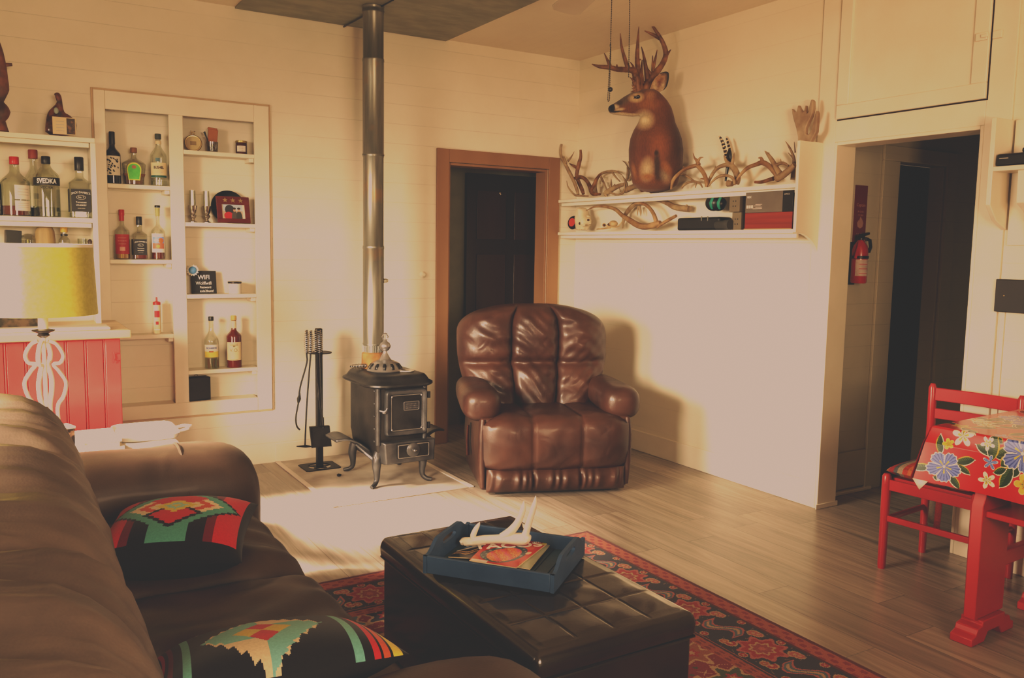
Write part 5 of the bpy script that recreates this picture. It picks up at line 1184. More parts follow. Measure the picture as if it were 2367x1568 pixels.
# ------------------------------------------------------------------ rug
RX0, RX1, RY0, RY1 = .70, 2.594, -.2, 3.490
XR = np.linspace(RX0, RX1, 430); YR = np.concatenate([np.linspace(RY0, 1.0, 90), np.linspace(1.0, RY1, 560)[1:]])
rg = MB().grid(len(XR)-1, len(YR)-1, lambda u, v: (XR[int(round(u*(len(XR)-1)))], YR[int(round(v*(len(YR)-1)))], .008))
rug = obj('rug', rg, mat('persian_wool', (1, 1, 1), attr='col', rough=.95, sheen=.15, rvar=.35, scale=220, lo=.3, hi=.7), None, smooth=False)
rng = np.random.default_rng(4)
def rugc(c):
    x, y = c[:, 0], c[:, 1]; dx = np.minimum(x-RX0, RX1-x); dy = np.minimum(y-RY0, RY1-y); d = np.minimum(dx, dy); s = np.where(dx < dy, y, x)
    n = len(x); col = np.tile(np.array([.23, .022, .026]), (n, 1)).astype(float)
    # field: jagged motifs on a repeating lattice
    def motif(px, py, P, Q, r0, r1, petals, ph):
        ix, iy = np.floor(px/P), np.floor(py/Q); fx = px-ix*P-P/2; fy = py-iy*Q-Q/2+ .25*Q*(ix % 2)*0; r = np.hypot(fx, fy); a = np.arctan2(fy, fx)
        k = 1+.28*np.cos(petals*a+ph*ix); return r*k, ix, iy
    NAVY = (.028, .030, .055); PINK = (.42, .13, .11); CR = (.45, .33, .20); BLUE = (.09, .15, .22); GRN = (.07, .09, .05); RED2 = (.33, .025, .03)
    r, ix, iy = motif(x, y, .17, .21, 0, 0, 6, 1.0)
    pick = ((ix*3+iy*5) % 4)
    for k, cc in enumerate((BLUE, GRN, (.30, .10, .05), NAVY)): setc(col, (r < .075) & (r > .058) & (pick == k), CR); setc(col, (r <= .058) & (pick == k), cc)
    setc(col, (r < .026), RED2); setc(col, r < .012, CR)
    w = np.abs(np.sin(x*37+2*np.sin(y*21))*np.cos(y*33+1.5*np.sin(x*17))); setc(col, (w > .93) & (r > .08), GRN); setc(col, (w < .03) & (r > .085), CR)
    m_ = d < .40; setc(col, m_, (.34, .09, .05)); g = (np.abs(np.sin(s*62))*np.abs(np.sin(d*150)) > .55); setc(col, m_ & g, (.20, .03, .03)); setc(col, m_ & (np.abs(d-.345) < .005), NAVY)
    b = d < .335; setc(col, b, NAVY)
    P = .20; i = np.floor(s/P); f = s-i*P-P/2; e = d-.215; a = np.arctan2(e, f); r = np.hypot(f, e); k = r*(1+.16*np.cos(8*a))
    od = (i % 2 == 0)
    setc(col, b & od & (k < .085), PINK); setc(col, b & od & (k < .070), RED2); setc(col, b & od & (k < .046), CR); setc(col, b & od & (k < .036), (.30, .06, .06)); setc(col, b & od & (k < .014), PINK)
    z = np.abs(e-.035*np.sin(f*40)); setc(col, b & ~od & (np.abs(f) < .085) & (z < .030), PINK); setc(col, b & ~od & (np.abs(f) < .078) & (z < .020), BLUE); setc(col, b & ~od & (np.abs(f) < .07) & (z < .007), CR)
    for ff, ee, rr, cc in ((.09, .07, .026, RED2), (-.09, -.07, .026, PINK), (.09, -.075, .022, PINK), (-.085, .08, .020, (.36, .11, .05)), (.0, .098, .018, RED2), (.0, -.1, .018, RED2)):
        q = np.hypot(f-ff, e-ee); setc(col, b & (q < rr), CR); setc(col, b & (q < rr*.75), cc); setc(col, b & (q < rr*.3), CR)
    w = np.abs(np.sin(s*49+3*np.sin(d*41))); setc(col, b & (w < .05) & (k > .09), (.25, .17, .12))
    o = d < .095; setc(col, o, (.38, .10, .06)); g = (np.sin(s*90)*np.sin(d*130) > .25); setc(col, o & g, (.26, .022, .03)); setc(col, (np.abs(d-.095) < .006), (.10, .015, .02)); setc(col, d < .018, (.12, .010, .014))
    lum = 1+.12*(rng.random((n, 1))-.5); return np.clip(col*lum, 0, 1)
vcol(rug, rugc)
rug.data.transform(Matrix.Translation((-1.647, -1.645, -.008))); rug.location = (1.647, 1.645, .008)
md = rug.modifiers.new('s', 'SOLIDIFY'); md.thickness = .007; md.offset = -1
tag(rug, 'red and navy patterned persian rug under the ottoman', 'rug')

# ------------------------------------------------------------------ tray with magazines and antler
tz = OZ+.008
A_, B_, Cc, D_ = [PZ(*p, tz+.055) for p in ((982, 1283), (1076, 1212), (1352, 1243), (1281, 1336))]
cen = (A_+B_+Cc+D_)/4; ex = ((D_-A_)+(Cc-B_)).normalized(); ex.z = 0; ey = Vector((-ex.y, ex.x, 0))
TL = (abs((D_-A_).dot(ex))+abs((Cc-B_).dot(ex)))/2; TW = (abs((B_-A_).dot(ey))+abs((Cc-D_).dot(ey)))/2
TM = Matrix(((ex.x, ey.x, 0, cen.x), (ex.y, ey.y, 0, cen.y), (0, 0, 1, tz), (0, 0, 0, 1)))
tr = thing('wooden_tray', 'blue painted wooden tray with cut-out handles on the ottoman', 'tray', (cen.x, cen.y, tz))
BLU = mat('worn_blue_paint', (.034, .072, .150), (.050, .100, .195), scale=9, rough=.5, bump=.12, bscale=30)
BLUD = mat('dark_teal_boards', (.030, .062, .085), (.042, .082, .108), scale=6, rough=.45, bump=.1)
def lb_(mb): mb.v = [tuple(TM @ Vector(v)) for v in mb.v]; return mb
fl = MB(); nb = 9
for k in range(nb):
    x = -TL/2+.012+(TL-.024)*(k+.5)/nb; fl.box((x, 0, .006), ((TL-.024)/nb-.003, TW-.02, .010))
obj('floor_boards', lb_(fl), BLUD, tr, bevel=.001)
for s in (-1, 1): obj('long_side', lb_(MB().box((0, s*(TW/2-.006), .029), (TL-.025, .012, .056))), BLU, tr, bevel=.002)
def endp(s):
    n = 40; top = []; W2 = TW/2
    hz = lambda y: .056+.034*(1 if abs(y) < W2*.45 else max(0, .5+.5*math.cos(PI*(abs(y)-W2*.45)/(W2*.45))))
    ys = np.linspace(-W2, W2, n+1); hole = lambda y: max(0, 1-(abs(y)/.055)**4)**.5*.011
    mb = MB()
    for x0 in (0, .012):
        X_ = s*(TL/2-x0)
        for i in range(n):
            y0, y1 = ys[i], ys[i+1]
            h0, h1 = (hole(y0), hole(y1)) if max(abs(y0), abs(y1)) <= .0551 else (0, 0)
            zc_ = .064
            for lo0, lo1, hi0, hi1 in ((.0, .0, zc_-h0, zc_-h1), (zc_+h0, zc_+h1, hz(y0), hz(y1))):
                mb.add([(X_, y0, min(lo0, hz(y0))), (X_, y1, min(lo1, hz(y1))), (X_, y1, min(hi1, hz(y1))), (X_, y0, min(hi0, hz(y0)))], [(0, 1, 2, 3)])
    a, b = s*TL/2, s*(TL/2-.012)
    for i in range(n): mb.add([(a, ys[i], hz(ys[i])), (b, ys[i], hz(ys[i])), (b, ys[i+1], hz(ys[i+1])), (a, ys[i+1], hz(ys[i+1]))], [(0, 1, 2, 3)])
    t_ = np.linspace(-.055, .055, 24); lp_ = [(y, .064+hole(y)) for y in t_]+[(y, .064-hole(y)) for y in t_[::-1]]
    for i in range(len(lp_)):
        (y0, z0), (y1, z1) = lp_[i], lp_[(i+1) % len(lp_)]; mb.add([(a, y0, z0), (b, y0, z0), (b, y1, z1), (a, y1, z1)], [(0, 1, 2, 3)])
    for y in (-TW/2, TW/2): mb.add([(a, y, 0), (b, y, 0), (b, y, .056), (a, y, .056)], [(0, 1, 2, 3)])
    bm_ = lb_(mb); return bm_
for s in (-1, 1): obj('handle_end', endp(s), BLU, tr)
cr = lambda x, y: (960+x*.17322, 1140+y*.17322)
mz = tz+.0125
def magazine(name, label, corners, z, th, fn, N=70):
    K = [PZ(*cr(*p), z+th) for p in corners]   # bl, tl, tr, br
    t = thing(name, label, 'magazine', (sum(k.x for k in K)/4, sum(k.y for k in K)/4, z), 0, 'magazines on the blue tray')
    dn = Vector((0, 0, -th))
    obj('pages', MB().add([k+dn for k in K]+[k+Vector((0, 0, -.0004)) for k in K], [(0, 1, 2, 3), (4, 5, 6, 7), (0, 1, 5, 4), (1, 2, 6, 5), (2, 3, 7, 6), (3, 0, 4, 7)]), L_CREAM, t)
    o = obj('cover', MB().grid(N, N, lambda u, v: (K[0]*(1-u)+K[3]*u)*(1-v)+(K[1]*(1-u)+K[2]*u)*v), mat(name+'_cover', (1, 1, 1), attr='col', rough=.25, coat=.3), t)
    uv = np.array([[(i+.5)/N, (j+.5)/N] for j in range(N) for i in range(N)]); vcol(o, lambda c: fn(uv[:, 0], uv[:, 1]))
    return t, K
def under(u, v): 
    col = np.tile(np.array([.35, .38, .26]), (len(u), 1)).astype(float); return col
def dark(u, v):
    col = np.tile(np.array([.02, .017, .013]), (len(u), 1)).astype(float); setc(col, np.abs(v-.5-.1*np.sin(u*9)) < .14, (.50, .33, .14)); setc(col, np.abs(v-.5-.1*np.sin(u*9)) < .05, (.07, .04, .02)); setc(col, v > .85, (.7, .66, .6)); return col
def blue(u, v):
    col = np.tile(np.array([.12, .24, .45]), (len(u), 1)).astype(float); setc(col, np.sin(u*23)*np.sin(v*19) > .2, (.55, .62, .70)); return col
magazine('blue_magazine', 'blue and white magazine lying behind the white antler', [(560, 820), (860, 545), (1130, 560), (860, 830)], mz, .003, blue, 40)
magazine('dark_magazine', 'dark magazine with a golden picture under the antler base', [(440, 850), (560, 770), (960, 665), (800, 870)], mz+.0032, .003, dark, 40)
magazine('underlying_magazine', 'greenish magazine showing along the right edge under the red one', [(860, 900), (1090, 690), (1815, 670), (1530, 1015)], mz+.0064, .003, under, 10)
def tacos(u, v):
    n = len(u); col = np.tile(np.array([.52, .04, .022]), (n, 1)).astype(float)
    setc(col, np.sin(u*13+v*5)*np.sin(v*11) > .55, (.60, .12, .03))
    d = np.hypot((u-.48)/.40, (v-.42)/.36); setc(col, d < 1, (.05, .09, .11)); setc(col, (d < .95) & (np.sin(u*40)*np.sin(v*36) > .5), (.22, .28, .28))
    d = np.hypot((u-.50)/.29, (v-.40)/.30)
    rg_ = np.random.default_rng(2).random(n); pal = np.array([(.62, .05, .05), (.70, .30, .05), (.60, .06, .22), (.66, .16, .03), (.42, .03, .03), (.68, .42, .10)])
    k = (np.floor(u*22)*7+np.floor(v*20)*13+np.floor(rg_*2)).astype(int) % 6; mk = d < 1; col[mk] = pal[k[mk]]
    setc(col, (u < .36) & (v < .09) & (u > .02), (.78, .72, .66)); setc(col, (u > .87) & (v > .82), (.62, .60, .06)); setc(col, (np.hypot(u-.90, (v-.5)) < .05), (.75, .60, .45))
    return col
t, K = magazine('food_magazine', 'red food magazine with a bowl on its cover on the blue tray', [(720, 893), (950, 668), (1806, 634), (1345, 997)], mz+.0096, .004, tacos, 110)
exm = (K[3]-K[0]).normalized(); exm = (K[2]-K[1]).normalized(); eym = (K[1]-K[0])
Mx = frame(K[1].lerp(K[0], .19).lerp(K[2].lerp(K[3], .19), .40)+Vector((0, 0, .0006)), exm, eym)
text('lettering', 'TACOS', .062, Mx, INK_W, t, sx=1.15, bold=.0015)
Mx = frame(K[1].lerp(K[0], .055).lerp(K[2].lerp(K[3], .055), .72)+Vector((0, 0, .0006)), exm, eym)
text('lettering', 'weeknight', .030, Mx, mat('deep_red_ink', (.22, .01, .01), rough=.5), t)
# generic antler from photo lines: list of (u, v, r_px, depth) polylines on a plane facing the camera
def antler(name, label, lines, crop, plane, n, m, group=None, cat='antler', tip=None, zmin=None, m2=None):
    ox, oy, k = crop; n = Vector(n).normalized(); mb = MB(); base = None
    for i, ln in enumerate(lines):
        P = []; R = []
        for q in ln:
            x, y, r = q[0], q[1], q[2]; dep = q[3] if len(q) > 3 else 0
            p = PP(ox+x*k, oy+y*k, Vector(plane)+n*dep, n); s = (p-CAM).dot(FW)/FPX
            P.append((*p, r*k*s))
        Q = smooth_path(P, 5)
        pts = [Vector(q[:3]) for q in Q]; rad = [max(.0012, float(q[3])) for q in Q]
        if zmin is not None: pts = [Vector((p.x, p.y, max(p.z, zmin+r))) for p, r in zip(pts, rad)]
        mb.tube(pts, rad, 9)
    return one(name, mb, m, label, cat, group)
BONE = mat('bleached_antler', (.78, .72, .63), (.86, .81, .73), scale=18, rough=.45, bump=.06)
nn_ = Vector((.515, .85, 0))
antler('white_antler', 'bleached white antler with upright tines lying across the blue tray', [
    [(655, 790, 27), (640, 700, 56), (760, 650, 59), (900, 625, 61), (1080, 615, 59), (1250, 610, 73), (1400, 615, 85), (1470, 610, 76), (1490, 560, 61)],
    [(790, 640, 49), (770, 580, 41), (800, 500, 37), (840, 430, 24), (860, 392, 5)],
    [(1150, 590, 55), (1260, 520, 61), (1350, 420, 54), (1405, 310, 44), (1440, 200, 39), (1450, 108, 6)],
    [(1440, 600, 61), (1480, 520, 49), (1510, 400, 49), (1550, 280, 44), (1590, 150, 34), (1608, 38, 5)],
    [(1500, 470, 32), (1455, 450, 24), (1430, 405, 6)]], (960, 1140, .17322), (1.42, 2.36, 0), nn_, BONE, zmin=mz+.0142)

# ------------------------------------------------------------------ antler shelf on the right wall
SXF = 3.82; sy0, sy1 = 3.302, 5.64
sh = thing('wall_shelf', 'cream two-board shelf full of antlers along the right wall', 'shelf', (XB, 4.47, 1.585))
for z in (1.604, 1.856): obj('shelf_board', MB().b2((SXF, sy0, z-.024), (XB-.001, sy1, z)).b2((SXF+.03, sy0, z-.05), (SXF+.05, sy1, z-.024)), M['cream'], sh, bevel=.003)
ep = [(SXF, 1.604), (SXF, 2.088), (XB-.001, 2.088), (XB-.001, 1.42)]+[(XB-.001-(XB-.001-SXF)*(1-math.cos(a)), 1.42+.165*math.sin(a)) for a in np.linspace(.15, PI/2, 10)]
ep[-1] = (SXF, 1.585)
obj('end_panel', MB().prism(ep, .02, Matrix(((1, 0, 0, 0), (0, 0, -1, sy0), (0, 1, 0, 0), (0, 0, 0, 1)))), M['cream'], sh, bevel=.002)
obj('cleat', MB().b2((XB-.02, sy0+.02, 1.53), (XB-.001, sy1, 1.58)), M['cream'], sh, bevel=.003)

# ------------------------------------------------------------------ mounted deer
DC = (1350, 30, 300/1094.0)
DN = Vector((.66, .75, 0)).normalized()        # picture plane of the head
DP = PX(1515, 330, 3.80)
def dpt(x, y, dep=0.0): return PP(DC[0]+x*DC[2], DC[1]+y*DC[2], DP+DN*dep, DN)
DL = Vector((DN.y, -DN.x, 0))                  # to the right in the photo
dsc = DC[2]*(DP-CAM).dot(FW)/FPX               # metres per crop pixel
def hring(x, y, hw, dpth, n=28, off=0.0, p=2.2):
    c = dpt(x, y, off); return [c+DL*(hw*dsc*abs(math.cos(a))**(2/p)*math.copysign(1, math.cos(a)))+DN*(dpth*dsc*abs(math.sin(a))**(2/p)*math.copysign(1, math.sin(a))) for a in np.linspace(0, 2*PI, n, endpoint=False)]
mb = MB()
neck = [(590, 1510, 70, 60, .07), (592, 1490, 130, 100, .06), (598, 1445, 190, 140, .045), (602, 1370, 205, 160, .03), (604, 1280, 226, 180, .02), (606, 1150, 229, 185, .02), (606, 1060, 216, 175, .03), (608, 990, 190, 160, .05), (612, 930, 158, 140, .055), (617, 870, 140, 128, .055), (615, 800, 122, 115, .05), (606, 740, 95, 100, .04), (596, 690, 60, 70, .04), (590, 662, 20, 25, .04)]
mb.rings([hring(x, y, w, d, off=o) for x, y, w, d, o in neck])
def vring(x, y, hh, dd, n=24, p=2.3):
    c = dpt(x, y, .04); ax = (dpt(210, 812, .04)-dpt(600, 742, .04)).normalized(); up = ax.cross(DN).normalized()
    if up.z < 0: up = -up
    return [c+up*(hh*dsc*abs(math.sin(a))**(2/p)*math.copysign(1, math.sin(a)))+DN*(dd*dsc*abs(math.cos(a))**(2/p)*math.copysign(1, math.cos(a))) for a in np.linspace(0, 2*PI, n, endpoint=False)]
head = [(665, 728, 25, 25), (645, 730, 62, 60), (600, 735, 92, 84), (545, 745, 104, 92), (490, 755, 106, 94), (440, 766, 102, 88), (395, 778, 96, 78), (350, 788, 82, 64), (305, 800, 65, 52), (265, 810, 50, 45), (235, 815, 41, 41), (215, 816, 30, 32), (204, 815, 12, 14)]
mb.rings([vring(*h) for h in head])
# muscles of the chest and brow, merged into one skin
mb.ell(dpt(520, 1120, -.04), (.075, .06, .12)).ell(dpt(690, 1120, -.03), (.075, .06, .13)).ell(dpt(515, 1330, -.02), (.045, .05, .07)).ell(dpt(690, 1340, -.02), (.04, .05, .07))
mb.ell(dpt(520, 905, -.01), (.035, .05, .035)).ell(dpt(440, 690, -.03), (.03, .02, .012))
tmp = obj('deer_tmp', mb, M['cream'])
rm = tmp.modifiers.new('r', 'REMESH'); rm.mode = 'VOXEL'; rm.voxel_size = .0055
smo = tmp.modifiers.new('s', 'SMOOTH'); smo.factor = .6; smo.iterations = 7
dg = bpy.context.evaluated_depsgraph_get(); me = bpy.data.meshes.new_from_object(tmp.evaluated_get(dg)); bpy.data.objects.remove(tmp)
deer = thing('deer_mount', 'mounted whitetail buck head with tall antlers above the antler shelf', 'mounted deer', PX(1520, 330, XB))
FUR = mat('deer_fur', (1, 1, 1), attr='col', rough=.8, sheen=.15, rvar=.26, scale=150, lo=.3, hi=.65, bump=.3, bscale=300, stretch=(1, 1, .2))
bd = bpy.data.objects.new('body', me); COL.objects.link(bd); me.materials.clear(); me.materials.append(FUR); me.polygons.foreach_set('use_smooth', [True]*len(me.polygons)); bd.parent = deer
me.transform(Matrix.Translation(-Vector(deer.location)))
loc0 = np.array(deer.location)
AXn = np.array([DL, DN, (0, 0, 1)])
P0 = np.array(dpt(600, 800, 0)); 
def dcol(c):
    w = c+loc0; q = w-np.array(CAM)
    fw, rt, up = np.array(FW), np.array(RT), np.array(UP); dz_ = q @ fw
    x = ((1183.5+FPX*(q @ rt)/dz_)-DC[0])/DC[2]; y = ((784-FPX*(q @ up)/dz_)-DC[1])/DC[2]
    dep = (w-P0) @ np.array(DN)
    n = len(x); col = np.tile(np.array([.155, .060, .020]), (n, 1)).astype(float)
    def blend(cx, cy, rx, ry, cc, soft=.45, rot=0.0, k=1.0):
        a = x-cx; b = y-cy; ca, sa = math.cos(rot), math.sin(rot); u = (a*ca+b*sa)/rx; v = (-a*sa+b*ca)/ry
        m_ = np.clip((1-np.hypot(u, v))/soft, 0, 1)[:, None]*k; col[:] = col*(1-m_)+np.array(cc)*m_
    TAN = (.27, .125, .045); WH = (.62, .50, .32); DKB = (.055, .026, .012); GRY = (.13, .085, .045)
    blend(800, 1060, 150, 460, (.055, .022, .010), .8); blend(700, 1000, 120, 260, (.11, .042, .016), .9, 0, .7); blend(405, 1200, 70, 260, (.11, .040, .014), .7)
    blend(640, 1100, 110, 190, (.22, .085, .030), .8); blend(500, 1180, 80, 160, (.12, .042, .016), .8)
    blend(615, 1290, 38, 170, DKB, .6); blend(655, 1370, 70, 70, (.06, .028, .014), .6); blend(610, 1180, 22, 28, (.04, .02, .01), .5)
    blend(530, 1320, 75, 130, WH, 1.0, .1, .75); blend(690, 1380, 60, 90, WH, 1.0, -.3, .45); blend(535, 1380, 75, 40, TAN, .7); blend(700, 1310, 45, 80, TAN, .7, -.5); blend(420, 1330, 26, 90, TAN, .8, -.2)
    # head
    hd = (x < 600) & (y < 900)
    blend(330, 730, 160, 62, GRY, .6, -.52); blend(420, 690, 110, 50, GRY, .6, -.3)
    blend(540, 770, 120, 70, (.24, .105, .035), .7)
    blend(340, 862, 150, 28, WH, .6, .12); blend(505, 900, 105, 100, WH, .85); blend(440, 868, 90, 26, WH, .6, .1)
    blend(270, 788, 40, 26, (.50, .40, .25), .6, -.4); blend(300, 815, 55, 18, (.45, .34, .20), .6, -.2)
    blend(440, 712, 78, 52, (.46, .33, .18), .45, -.15); blend(560, 690, 60, 60, (.30, .16, .07), .7)
    blend(232, 800, 34, 42, (.010, .009, .008), .25); blend(270, 832, 62, 9, (.012, .009, .007), .5, -.12); blend(240, 850, 30, 12, (.50, .42, .30), .6)
    blend(300, 760, 40, 30, (.07, .045, .025), .7, -.6)
    return np.clip(col, 0, 1)
vcol(bd, dcol, corner=False)
def surf_dep(x, y):   # depth of the skin seen at a crop point
    best = None; o = CAM; d = ray(DC[0]+x*DC[2], DC[1]+y*DC[2]).normalized()
    ok, p, nrm, i = bd_tree.ray_cast(o, d)[0] is not None, *bd_tree.ray_cast(o, d)[:3]
    return p
from mathutils.bvhtree import BVHTree
vv = [Vector(v.co)+deer.location for v in me.vertices]; bd_tree = BVHTree.FromPolygons(vv, [tuple(p.vertices) for p in me.polygons])
EYE = mat('glass_eye', (.006, .005, .004), rough=.08, coat=1.0)
q = surf_dep(447, 706) or dpt(447, 706, -.03)
vd = (q-CAM).normalized()
mb = MB().ell(q+vd*.0035, (.021, .013, .0145), 18, 12, (0, .12, -.85)); obj('eye', mb, EYE, deer)
obj('tear_line', MB().tube([q+DL*-.012+Vector((0, 0, -.004))-vd*.001, q+DL*-.021+Vector((0, 0, -.012))], [.004, .0015], 6), EYE, deer)
q2 = q+DN*.13; obj('eye', MB().ell(q2, (.021, .013, .0145)), EYE, deer)
q = surf_dep(222, 806) or dpt(222, 806, 0); obj('nostril', MB().ell(q, (.006, .005, .008)), K_BLACK, deer)
# ears
def ear(dep, nm):
    ol = [(560, 640), (572, 590), (600, 545), (640, 512), (680, 498), (705, 503), (710, 530), (706, 575), (692, 620), (668, 650), (630, 668), (590, 672)]
    cen_ = dpt(630, 590, dep+.018); rs = []
    pts_ = [dpt(x, y, dep) for x, y in ol]
    m_ = MB(); rs.append([cen_.lerp(p, .12)+DN*.0 for p in pts_]); rs.append([cen_.lerp(p, .6)-DN*.004 for p in pts_]); rs.append(pts_); rs.append([p+DN*.006 for p in pts_]); rs.append([cen_.lerp(p, .6)+DN*.014 for p in pts_]); rs.append([cen_.lerp(p, .1)+DN*.022 for p in pts_])
    m_.rings(rs); e = obj('ear', m_, mat('ear_fur', (1, 1, 1), attr='col', rough=.8, rvar=.3, scale=60, lo=.3, hi=.65), deer)
    cc = np.array(cen_-deer.location); ctr = np.array([dpt(640, 585, dep)-deer.location])
    def ec(c):
        q = c+loc0-np.array(CAM); dz_ = q @ np.array(FW); x = ((1183.5+FPX*(q @ np.array(RT))/dz_)-DC[0])/DC[2]; y = ((784-FPX*(q @ np.array(UP))/dz_)-DC[1])/DC[2]
        col = np.tile(np.array([.36, .22, .11]), (len(c), 1)).astype(float)
        def bl(cx, cy, rx, ry, cl, s=.5):
            m_ = np.clip((1-np.hypot((x-cx)/rx, (y-cy)/ry))/s, 0, 1)[:, None]; col[:] = col*(1-m_)+np.array(cl)*m_
        bl(640, 600, 50, 60, (.20, .085, .04)); bl(672, 610, 34, 40, (.55, .43, .28)); bl(600, 610, 30, 50, (.5, .38, .24)); bl(625, 655, 60, 22, (.6, .48, .32))
        r = ((x-700)/16)**2; edge = (x > 690) | ((y < 512) & (x > 655)); col[edge] = (.03, .018, .01); return col
    vcol(e, ec, corner=False)
    obj('ear_rim', MB().tube(smooth_path([tuple(p+DN*.002) for p in pts_[3:10]], 4), [.0022+.0022*math.sin(PI*i/24) for i in range(25)], 8), K_BLACK, e)
ear(.035, 'near'); ear(.16, 'far')
# antlers of the buck: photo lines with depth (metres, away from the viewer)
ANT = mat('dark_antler', (.085, .036, .014), (.30, .155, .065), scale=16, rough=.5, bump=.25, bscale=50, lo=.35, hi=.7)
ANTL = mat('weathered_antler', (.16, .10, .05), (.40, .30, .18), scale=14, rough=.6, bump=.15, bscale=50, lo=.3, hi=.7)
ANTO = mat('tan_antler', (.16, .08, .032), (.38, .26, .14), scale=12, rough=.55, bump=.15, bscale=50, lo=.3, hi=.7)
def rack(nm, lines):
    mb = MB()
    for ln in lines:
        P = []
        for x, y, r, dp in ln:
            p = dpt(x, y, dp); P.append((*p, r*dsc))
        Q = smooth_path(P, 6); rnd_ = random.Random(len(ln))
        mb.tube([q[:3] for q in Q], [max(.0012, q[3]*(1+.05*rnd_.uniform(-1, 1))) for q in Q], 10)
    return obj('antler', mb, ANT, deer)
rack('a', [
    [(462, 690, 34, .03), (450, 640, 36, .02), (442, 580, 36, .01), (436, 520, 32, 0), (415, 487, 26, -.04), (350, 478, 22, -.10), (280, 474, 21, -.15), (215, 460, 19, -.18), (130, 452, 14, -.19), (66, 432, 4, -.19)],
    [(225, 462, 18, -.18), (205, 415, 13, -.19), (170, 338, 3, -.20)],
    [(375, 474, 22, -.09), (348, 400, 16, -.10), (318, 290, 11, -.11), (305, 172, 3, -.12)],
    [(278, 470, 12, -.15), (276, 434, 5, -.15)],
    [(440, 540, 26, 0), (452, 470, 22, .0), (448, 380, 20, -.01), (453, 250, 13, -.02), (462, 115, 3, -.02)],
    [(430, 540, 14, -.02), (418, 460, 10, -.03), (390, 415, 3, -.03)],
    [(455, 395, 10, 0), (480, 392, 6, 0)],
    [(420, 575, 10, -.03), (385, 540, 2, -.04)], [(420, 625, 9, -.03), (400, 605, 2, -.04)], [(455, 640, 22, .0), (448, 560, 17, -.01), (420, 470, 4, -.02)], [(472, 660, 26, .03), (474, 560, 20, .03), (466, 460, 4, .03)], [(415, 660, 9, -.03), (392, 668, 2, -.04)], [(425, 645, 9, -.03), (402, 635, 2, -.04)]])
rack('b', [
    [(500, 690, 34, .06), (515, 640, 38, .07), (545, 580, 36, .08), (590, 520, 33, .09), (640, 462, 27, .10), (680, 390, 23, .11), (688, 330, 21, .11), (668, 260, 19, .10), (630, 190, 16, .08), (585, 120, 11, .07), (546, 58, 4, .06)],
    [(640, 215, 17, .09), (580, 182, 13, .08), (510, 150, 4, .07)],
    [(690, 365, 15, .11), (712, 335, 10, .11), (733, 308, 3, .11)],
    [(535, 560, 26, .07), (522, 470, 18, .06), (505, 370, 12, .05), (484, 285, 3, .05)],
    [(490, 600, 22, .05), (484, 500, 14, .05), (490, 395, 4, .05)],
    [(585, 520, 18, .09), (578, 450, 11, .08), (578, 360, 3, .08)],
    [(580, 480, 14, .09), (598, 400, 11, .09), (617, 310, 3, .09)],
    [(560, 520, 22, .08), (545, 490, 12, .07), (540, 470, 3, .07)]])
obj('burr', MB().ell(dpt(462, 672, .025), (.026, .026, .014)).ell(dpt(512, 668, .055), (.026, .026, .014)), ANT, deer)
obj('wall_plaque', MB().lathe([(.0, 0), (.13, 0), (.14, .01), (.12, .02), (0, .02)], (XB-.001, deer.location.y, 2.06), 28, (0, -PI/2, 0), sx=1.4), mat('plaque_wood', (.10, .045, .02), rough=.5), deer)
hb = MB(); a0 = dpt(600, 1150, .10); n0 = Vector((XB-.02, deer.location.y, 2.06))
hb.rings([[n0.lerp(a0, t)+Vector((0, .11*k*math.cos(a), .16*k*math.sin(a))) for a in np.linspace(0, 2*PI, 20, endpoint=False)] for t, k in ((0, 1), (.5, 1), (1, .9))]); obj('shoulder_back', hb, mat('dark_fur', (.07, .03, .013), (.11, .045, .02), scale=40, rough=.8), deer)

# ------------------------------------------------------------------ antlers and skulls on the shelf
WN = Vector((1, 0, 0))
CL = (1280, 320, 320/2091.0); CR = (1540, 220, 370/1813.0)
GU = 'shed antlers on the upper shelf board'; GL_ = 'antlers on the lower shelf board'
def sa(label, lines, crop, x, m, group, z): return antler('shed_antler', label, lines, crop, (x, 0, 0), WN, m, group, zmin=z)
ZU, ZB = 1.8565, 1.6045
sa('tallest branching antler standing at the far left end of the upper board', [
    [(120, 88, 16), (105, 170, 20), (110, 260, 22), (160, 360, 26), (230, 500, 28), (300, 640, 28), (345, 760, 26), (370, 850, 22)],
    [(185, 380, 24), (160, 300, 14), (150, 262, 4)], [(215, 340, 20), (265, 280, 12), (310, 200, 3)]], CL, 3.836, ANTL, GU, ZU)
sa('forked brown antler leaning just right of the tallest one', [
    [(405, 175, 18), (408, 280, 24), (380, 390, 32), (355, 500, 30), (350, 580, 30), (385, 680, 30), (430, 780, 30), (450, 840, 24)],
    [(345, 440, 26), (290, 410, 18), (240, 380, 6)]], CL, 3.88, ANT, GU, ZU)
sa('small brown hooked antler with a dark base curling beside the forked one', [
    [(325, 600, 26), (390, 585, 30), (450, 600, 28), (510, 660, 28), (550, 740, 32), (570, 800, 36), (600, 840, 30), (700, 845, 18)],
    [(560, 780, 34), (610, 700, 28), (650, 610, 24), (700, 545, 16), (720, 520, 4)]], CL, 3.86, ANT, GU, ZU)
sa('pale curved antler arching over the skull plate on the upper board', [
    [(640, 830, 26), (625, 720, 26), (660, 600, 24), (720, 535, 22), (800, 505, 20), (880, 495, 18), (960, 510, 14), (1040, 560, 4)],
    [(700, 560, 18), (745, 650, 16), (790, 750, 12), (810, 800, 8)], [(880, 505, 16), (940, 590, 14), (1000, 650, 10)]], CL, 3.95, ANTL, GU, ZU)
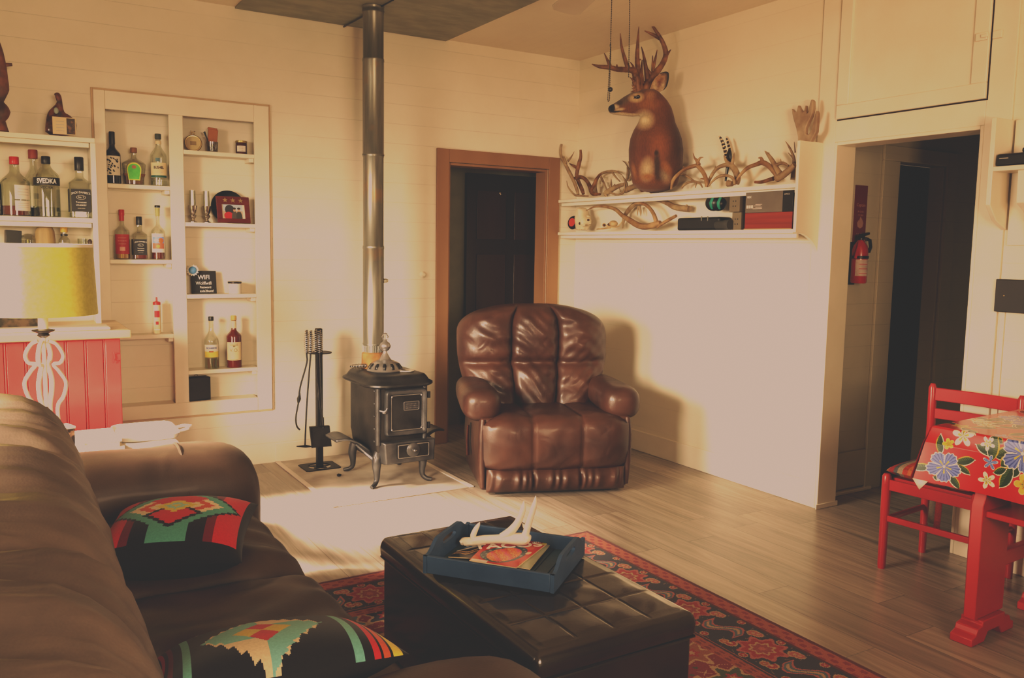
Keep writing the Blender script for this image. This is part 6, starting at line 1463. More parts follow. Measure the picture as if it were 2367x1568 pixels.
sa('thin pale tine lying at the left end below the tallest antler', [[(195, 640, 4), (215, 730, 10), (270, 810, 14), (330, 860, 16), (430, 868, 16), (520, 872, 14)]], CL, 3.832, ANTL, GU, ZU)
sa('rough burred antler base with short spikes hanging over the shelf edge', [
    [(810, 895, 16), (780, 830, 34), (830, 800, 44), (900, 760, 40), (980, 720, 34), (1070, 690, 26)],
    [(850, 780, 30), (865, 700, 18), (868, 610, 4)], [(900, 740, 24), (925, 690, 8)], [(860, 820, 16), (950, 850, 14), (1040, 830, 14), (1075, 760, 14), (1068, 672, 4)], [(1010, 800, 12), (985, 745, 3)]], CL, 3.85, ANTL, GU, 1.80)
sa('thick pale antler stump with a round cut end below the deer chest', [[(1080, 790, 40), (1150, 755, 44), (1220, 725, 40), (1290, 715, 42)], [(1100, 760, 30), (1090, 660, 20), (1040, 570, 6)]], CL, 3.87, ANTL, GU, ZU)
sa('grey upright antler half hidden behind the left of the deer chest', [[(1130, 640, 16), (1180, 560, 16), (1185, 470, 14), (1150, 400, 12), (1125, 350, 6)], [(1140, 470, 10), (1080, 370, 8), (1035, 340, 3)], [(1100, 640, 20), (1120, 520, 22), (1110, 430, 10)]], CL, 4.0, ANTL, GU, ZU)
sa('dark reddish antler lying slanted under the right of the deer chest', [[(1330, 780, 34), (1420, 770, 30), (1520, 740, 28), (1620, 680, 28), (1700, 630, 28), (1780, 600, 22)]], CL, 3.86, ANT, GU, ZU)
sa('large round yellowish antler hoop first to the right of the deer', [
    [(55, 1065, 12), (75, 970, 20), (130, 900, 20), (210, 840, 20), (290, 810, 22), (350, 800, 24), (400, 850, 24), (440, 920, 24), (460, 1000, 24), (455, 1040, 18)],
    [(370, 790, 24), (345, 740, 18), (320, 710, 10), (303, 652, 3)], [(355, 770, 20), (380, 715, 12), (420, 705, 3)], [(215, 835, 12), (190, 805, 3)], [(440, 950, 14), (390, 945, 6)]], CR, 3.86, ANTO, GU, ZU)
sa('small pale antler ring inside the yellowish hoop', [[(175, 1050, 12), (210, 1010, 14), (270, 985, 14), (330, 980, 14), (380, 1000, 12), (410, 1045, 8)], [(330, 985, 12), (250, 930, 12), (190, 900, 12), (140, 905, 8)], [(340, 990, 10), (330, 1050, 6)]], CR, 3.93, ANTL, GU, ZU)
sa('twin pale hoop antler in front of the striped feather', [
    [(470, 1040, 10), (490, 960, 18), (540, 870, 20), (600, 815, 22), (680, 790, 26), (740, 800, 32), (790, 870, 36), (810, 950, 34), (800, 1010, 26)],
    [(740, 790, 26), (690, 760, 20), (660, 700, 10), (655, 680, 4)], [(745, 780, 22), (760, 700, 12), (772, 650, 3)], [(600, 815, 12), (560, 830, 10), (560, 800, 3)]], CR, 3.90, ANTL, GU, ZU)
sa('low pale antler arch inside the twin hoop', [[(480, 1035, 8), (520, 980, 12), (580, 930, 16), (650, 910, 16), (720, 920, 16), (765, 960, 18), (770, 1010, 14)], [(700, 1000, 40), (750, 1005, 30)]], CR, 3.85, ANTL, GU, ZU)
sa('orange-tipped antler curving toward the grey branching pile', [
    [(775, 1020, 8), (800, 960, 14), (860, 880, 18), (930, 820, 22), (1010, 790, 24), (1090, 765, 30), (1160, 800, 30), (1220, 860, 34), (1260, 920, 30), (1250, 965, 20)],
    [(1090, 760, 26), (1075, 715, 16), (1045, 712, 6)], [(930, 815, 14), (915, 800, 3)], [(1235, 920, 18), (1222, 860, 4)]], CR, 3.87, ANTO, GU, ZU)
sa('grey antler with a thick beam lying against the shelf end panel', [
    [(1250, 950, 40), (1330, 900, 40), (1400, 840, 36), (1455, 790, 30)], [(1290, 900, 40), (1250, 830, 30), (1200, 740, 26), (1150, 670, 18), (1115, 632, 4)], [(1200, 730, 20), (1170, 680, 8), (1162, 645, 3)],
    [(1250, 790, 18), (1320, 770, 18), (1385, 800, 12)], [(1300, 770, 10), (1296, 722, 3)]], CR, 3.86, ANTL, GU, ZU)
sa('slender grey antler with long tines against the end panel', [[(1450, 760, 20), (1440, 690, 16), (1400, 600, 12), (1350, 522, 3)], [(1445, 720, 14), (1415, 690, 8), (1380, 652, 3)], [(1460, 650, 10), (1450, 530, 3)], [(1430, 960, 24), (1440, 860, 22), (1450, 760, 20)]], CR, 3.94, ANTL, GU, ZU)
sa('dark knobbly antler lying flat near the end panel', [[(1005, 985, 16), (1080, 985, 20), (1150, 965, 22), (1215, 945, 26)]], CR, 3.92, ANT, GU, ZU)
# moose paddle
pd = thing('moose_antler', 'broad grey palmated antler standing above the shelf end panel', 'antler', PX(1872, 335, 3.92))
ol = [(1525, 580), (1522, 480), (1490, 380), (1450, 290), (1425, 210), (1415, 150), (1445, 190), (1475, 185), (1490, 110), (1510, 150), (1550, 195), (1570, 180), (1580, 110), (1590, 170), (1605, 215), (1630, 190), (1635, 100), (1650, 45), (1675, 70), (1685, 150), (1670, 240), (1635, 320), (1610, 380), (1612, 440), (1640, 455), (1680, 400), (1700, 310), (1715, 220), (1728, 175), (1745, 210), (1742, 320), (1735, 420), (1690, 500), (1655, 560), (1640, 640), (1635, 900), (1520, 900)]
pts = [PX(CR[0]+x*CR[2], CR[1]+y*CR[2], 3.93) for x, y in ol]
mb = MB(); n_ = len(pts)
fr_ = [Vector((3.916+.015*math.sin((p.y+p.z)*9), p.y, p.z)) for p in pts]; bk2 = [Vector((p.x+.028, p.y, p.z)) for p in fr_]
mb.add(fr_+bk2, [tuple(range(n_)), tuple(range(2*n_-1, n_-1, -1))]+[(i, (i+1) % n_, n_+(i+1) % n_, n_+i) for i in range(n_)])
mo = obj('palm', mb, mat('grey_moose_antler', (.26, .18, .11), (.44, .34, .24), scale=10, rough=.55, bump=.25, bscale=30), pd, bevel=.011, seg=3)
# feather
fm = (.02, .014, .010)
ft = thing('turkey_feather', 'black and white barred feather pair standing behind the twin hoop antler', 'feather', PX(1682, 425, 3.95))
def fcol(c):
    z = c[:, 2]; y = c[:, 1]; col = np.where((np.sin(z*260+y*60) > .35)[:, None], [[.62, .5, .33]], [[.03, .018, .012]]); return col
for nm, ln, w in (('barred_vane', [(690, 760), (680, 700), (655, 600), (630, 520), (598, 462)], 26), ('barred_vane', [(720, 720), (715, 640), (700, 560), (680, 488)], 20)):
    P = [PX(CR[0]+x*CR[2], CR[1]+y*CR[2], 3.95) for x, y in ln]; Q = [Vector(q) for q in smooth_path([tuple(p) for p in P], 8)]
    n = len(Q); g = MB().grid(10, n-1, lambda u, v, Q=Q, n=n, w=w: Q[int(round(v*(n-1)))]+Vector((.003*(2*u-1)**2, (2*u-1)*w*CR[2]*.0029*(math.sin(PI*min(1, (1-v)*.9+.08))**.6), 0)))
    o = obj(nm, g, mat('feather_bars', (1, 1, 1), attr='col', rough=.8), ft, solid=.001); vcol(o, fcol)
obj('dark_tuft', MB().ell(PX(CR[0]+712*CR[2], CR[1]+700*CR[2], 3.945), (.010, .022, .048)), K_BLACK, ft); obj('quill', MB().tube([PX(CR[0]+x*CR[2], CR[1]+y*CR[2], 3.94) for x, y in ((710, 740), (690, 850), (672, 975))], [.012, .010, .006], 8), K_BLACK, ft)
# lower board
sa('long brown antler curve leaning from the white skull to the right', [[(495, 1090, 4), (600, 1040, 14), (720, 1025, 20), (840, 1040, 24), (940, 1080, 28), (1030, 1160, 32), (1120, 1220, 40), (1230, 1290, 46), (1330, 1330, 46), (1440, 1330, 46), (1560, 1290, 48), (1610, 1270, 30)],
    [(1550, 1280, 36), (1520, 1170, 30), (1470, 1080, 28), (1400, 1010, 26), (1320, 985, 22), (1225, 985, 14)], [(1560, 1350, 10), (1620, 1300, 24), (1720, 1240, 26), (1850, 1170, 24)]], CL, 3.875, ANTO, GL_, ZB)
sa('grey antler arch standing on its tip beside the binocular case', [[(1040, 1360, 6), (1050, 1260, 24), (1080, 1160, 30), (1150, 1060, 34), (1250, 980, 34), (1360, 930, 32), (1480, 915, 34), (1600, 930, 36), (1720, 980, 38), (1830, 1040, 44), (1960, 1060, 50), (2050, 1070, 46)],
    [(1290, 1030, 24), (1310, 1100, 18), (1315, 1180, 3)], [(1270, 1030, 18), (1265, 1120, 10), (1262, 1170, 3)], [(2000, 1050, 24), (2010, 1000, 12)]], CL, 3.955, ANTL, GL_, ZB)
sk = thing('white_skull', 'bleached white animal skull at the left end of the lower board', 'skull', PX(1347, 530, 3.88))
skm = mat('skull_bone', (.60, .50, .33), (.74, .65, .48), scale=14, rough=.55, bump=.12)
k_ = lambda x, y, X_=3.875: PX(CL[0]+x*CL[2], CL[1]+y*CL[2], X_)
mb = MB(); rs = []
for x, y, rx, ry in ((425, 1385, 100, .034), (430, 1350, 118, .042), (440, 1300, 128, .050), (445, 1250, 132, .055), (440, 1205, 122, .055), (432, 1160, 100, .050), (425, 1110, 92, .048), (420, 1078, 86, .042), (418, 1062, 74, .034), (416, 1050, 40, .018)):
    c = k_(x, y); w = rx*CL[2]*.0029; rs.append([c+Vector((ry*abs(math.sin(a))**.7*math.copysign(1, math.sin(a))*(1+.10*math.sin(4*a+y)), w*abs(math.cos(a))**.75*math.copysign(1, math.cos(a))*(1+.06*math.sin(3*a+y*.02)), .002*math.sin(3*a+y*.03))) for a in np.linspace(0, 2*PI, 26, endpoint=False)])
mb.rings(rs)
mb.ell(k_(525, 1180, 3.84), (.016, .022, .007), 14, 8, (.3, 0, 0)).ell(k_(400, 1225, 3.835), (.014, .010, .018), 12, 8, (.4, 0, 0)).ell(k_(545, 1290, 3.845), (.014, .020, .006), 12, 8, (-.4, 0, 0)).ell(k_(450, 1310, 3.832), (.012, .022, .010), 12, 8)
obj('cranium', mb, skm, sk)
for k in range(7): obj('tooth', MB().box(k_(360+k*24, 1376, 3.832), (.006, .0028, .007)), skm, sk)
for x, y, a, b in ((522, 1235, .0095, .0085), (392, 1285, .0018, .011)): obj('socket', MB().ell(k_(x, y, 3.826), (.010, a, b)), mat('socket_brown', (.07, .03, .015), rough=.8) if x == 522 else bpy.data.materials['socket_brown'], sk)
s2 = thing('small_skull', 'small tan skull lying between the white skull and the grey antler arch', 'skull', PX(1415, 525, 3.87))
mb = MB().ell(k_(900, 1290, 3.87), (.03, .036, .024)).ell(k_(830, 1320, 3.86), (.018, .018, .015)).ell(k_(760, 1310, 3.87), (.016, .012, .014)).tube([k_(650, 1372, 3.86), k_(740, 1362, 3.855), k_(860, 1350, 3.85)], [.004, .007, .006], 8).tube([k_(830, 1330, 3.85), k_(900, 1345, 3.845), k_(980, 1330, 3.86), k_(1030, 1260, 3.87)], [.007, .005, .005, .003], 8); obj('cranium', mb, mat('tan_bone', (.34, .23, .11), (.55, .42, .24), scale=16, rough=.6), s2)
for x, y in ((830, 1300), (760, 1310)): obj('socket', MB().ell(k_(x, y, 3.848), (.009, .008, .009)), bpy.data.materials['socket_brown'], s2)
rd = thing('round_red_black_lid', 'round black lid with a red centre propped behind the white skull', 'lid', PX(1322, 530, 3.93))
c = k_(300, 1275, 3.935); obj('disc', MB().lathe([(0, 0), (.052, 0), (.054, .006), (.050, .014), (0, .014)], c, 30, (0, -PI/2+.15, .2)), K_BLACK, rd); obj('red_centre', MB().lathe([(0, 0), (.034, 0), (.033, .002), (0, .002)], c+Vector((-.016, .0, .003)), 26, (0, -PI/2+.15, .2)), mat('coral_red', (.5, .06, .04), rough=.5), rd)
# binocular case, ear defenders, boxes
kr = lambda x, y, X_: PX(CR[0]+x*CR[2], CR[1]+y*CR[2], X_)
a = kr(125, 1490, 3.85); b = kr(610, 1320, 3.85)
cs_ = thing('long_black_case', 'long black hard case lying on the lower board', 'case', (3.9, (a.y+b.y)/2, ZB))
obj('shell', MB().b2((3.845, min(a.y, b.y), ZB), (3.96, max(a.y, b.y), ZB+b.z-a.z-.005)), K_BLACK, cs_, bevel=.014, seg=3)
for x in (400, 470): q = kr(x, 1400, 3.843); obj('latch', MB().box(q, (.006, .008, .03)), mat('grey_latch', (.12, .12, .11), rough=.4), cs_, bevel=.002)
a = kr(575, 1480, 3.84); b = kr(735, 1350, 3.84)
fl = thing('flashlight', 'dark grey cylindrical flashlight in front of the black case end', 'flashlight', (3.855, (a.y+b.y)/2, ZB))
r_ = (b.z-a.z)/2*.92; yc0, yc1 = a.y, b.y; yc0 -= .155
obj('barrel', MB().lathe([(r_*.8, 0), (r_*.9, .004), (r_*.9, abs(a.y-b.y)*.6), (r_, abs(a.y-b.y)*.66), (r_, abs(a.y-b.y)), (0, abs(a.y-b.y))], (3.838, a.y, ZB+r_), 20, (PI/2, 0, 0)), mat('grey_rubber', (.05, .05, .045), rough=.5), fl)
ed = thing('ear_defenders', 'black ear defenders with two green stripes standing on the black case', 'ear defenders', kr(560, 1310, 3.89))
e0 = kr(540, 1222, 3.89); ws = .065
mb = MB().ell(e0, (.045, .062, .050), 20, 14).ell(e0+Vector((.02, -.02, -.005)), (.045, .058, .045), 18, 12).ell(e0+Vector((.015, .03, -.012)), (.035, .036, .036)); obj('cups', mb, K_BLACK, ed)
gm = mat('teal_green_band', (.02, .20, .155), (.03, .26, .20), scale=20, rough=.4)
for x in (515, 600):
    q = kr(x, 1222, 3.852); obj('green_stripe', MB().tube([q+Vector((.018, 0, .042)), q+Vector((.002, 0, .022)), q+Vector((-.006, .003, 0)), q+Vector((.002, .005, -.024)), q+Vector((.012, .006, -.036))], [.007, .011, .012, .011, .008], 8, flat=.6), gm, ed)
for i, (u0, v0, u1, v1) in enumerate(((708, 1340, 830, 1205), (740, 1480, 848, 1345))):
    a, b = kr(u0, v0, 3.86), kr(u1, v1, 3.86); z0 = ZB if i == 1 else None
    h = b.z-a.z
    t = thing('olive_box', ('upper small olive grey box stacked beside the green-striped ear defenders', 'lower small olive grey box beside the flashlight')[i], 'box', ((3.90, (a.y+b.y)/2, ZB if i else ZB+.108)), 0, 'olive grey boxes on the lower board')
    zb = ZB if i else ZB+.1085
    obj('carton', MB().b2((3.862, b.y, zb), (3.95, a.y, zb+.106)), mat('olive_card', (.15, .125, .085), (.18, .15, .10), scale=8, rough=.7) if not i else bpy.data.materials['olive_card'], t, bevel=.002)
    for dy in (-.010, .010):
        for dz in (.035, .065): obj('mark', MB().box((3.861, (a.y+b.y)/2+dy, zb+dz), (.0015, .005, .007)), K_BLACK, t)
a, b = kr(760, 1480, 3.90), kr(885, 1140, 3.90)
one('dark_box', MB().b2((3.965, b.y-.01, ZB), (4.005, a.y, ZB+min(.2, b.z-a.z))), K_BLACK, 'tall thin black box behind the olive boxes', 'box', bevel=.002)
a, b = kr(885, 1455, 3.84), kr(1430, 1285, 3.84)
cb = thing('red_box', 'flat red cardboard box under the grey box at the shelf end', 'box', (3.9, (a.y+b.y)/2, ZB))
y0b, y1b = max(b.y, sy0+.004), a.y
obj('sleeve', MB().b2((3.842, y0b, ZB+.006), (3.99, y1b, ZB+.098)), mat('faded_red_card', (.17, .022, .014), (.25, .036, .02), scale=3, rough=.6, stretch=(1, .5, 14)), cb, bevel=.002)
obj('bottom_tray', MB().b2((3.84, y0b, ZB), (3.99, y1b+.004, ZB+.0055)), mat('tan_card', (.36, .22, .12), rough=.7), cb)
gb = thing('grey_box', 'grey box with white print and black end on top of the red box', 'box', (3.9, (y0b+y1b)/2, ZB+.0985))
z0, z1 = ZB+.0985, ZB+.218; ys = lerp(y1b, y0b, .79)
obj('carton', MB().b2((3.842, ys, z0), (3.99, y1b, z1)), mat('taupe_card', (.13, .11, .09), (.155, .135, .11), scale=6, rough=.55), gb, bevel=.0015)
obj('black_end', MB().b2((3.841, y0b, z0), (3.99, ys, z1)), K_BLACK, gb, bevel=.0015)
WYM = lambda y, z: Matrix(((0, 0, -1, 3.8408), (-1, 0, 0, y), (0, 1, 0, z), (0, 0, 0, 1)))
text('lettering', 'REX', .018, WYM(y1b-.03, z1-.028), INK_W, gb); text('lettering', 'OPTICS', .012, WYM(y0b+.045, z1-.022), INK_G, gb)
for k in range(3): obj('white_square', MB().box((3.8412, y1b-.018-.018*k, z0+.035), (.0012, .015, .018)), mat('pinkish_print', (.55, .45, .42), rough=.5) if k == 0 else bpy.data.materials['pinkish_print'], gb)
for k in range(4): obj('print', MB().box((3.8412, y1b-.105+.010*(k % 2), z0+.047-.008*k), (.0012, .05+.02*(k == 3), .003)), bpy.data.materials['pinkish_print'], gb)

# ------------------------------------------------------------------ ceiling fan
fx, fy, fz = 2.17, 2.82, 2.60
fan = thing('ceiling_fan', 'cream ceiling fan with pull chains hanging before the deer', 'ceiling fan', (fx, fy, fz))
FANM = mat('fan_cream', (.62, .54, .42), (.68, .60, .48), scale=5, rough=.4)
obj('downrod', MB().lathe([(.06, HC-.002), (.055, HC-.05), (.015, HC-.06), (.015, fz+.09)], (fx, fy, 0), 20), FANM, fan)
obj('motor', MB().lathe([(.03, fz+.10), (.10, fz+.085), (.13, fz+.04), (.12, fz), (.08, fz-.02), (.06, fz-.05), (.03, fz-.06), (0, fz-.06)], (fx, fy, 0), 32), FANM, fan)
tp = PZ(1302, 30, fz); a1 = math.atan2(tp.y-fy, tp.x-fx); R1 = (tp-Vector((fx, fy, fz))).length
for k in range(5):
    a = a1-k*2*PI/5; ca, sa_ = math.cos(a), math.sin(a)
    Mb = Matrix(((ca, -sa_, 0, fx), (sa_, ca, 0, fy), (0, 0, 1, fz), (0, 0, 0, 1)))
    ol = [(.17, -.05), (.30, -.062), (R1-.05, -.072), (R1-.01, -.055), (R1, -.02), (R1, .02), (R1-.01, .055), (R1-.05, .072), (.30, .062), (.17, .05)]
    bl = obj('blade', MB().prism(ol, .008, Mb @ Matrix.Rotation(.16, 4, 'X')), FANM, fan, bevel=.002)
    obj('blade_iron', MB().prism([(.09, -.02), (.22, -.03), (.22, .03), (.09, .02)], .006, Mb @ Matrix.Translation((0, 0, -.008))), BRASS, bl)
CH = mat('dark_chain', (.05, .045, .035), (.09, .08, .06), scale=30, rough=.4, metal=.6)
def cpt(u, v, y): return PY(u, v, y)
def chain(ln, y): 
    mb = MB(); Q = [Vector(q) for q in smooth_path([tuple(cpt(u, v, y)) for u, v in ln], 8)]; 
    L_ = [0]
    for i in range(1, len(Q)): L_.append(L_[-1]+(Q[i]-Q[i-1]).length)
    mb.tube(Q, .0011, 5); n = int(L_[-1]/.0085); j = 0
    for k in range(n+1):
        s = k*.0085
        while j < len(L_)-2 and L_[j+1] < s: j += 1
        p = Q[j].lerp(Q[j+1], (s-L_[j])/max(1e-6, L_[j+1]-L_[j])); mb.ell(p, (.0024, .0024, .0030), 6, 4)
    return mb
y_c = 2.80
obj('pull_chain', chain([(1415, -40), (1413, 40), (1411, 110), (1408, 170), (1405, 225), (1406, 234), (1409, 226), (1410, 170), (1412, 110)], y_c), CH, fan)
obj('pull_chain', chain([(1456, -40), (1455, 60), (1453, 178)], y_c), CH, fan)
q = cpt(1411, 207, y_c-.004); obj('chain_fob', MB().ell(q, (.0095, .0095, .0095)), K_BLACK, fan); obj('chain_knot', MB().ell(cpt(1411, 105, y_c), (.003, .003, .009), 8, 6), K_BLACK, fan)

# ------------------------------------------------------------------ hall: extinguisher and tag
q = PY(1987, 600, 3.27); er = .046
ez0, ez1 = PY(1985, 655, 3.27).z, PY(1985, 560, 3.27).z
ex_ = thing('fire_extinguisher', 'red fire extinguisher with black valve hanging on the hall wall', 'fire extinguisher', (q.x, 3.27, ez0))
obj('cylinder', MB().lathe([(er*.9, 0), (er, .008), (er, (ez1-ez0)*.80), (er*.85, (ez1-ez0)*.92), (er*.45, (ez1-ez0)*1.02), (.016, (ez1-ez0)*1.05), (.016, (ez1-ez0)*1.1)], (q.x, 3.27, ez0), 24), mat('extinguisher_red', (.40, .018, .02), rough=.25, coat=.4), ex_)
zl = (ez1-ez0)
lb = obj('label', arc_band(er, zl*.18, zl*.58, (q.x, 3.27, ez0), -PI/2-.2, 1.2), mat('extinguisher_label', (.50, .38, .34), (.62, .52, .46), scale=30, rough=.5), ex_)
for k in range(6): obj('print', arc_band(er, zl*(.24+.055*k), zl*(.252+.055*k), (q.x, 3.27, ez0), -PI/2-.35, .6, th=.0014), INK_G if k % 2 else INK_R, lb)
obj('strap', MB().lathe([(er+.003, zl*.60), (er+.004, zl*.61), (er+.004, zl*.66), (er+.003, zl*.67)], (q.x, 3.27, ez0), 24).box((q.x+.03, 3.29, ez0+zl*.635), (.05, .03, .02)), K_BLACK, ex_)
obj('bracket', MB().b2((q.x-.02, 3.312, ez0-.01), (q.x+.02, HY, ez0+zl)), K_BLACK, ex_)
zt = ez0+zl*1.05
obj('valve', MB().lathe([(.02, 0), (.022, .02), (.012, .035), (0, .036)], (q.x, 3.27, zt), 14).box((q.x+.012, 3.26, zt+.03), (.085, .02, .012), (0, -.25, 0)).box((q.x+.01, 3.26, zt+.014), (.07, .018, .010), (0, .1, 0)), K_BLACK, ex_)
obj('hose', MB().tube([(q.x+.01, 3.25, zt+.01), (q.x+.05, 3.245, zt), (q.x+.06, 3.245, zt-.04), (q.x+.045, 3.245, zt-.07)], .010, 8), K_BLACK, ex_)
obj('gauge', MB().lathe([(.013, 0), (.013, .008), (0, .008)], (q.x+.004, 3.245, zt+.006), 14, (PI/2, 0, 0)), SILVER, ex_)
obj('pull_tag', MB().box((q.x-.05, 3.25, zt-.06), (.018, .006, .10), (0, .35, 0)), mat('bright_red_tag', (.48, .03, .03), rough=.4), ex_)
a, b = PY(1970, 580, 3.33), PY(2006, 430, 3.33)
tg = thing('fire_sign', 'long dark red fire extinguisher sign on the hall wall', 'sign', ((a.x+b.x)/2, 3.33, a.z))
obj('panel', MB().b2((a.x, 3.328, a.z-.03), (b.x, 3.334, b.z)), mat('dark_red_sign', (.17, .012, .018), (.20, .016, .022), scale=4, rough=.5), tg)
SGN = mat('pale_sign_ink', (.42, .25, .20), rough=.6)
Ms = lambda x, z: Matrix(((1, 0, 0, x), (0, 0, -1, 3.3278), (0, 1, 0, z), (0, 0, 0, 1)))
hz_ = b.z-a.z; xm = (a.x+b.x)/2
text('lettering', 'Captain', .026, Ms(xm, a.z+hz_*.70), SGN, tg); text('lettering', 'IN CASE', .015, Ms(xm, a.z+hz_*.60), SGN, tg); text('lettering', 'OF FIRE', .015, Ms(xm, a.z+hz_*.545), SGN, tg)
fl_ = [(0, .05), (.012, .03), (.010, .045), (.028, .012), (.022, -.012), (0, -.022), (-.022, -.012), (-.028, .012), (-.014, .03), (-.012, .02)]
obj('flame_emblem', MB().prism(fl_, .001, Ms(xm, a.z+hz_*.40)), SGN, tg)
text('lettering', 'PULL PIN', .015, Ms(xm, a.z+hz_*.26), SGN, tg)

# ------------------------------------------------------------------ shelf with router, dark panel at the right
q = PX(2292, 392); zs = 1.872
cs2 = thing('corbel_shelf', 'cream bracket shelf on the wall right of the opening', 'shelf', (XB, 2.05, zs))
yl = 2.248; xf = 3.862
obj('shelf_board', MB().b2((xf, 1.55, zs-.022), (XB-.001, yl-.022, zs)), M['cream'], cs2, bevel=.003)
obj('side_panel', MB().prism([(xf, zs-.17), (xf, 2.09), (XB-.015, 2.09), (XB-.015, zs-.28), (xf+.06, zs-.24)], .022, Matrix(((1, 0, 0, 0), (0, 0, -1, yl), (0, 1, 0, 0), (0, 0, 0, 1)))), M['cream'], cs2, bevel=.003)
br_ = [(xf+.01, zs-.022), (XB-.015, zs-.022), (XB-.015, zs-.34), (XB-.03, zs-.33), (XB-.045, zs-.25), (XB-.08, zs-.20), (xf+.015, zs-.165)]
obj('bracket', MB().prism(br_, .035, Matrix(((1, 0, 0, 0), (0, 0, -1, 2.12), (0, 1, 0, 0), (0, 0, 0, 1)))), M['cream'], cs2, bevel=.003)
obj('back_board', MB().b2((XB-.016, 1.55, zs-.35), (XB-.001, yl-.03, 2.09)), M['cream'], cs2, bevel=.002)
rt = thing('router', 'flat black router on the bracket shelf at the right edge', 'router', (3.93, 2.15, zs))
obj('case', MB().b2((3.868, 1.90, zs+.001), (3.99, yl-.03, zs+.055)), K_BLACK, rt, bevel=.010, seg=3)
obj('stripe', MB().b2((3.8665, yl-.085, zs+.032), (3.869, yl-.045, zs+.036)), mat('grey_stripe', (.35, .33, .3), rough=.4), rt)
obj('upper_case', MB().b2((3.89, 1.90, zs+.0555), (3.98, 2.12, zs+.078)), K_BLACK, rt, bevel=.008, seg=3)
a, b = PX(2306, 720), PX(2367, 645)
dp = thing('breaker_panel', 'dark flat panel on the wall under the bracket shelf', 'panel', (XB, a.y-.15, a.z))
obj('cover', MB().b2((XB-.035, a.y-.34, a.z), (XB-.0005, a.y, PX(2310, 645).z)), mat('dark_grey_metal', (.028, .026, .023), (.035, .032, .029), scale=5, rough=.5), dp, bevel=.004)
q = PX(2320, 684, XB-.036); obj('keyhole', MB().ell(q, (.002, .004, .004), 8, 6), BRASS, dp)
one('cover_strip', MB().b2((XB-.008, 2.205, .15), (XB-.0005, 2.225, a.z-.002)), M['cream'], 'thin cream cable strip running down the wall below the dark panel', 'cable strip')

# ------------------------------------------------------------------ red chair
CHR = mat('red_chair_paint', (.36, .016, .022), (.43, .024, .030), scale=4, rough=.34, coat=.25)
c0, c1 = PZ(2037, 1313), PZ(2129, 1276)       # near and far left feet
ch = thing('dining_chair', 'red painted ladder-back chair with a striped cushion at the table', 'chair', (c0+c1)/2)
zf = .455
side = Vector((.10, -.995, 0))
# the chair stands with its back to the wall: front is towards -x
chd = Vector((.995, .10, 0)); wch = .405
def P_(s, d, z): return c0+side*s+chd*d+Vector((0, 0, z))
dfr = (c1-c0).dot(chd)
for s in (0, wch):
    obj('leg', MB().lathe([(.0165, 0), (.0185, .02), (.0215, zf-.05), (.021, zf-.012), (.014, zf), (0, zf+.002)], P_(s, 0, 0), 16), CHR, ch)
    zb_ = .85
    obj('back_post', MB().tube([P_(s, dfr, .001), P_(s, dfr, .20), P_(s, dfr-.0, .44), P_(s, dfr+.004, .66), P_(s, dfr-.004, zb_-.02), P_(s, dfr-.004, zb_)], [.0165, .019, .0205, .020, .0185, .010], 14), CHR, ch)
    obj('side_rail', MB().tube([P_(s, .01, .40), P_(s, dfr-.01, .40)], .017, 10, flat=1.3), CHR, ch)
    obj('stretcher', MB().tube([P_(s, .01, .235), P_(s, dfr-.01, .235)], .011, 10, flat=1.3), CHR, ch)
def rail(d0, z, h, nm, bow=0): 
    mb = MB(); n = 10; rs = []
    for i in range(n+1):
        t = i/n; p = P_(wch*t, d0+bow*math.sin(PI*t), z); rs.append([p+chd*a+Vector((0, 0, b)) for a, b in ((-.009, -h/2), (.009, -h/2), (.009, h/2), (-.009, h/2))])
    return obj(nm, mb.rings(rs), CHR, ch, bevel=.003)
rail(0, .405, .05, 'front_rail'); rail(dfr, .405, .04, 'back_rail'); rail(0, .245, .028, 'stretcher'); rail(dfr, .30, .026, 'stretcher')
rail(dfr-.002, .80, .062, 'back_slat', .018); rail(dfr+.002, .705, .05, 'back_slat', .018)
obj('seat', MB().add([P_(.02, .02, .425), P_(wch-.02, .02, .425), P_(wch-.02, dfr-.02, .425), P_(.02, dfr-.02, .425), P_(.02, .02, .438), P_(wch-.02, .02, .438), P_(wch-.02, dfr-.02, .438), P_(.02, dfr-.02, .438)], [(3, 2, 1, 0), (4, 5, 6, 7), (0, 1, 5, 4), (1, 2, 6, 5), (2, 3, 7, 6), (3, 0, 4, 7)]), CHR, ch)
cu = thing('tie_on_cushion', 'orange and red striped woven cushion tied on the red chair', 'cushion', P_(wch/2, dfr/2, .44))
def cuf(s_):
    def g(u, v):
        a, b = 2*u-1, 2*v-1; e = (max(0, 1-abs(a)**4)*max(0, 1-abs(b)**4))**.4
        return P_(lerp(-.005, wch+.005, u), lerp(-.005, dfr-.02, v), .4395+.030+s_*.030*e+(.012*e if s_ > 0 else 0))
    return g
def stripes(c):
    t = np.array([side.x, side.y, 0]); q = (c @ t)+.5; k = np.floor(q*46).astype(int) % 11
    pal = np.array([(.40, .05, .03), (.50, .13, .04), (.45, .20, .07), (.30, .03, .03), (.10, .12, .13), (.36, .30, .22), (.46, .06, .03), (.52, .16, .05), (.42, .06, .05), (.16, .07, .05), (.48, .10, .04)]); col = pal[k].copy()
    col[np.sin((c[:, 0]*8+c[:, 1])*30+k) > .8] *= .7; return col
o = obj('cover', MB().grid(70, 40, cuf(1)).grid(20, 20, cuf(-1)), mat('striped_weave', (1, 1, 1), attr='col', rough=.85, rvar=.25, scale=150), cu, ang=80); vcol(o, stripes)
tie = MB(); 
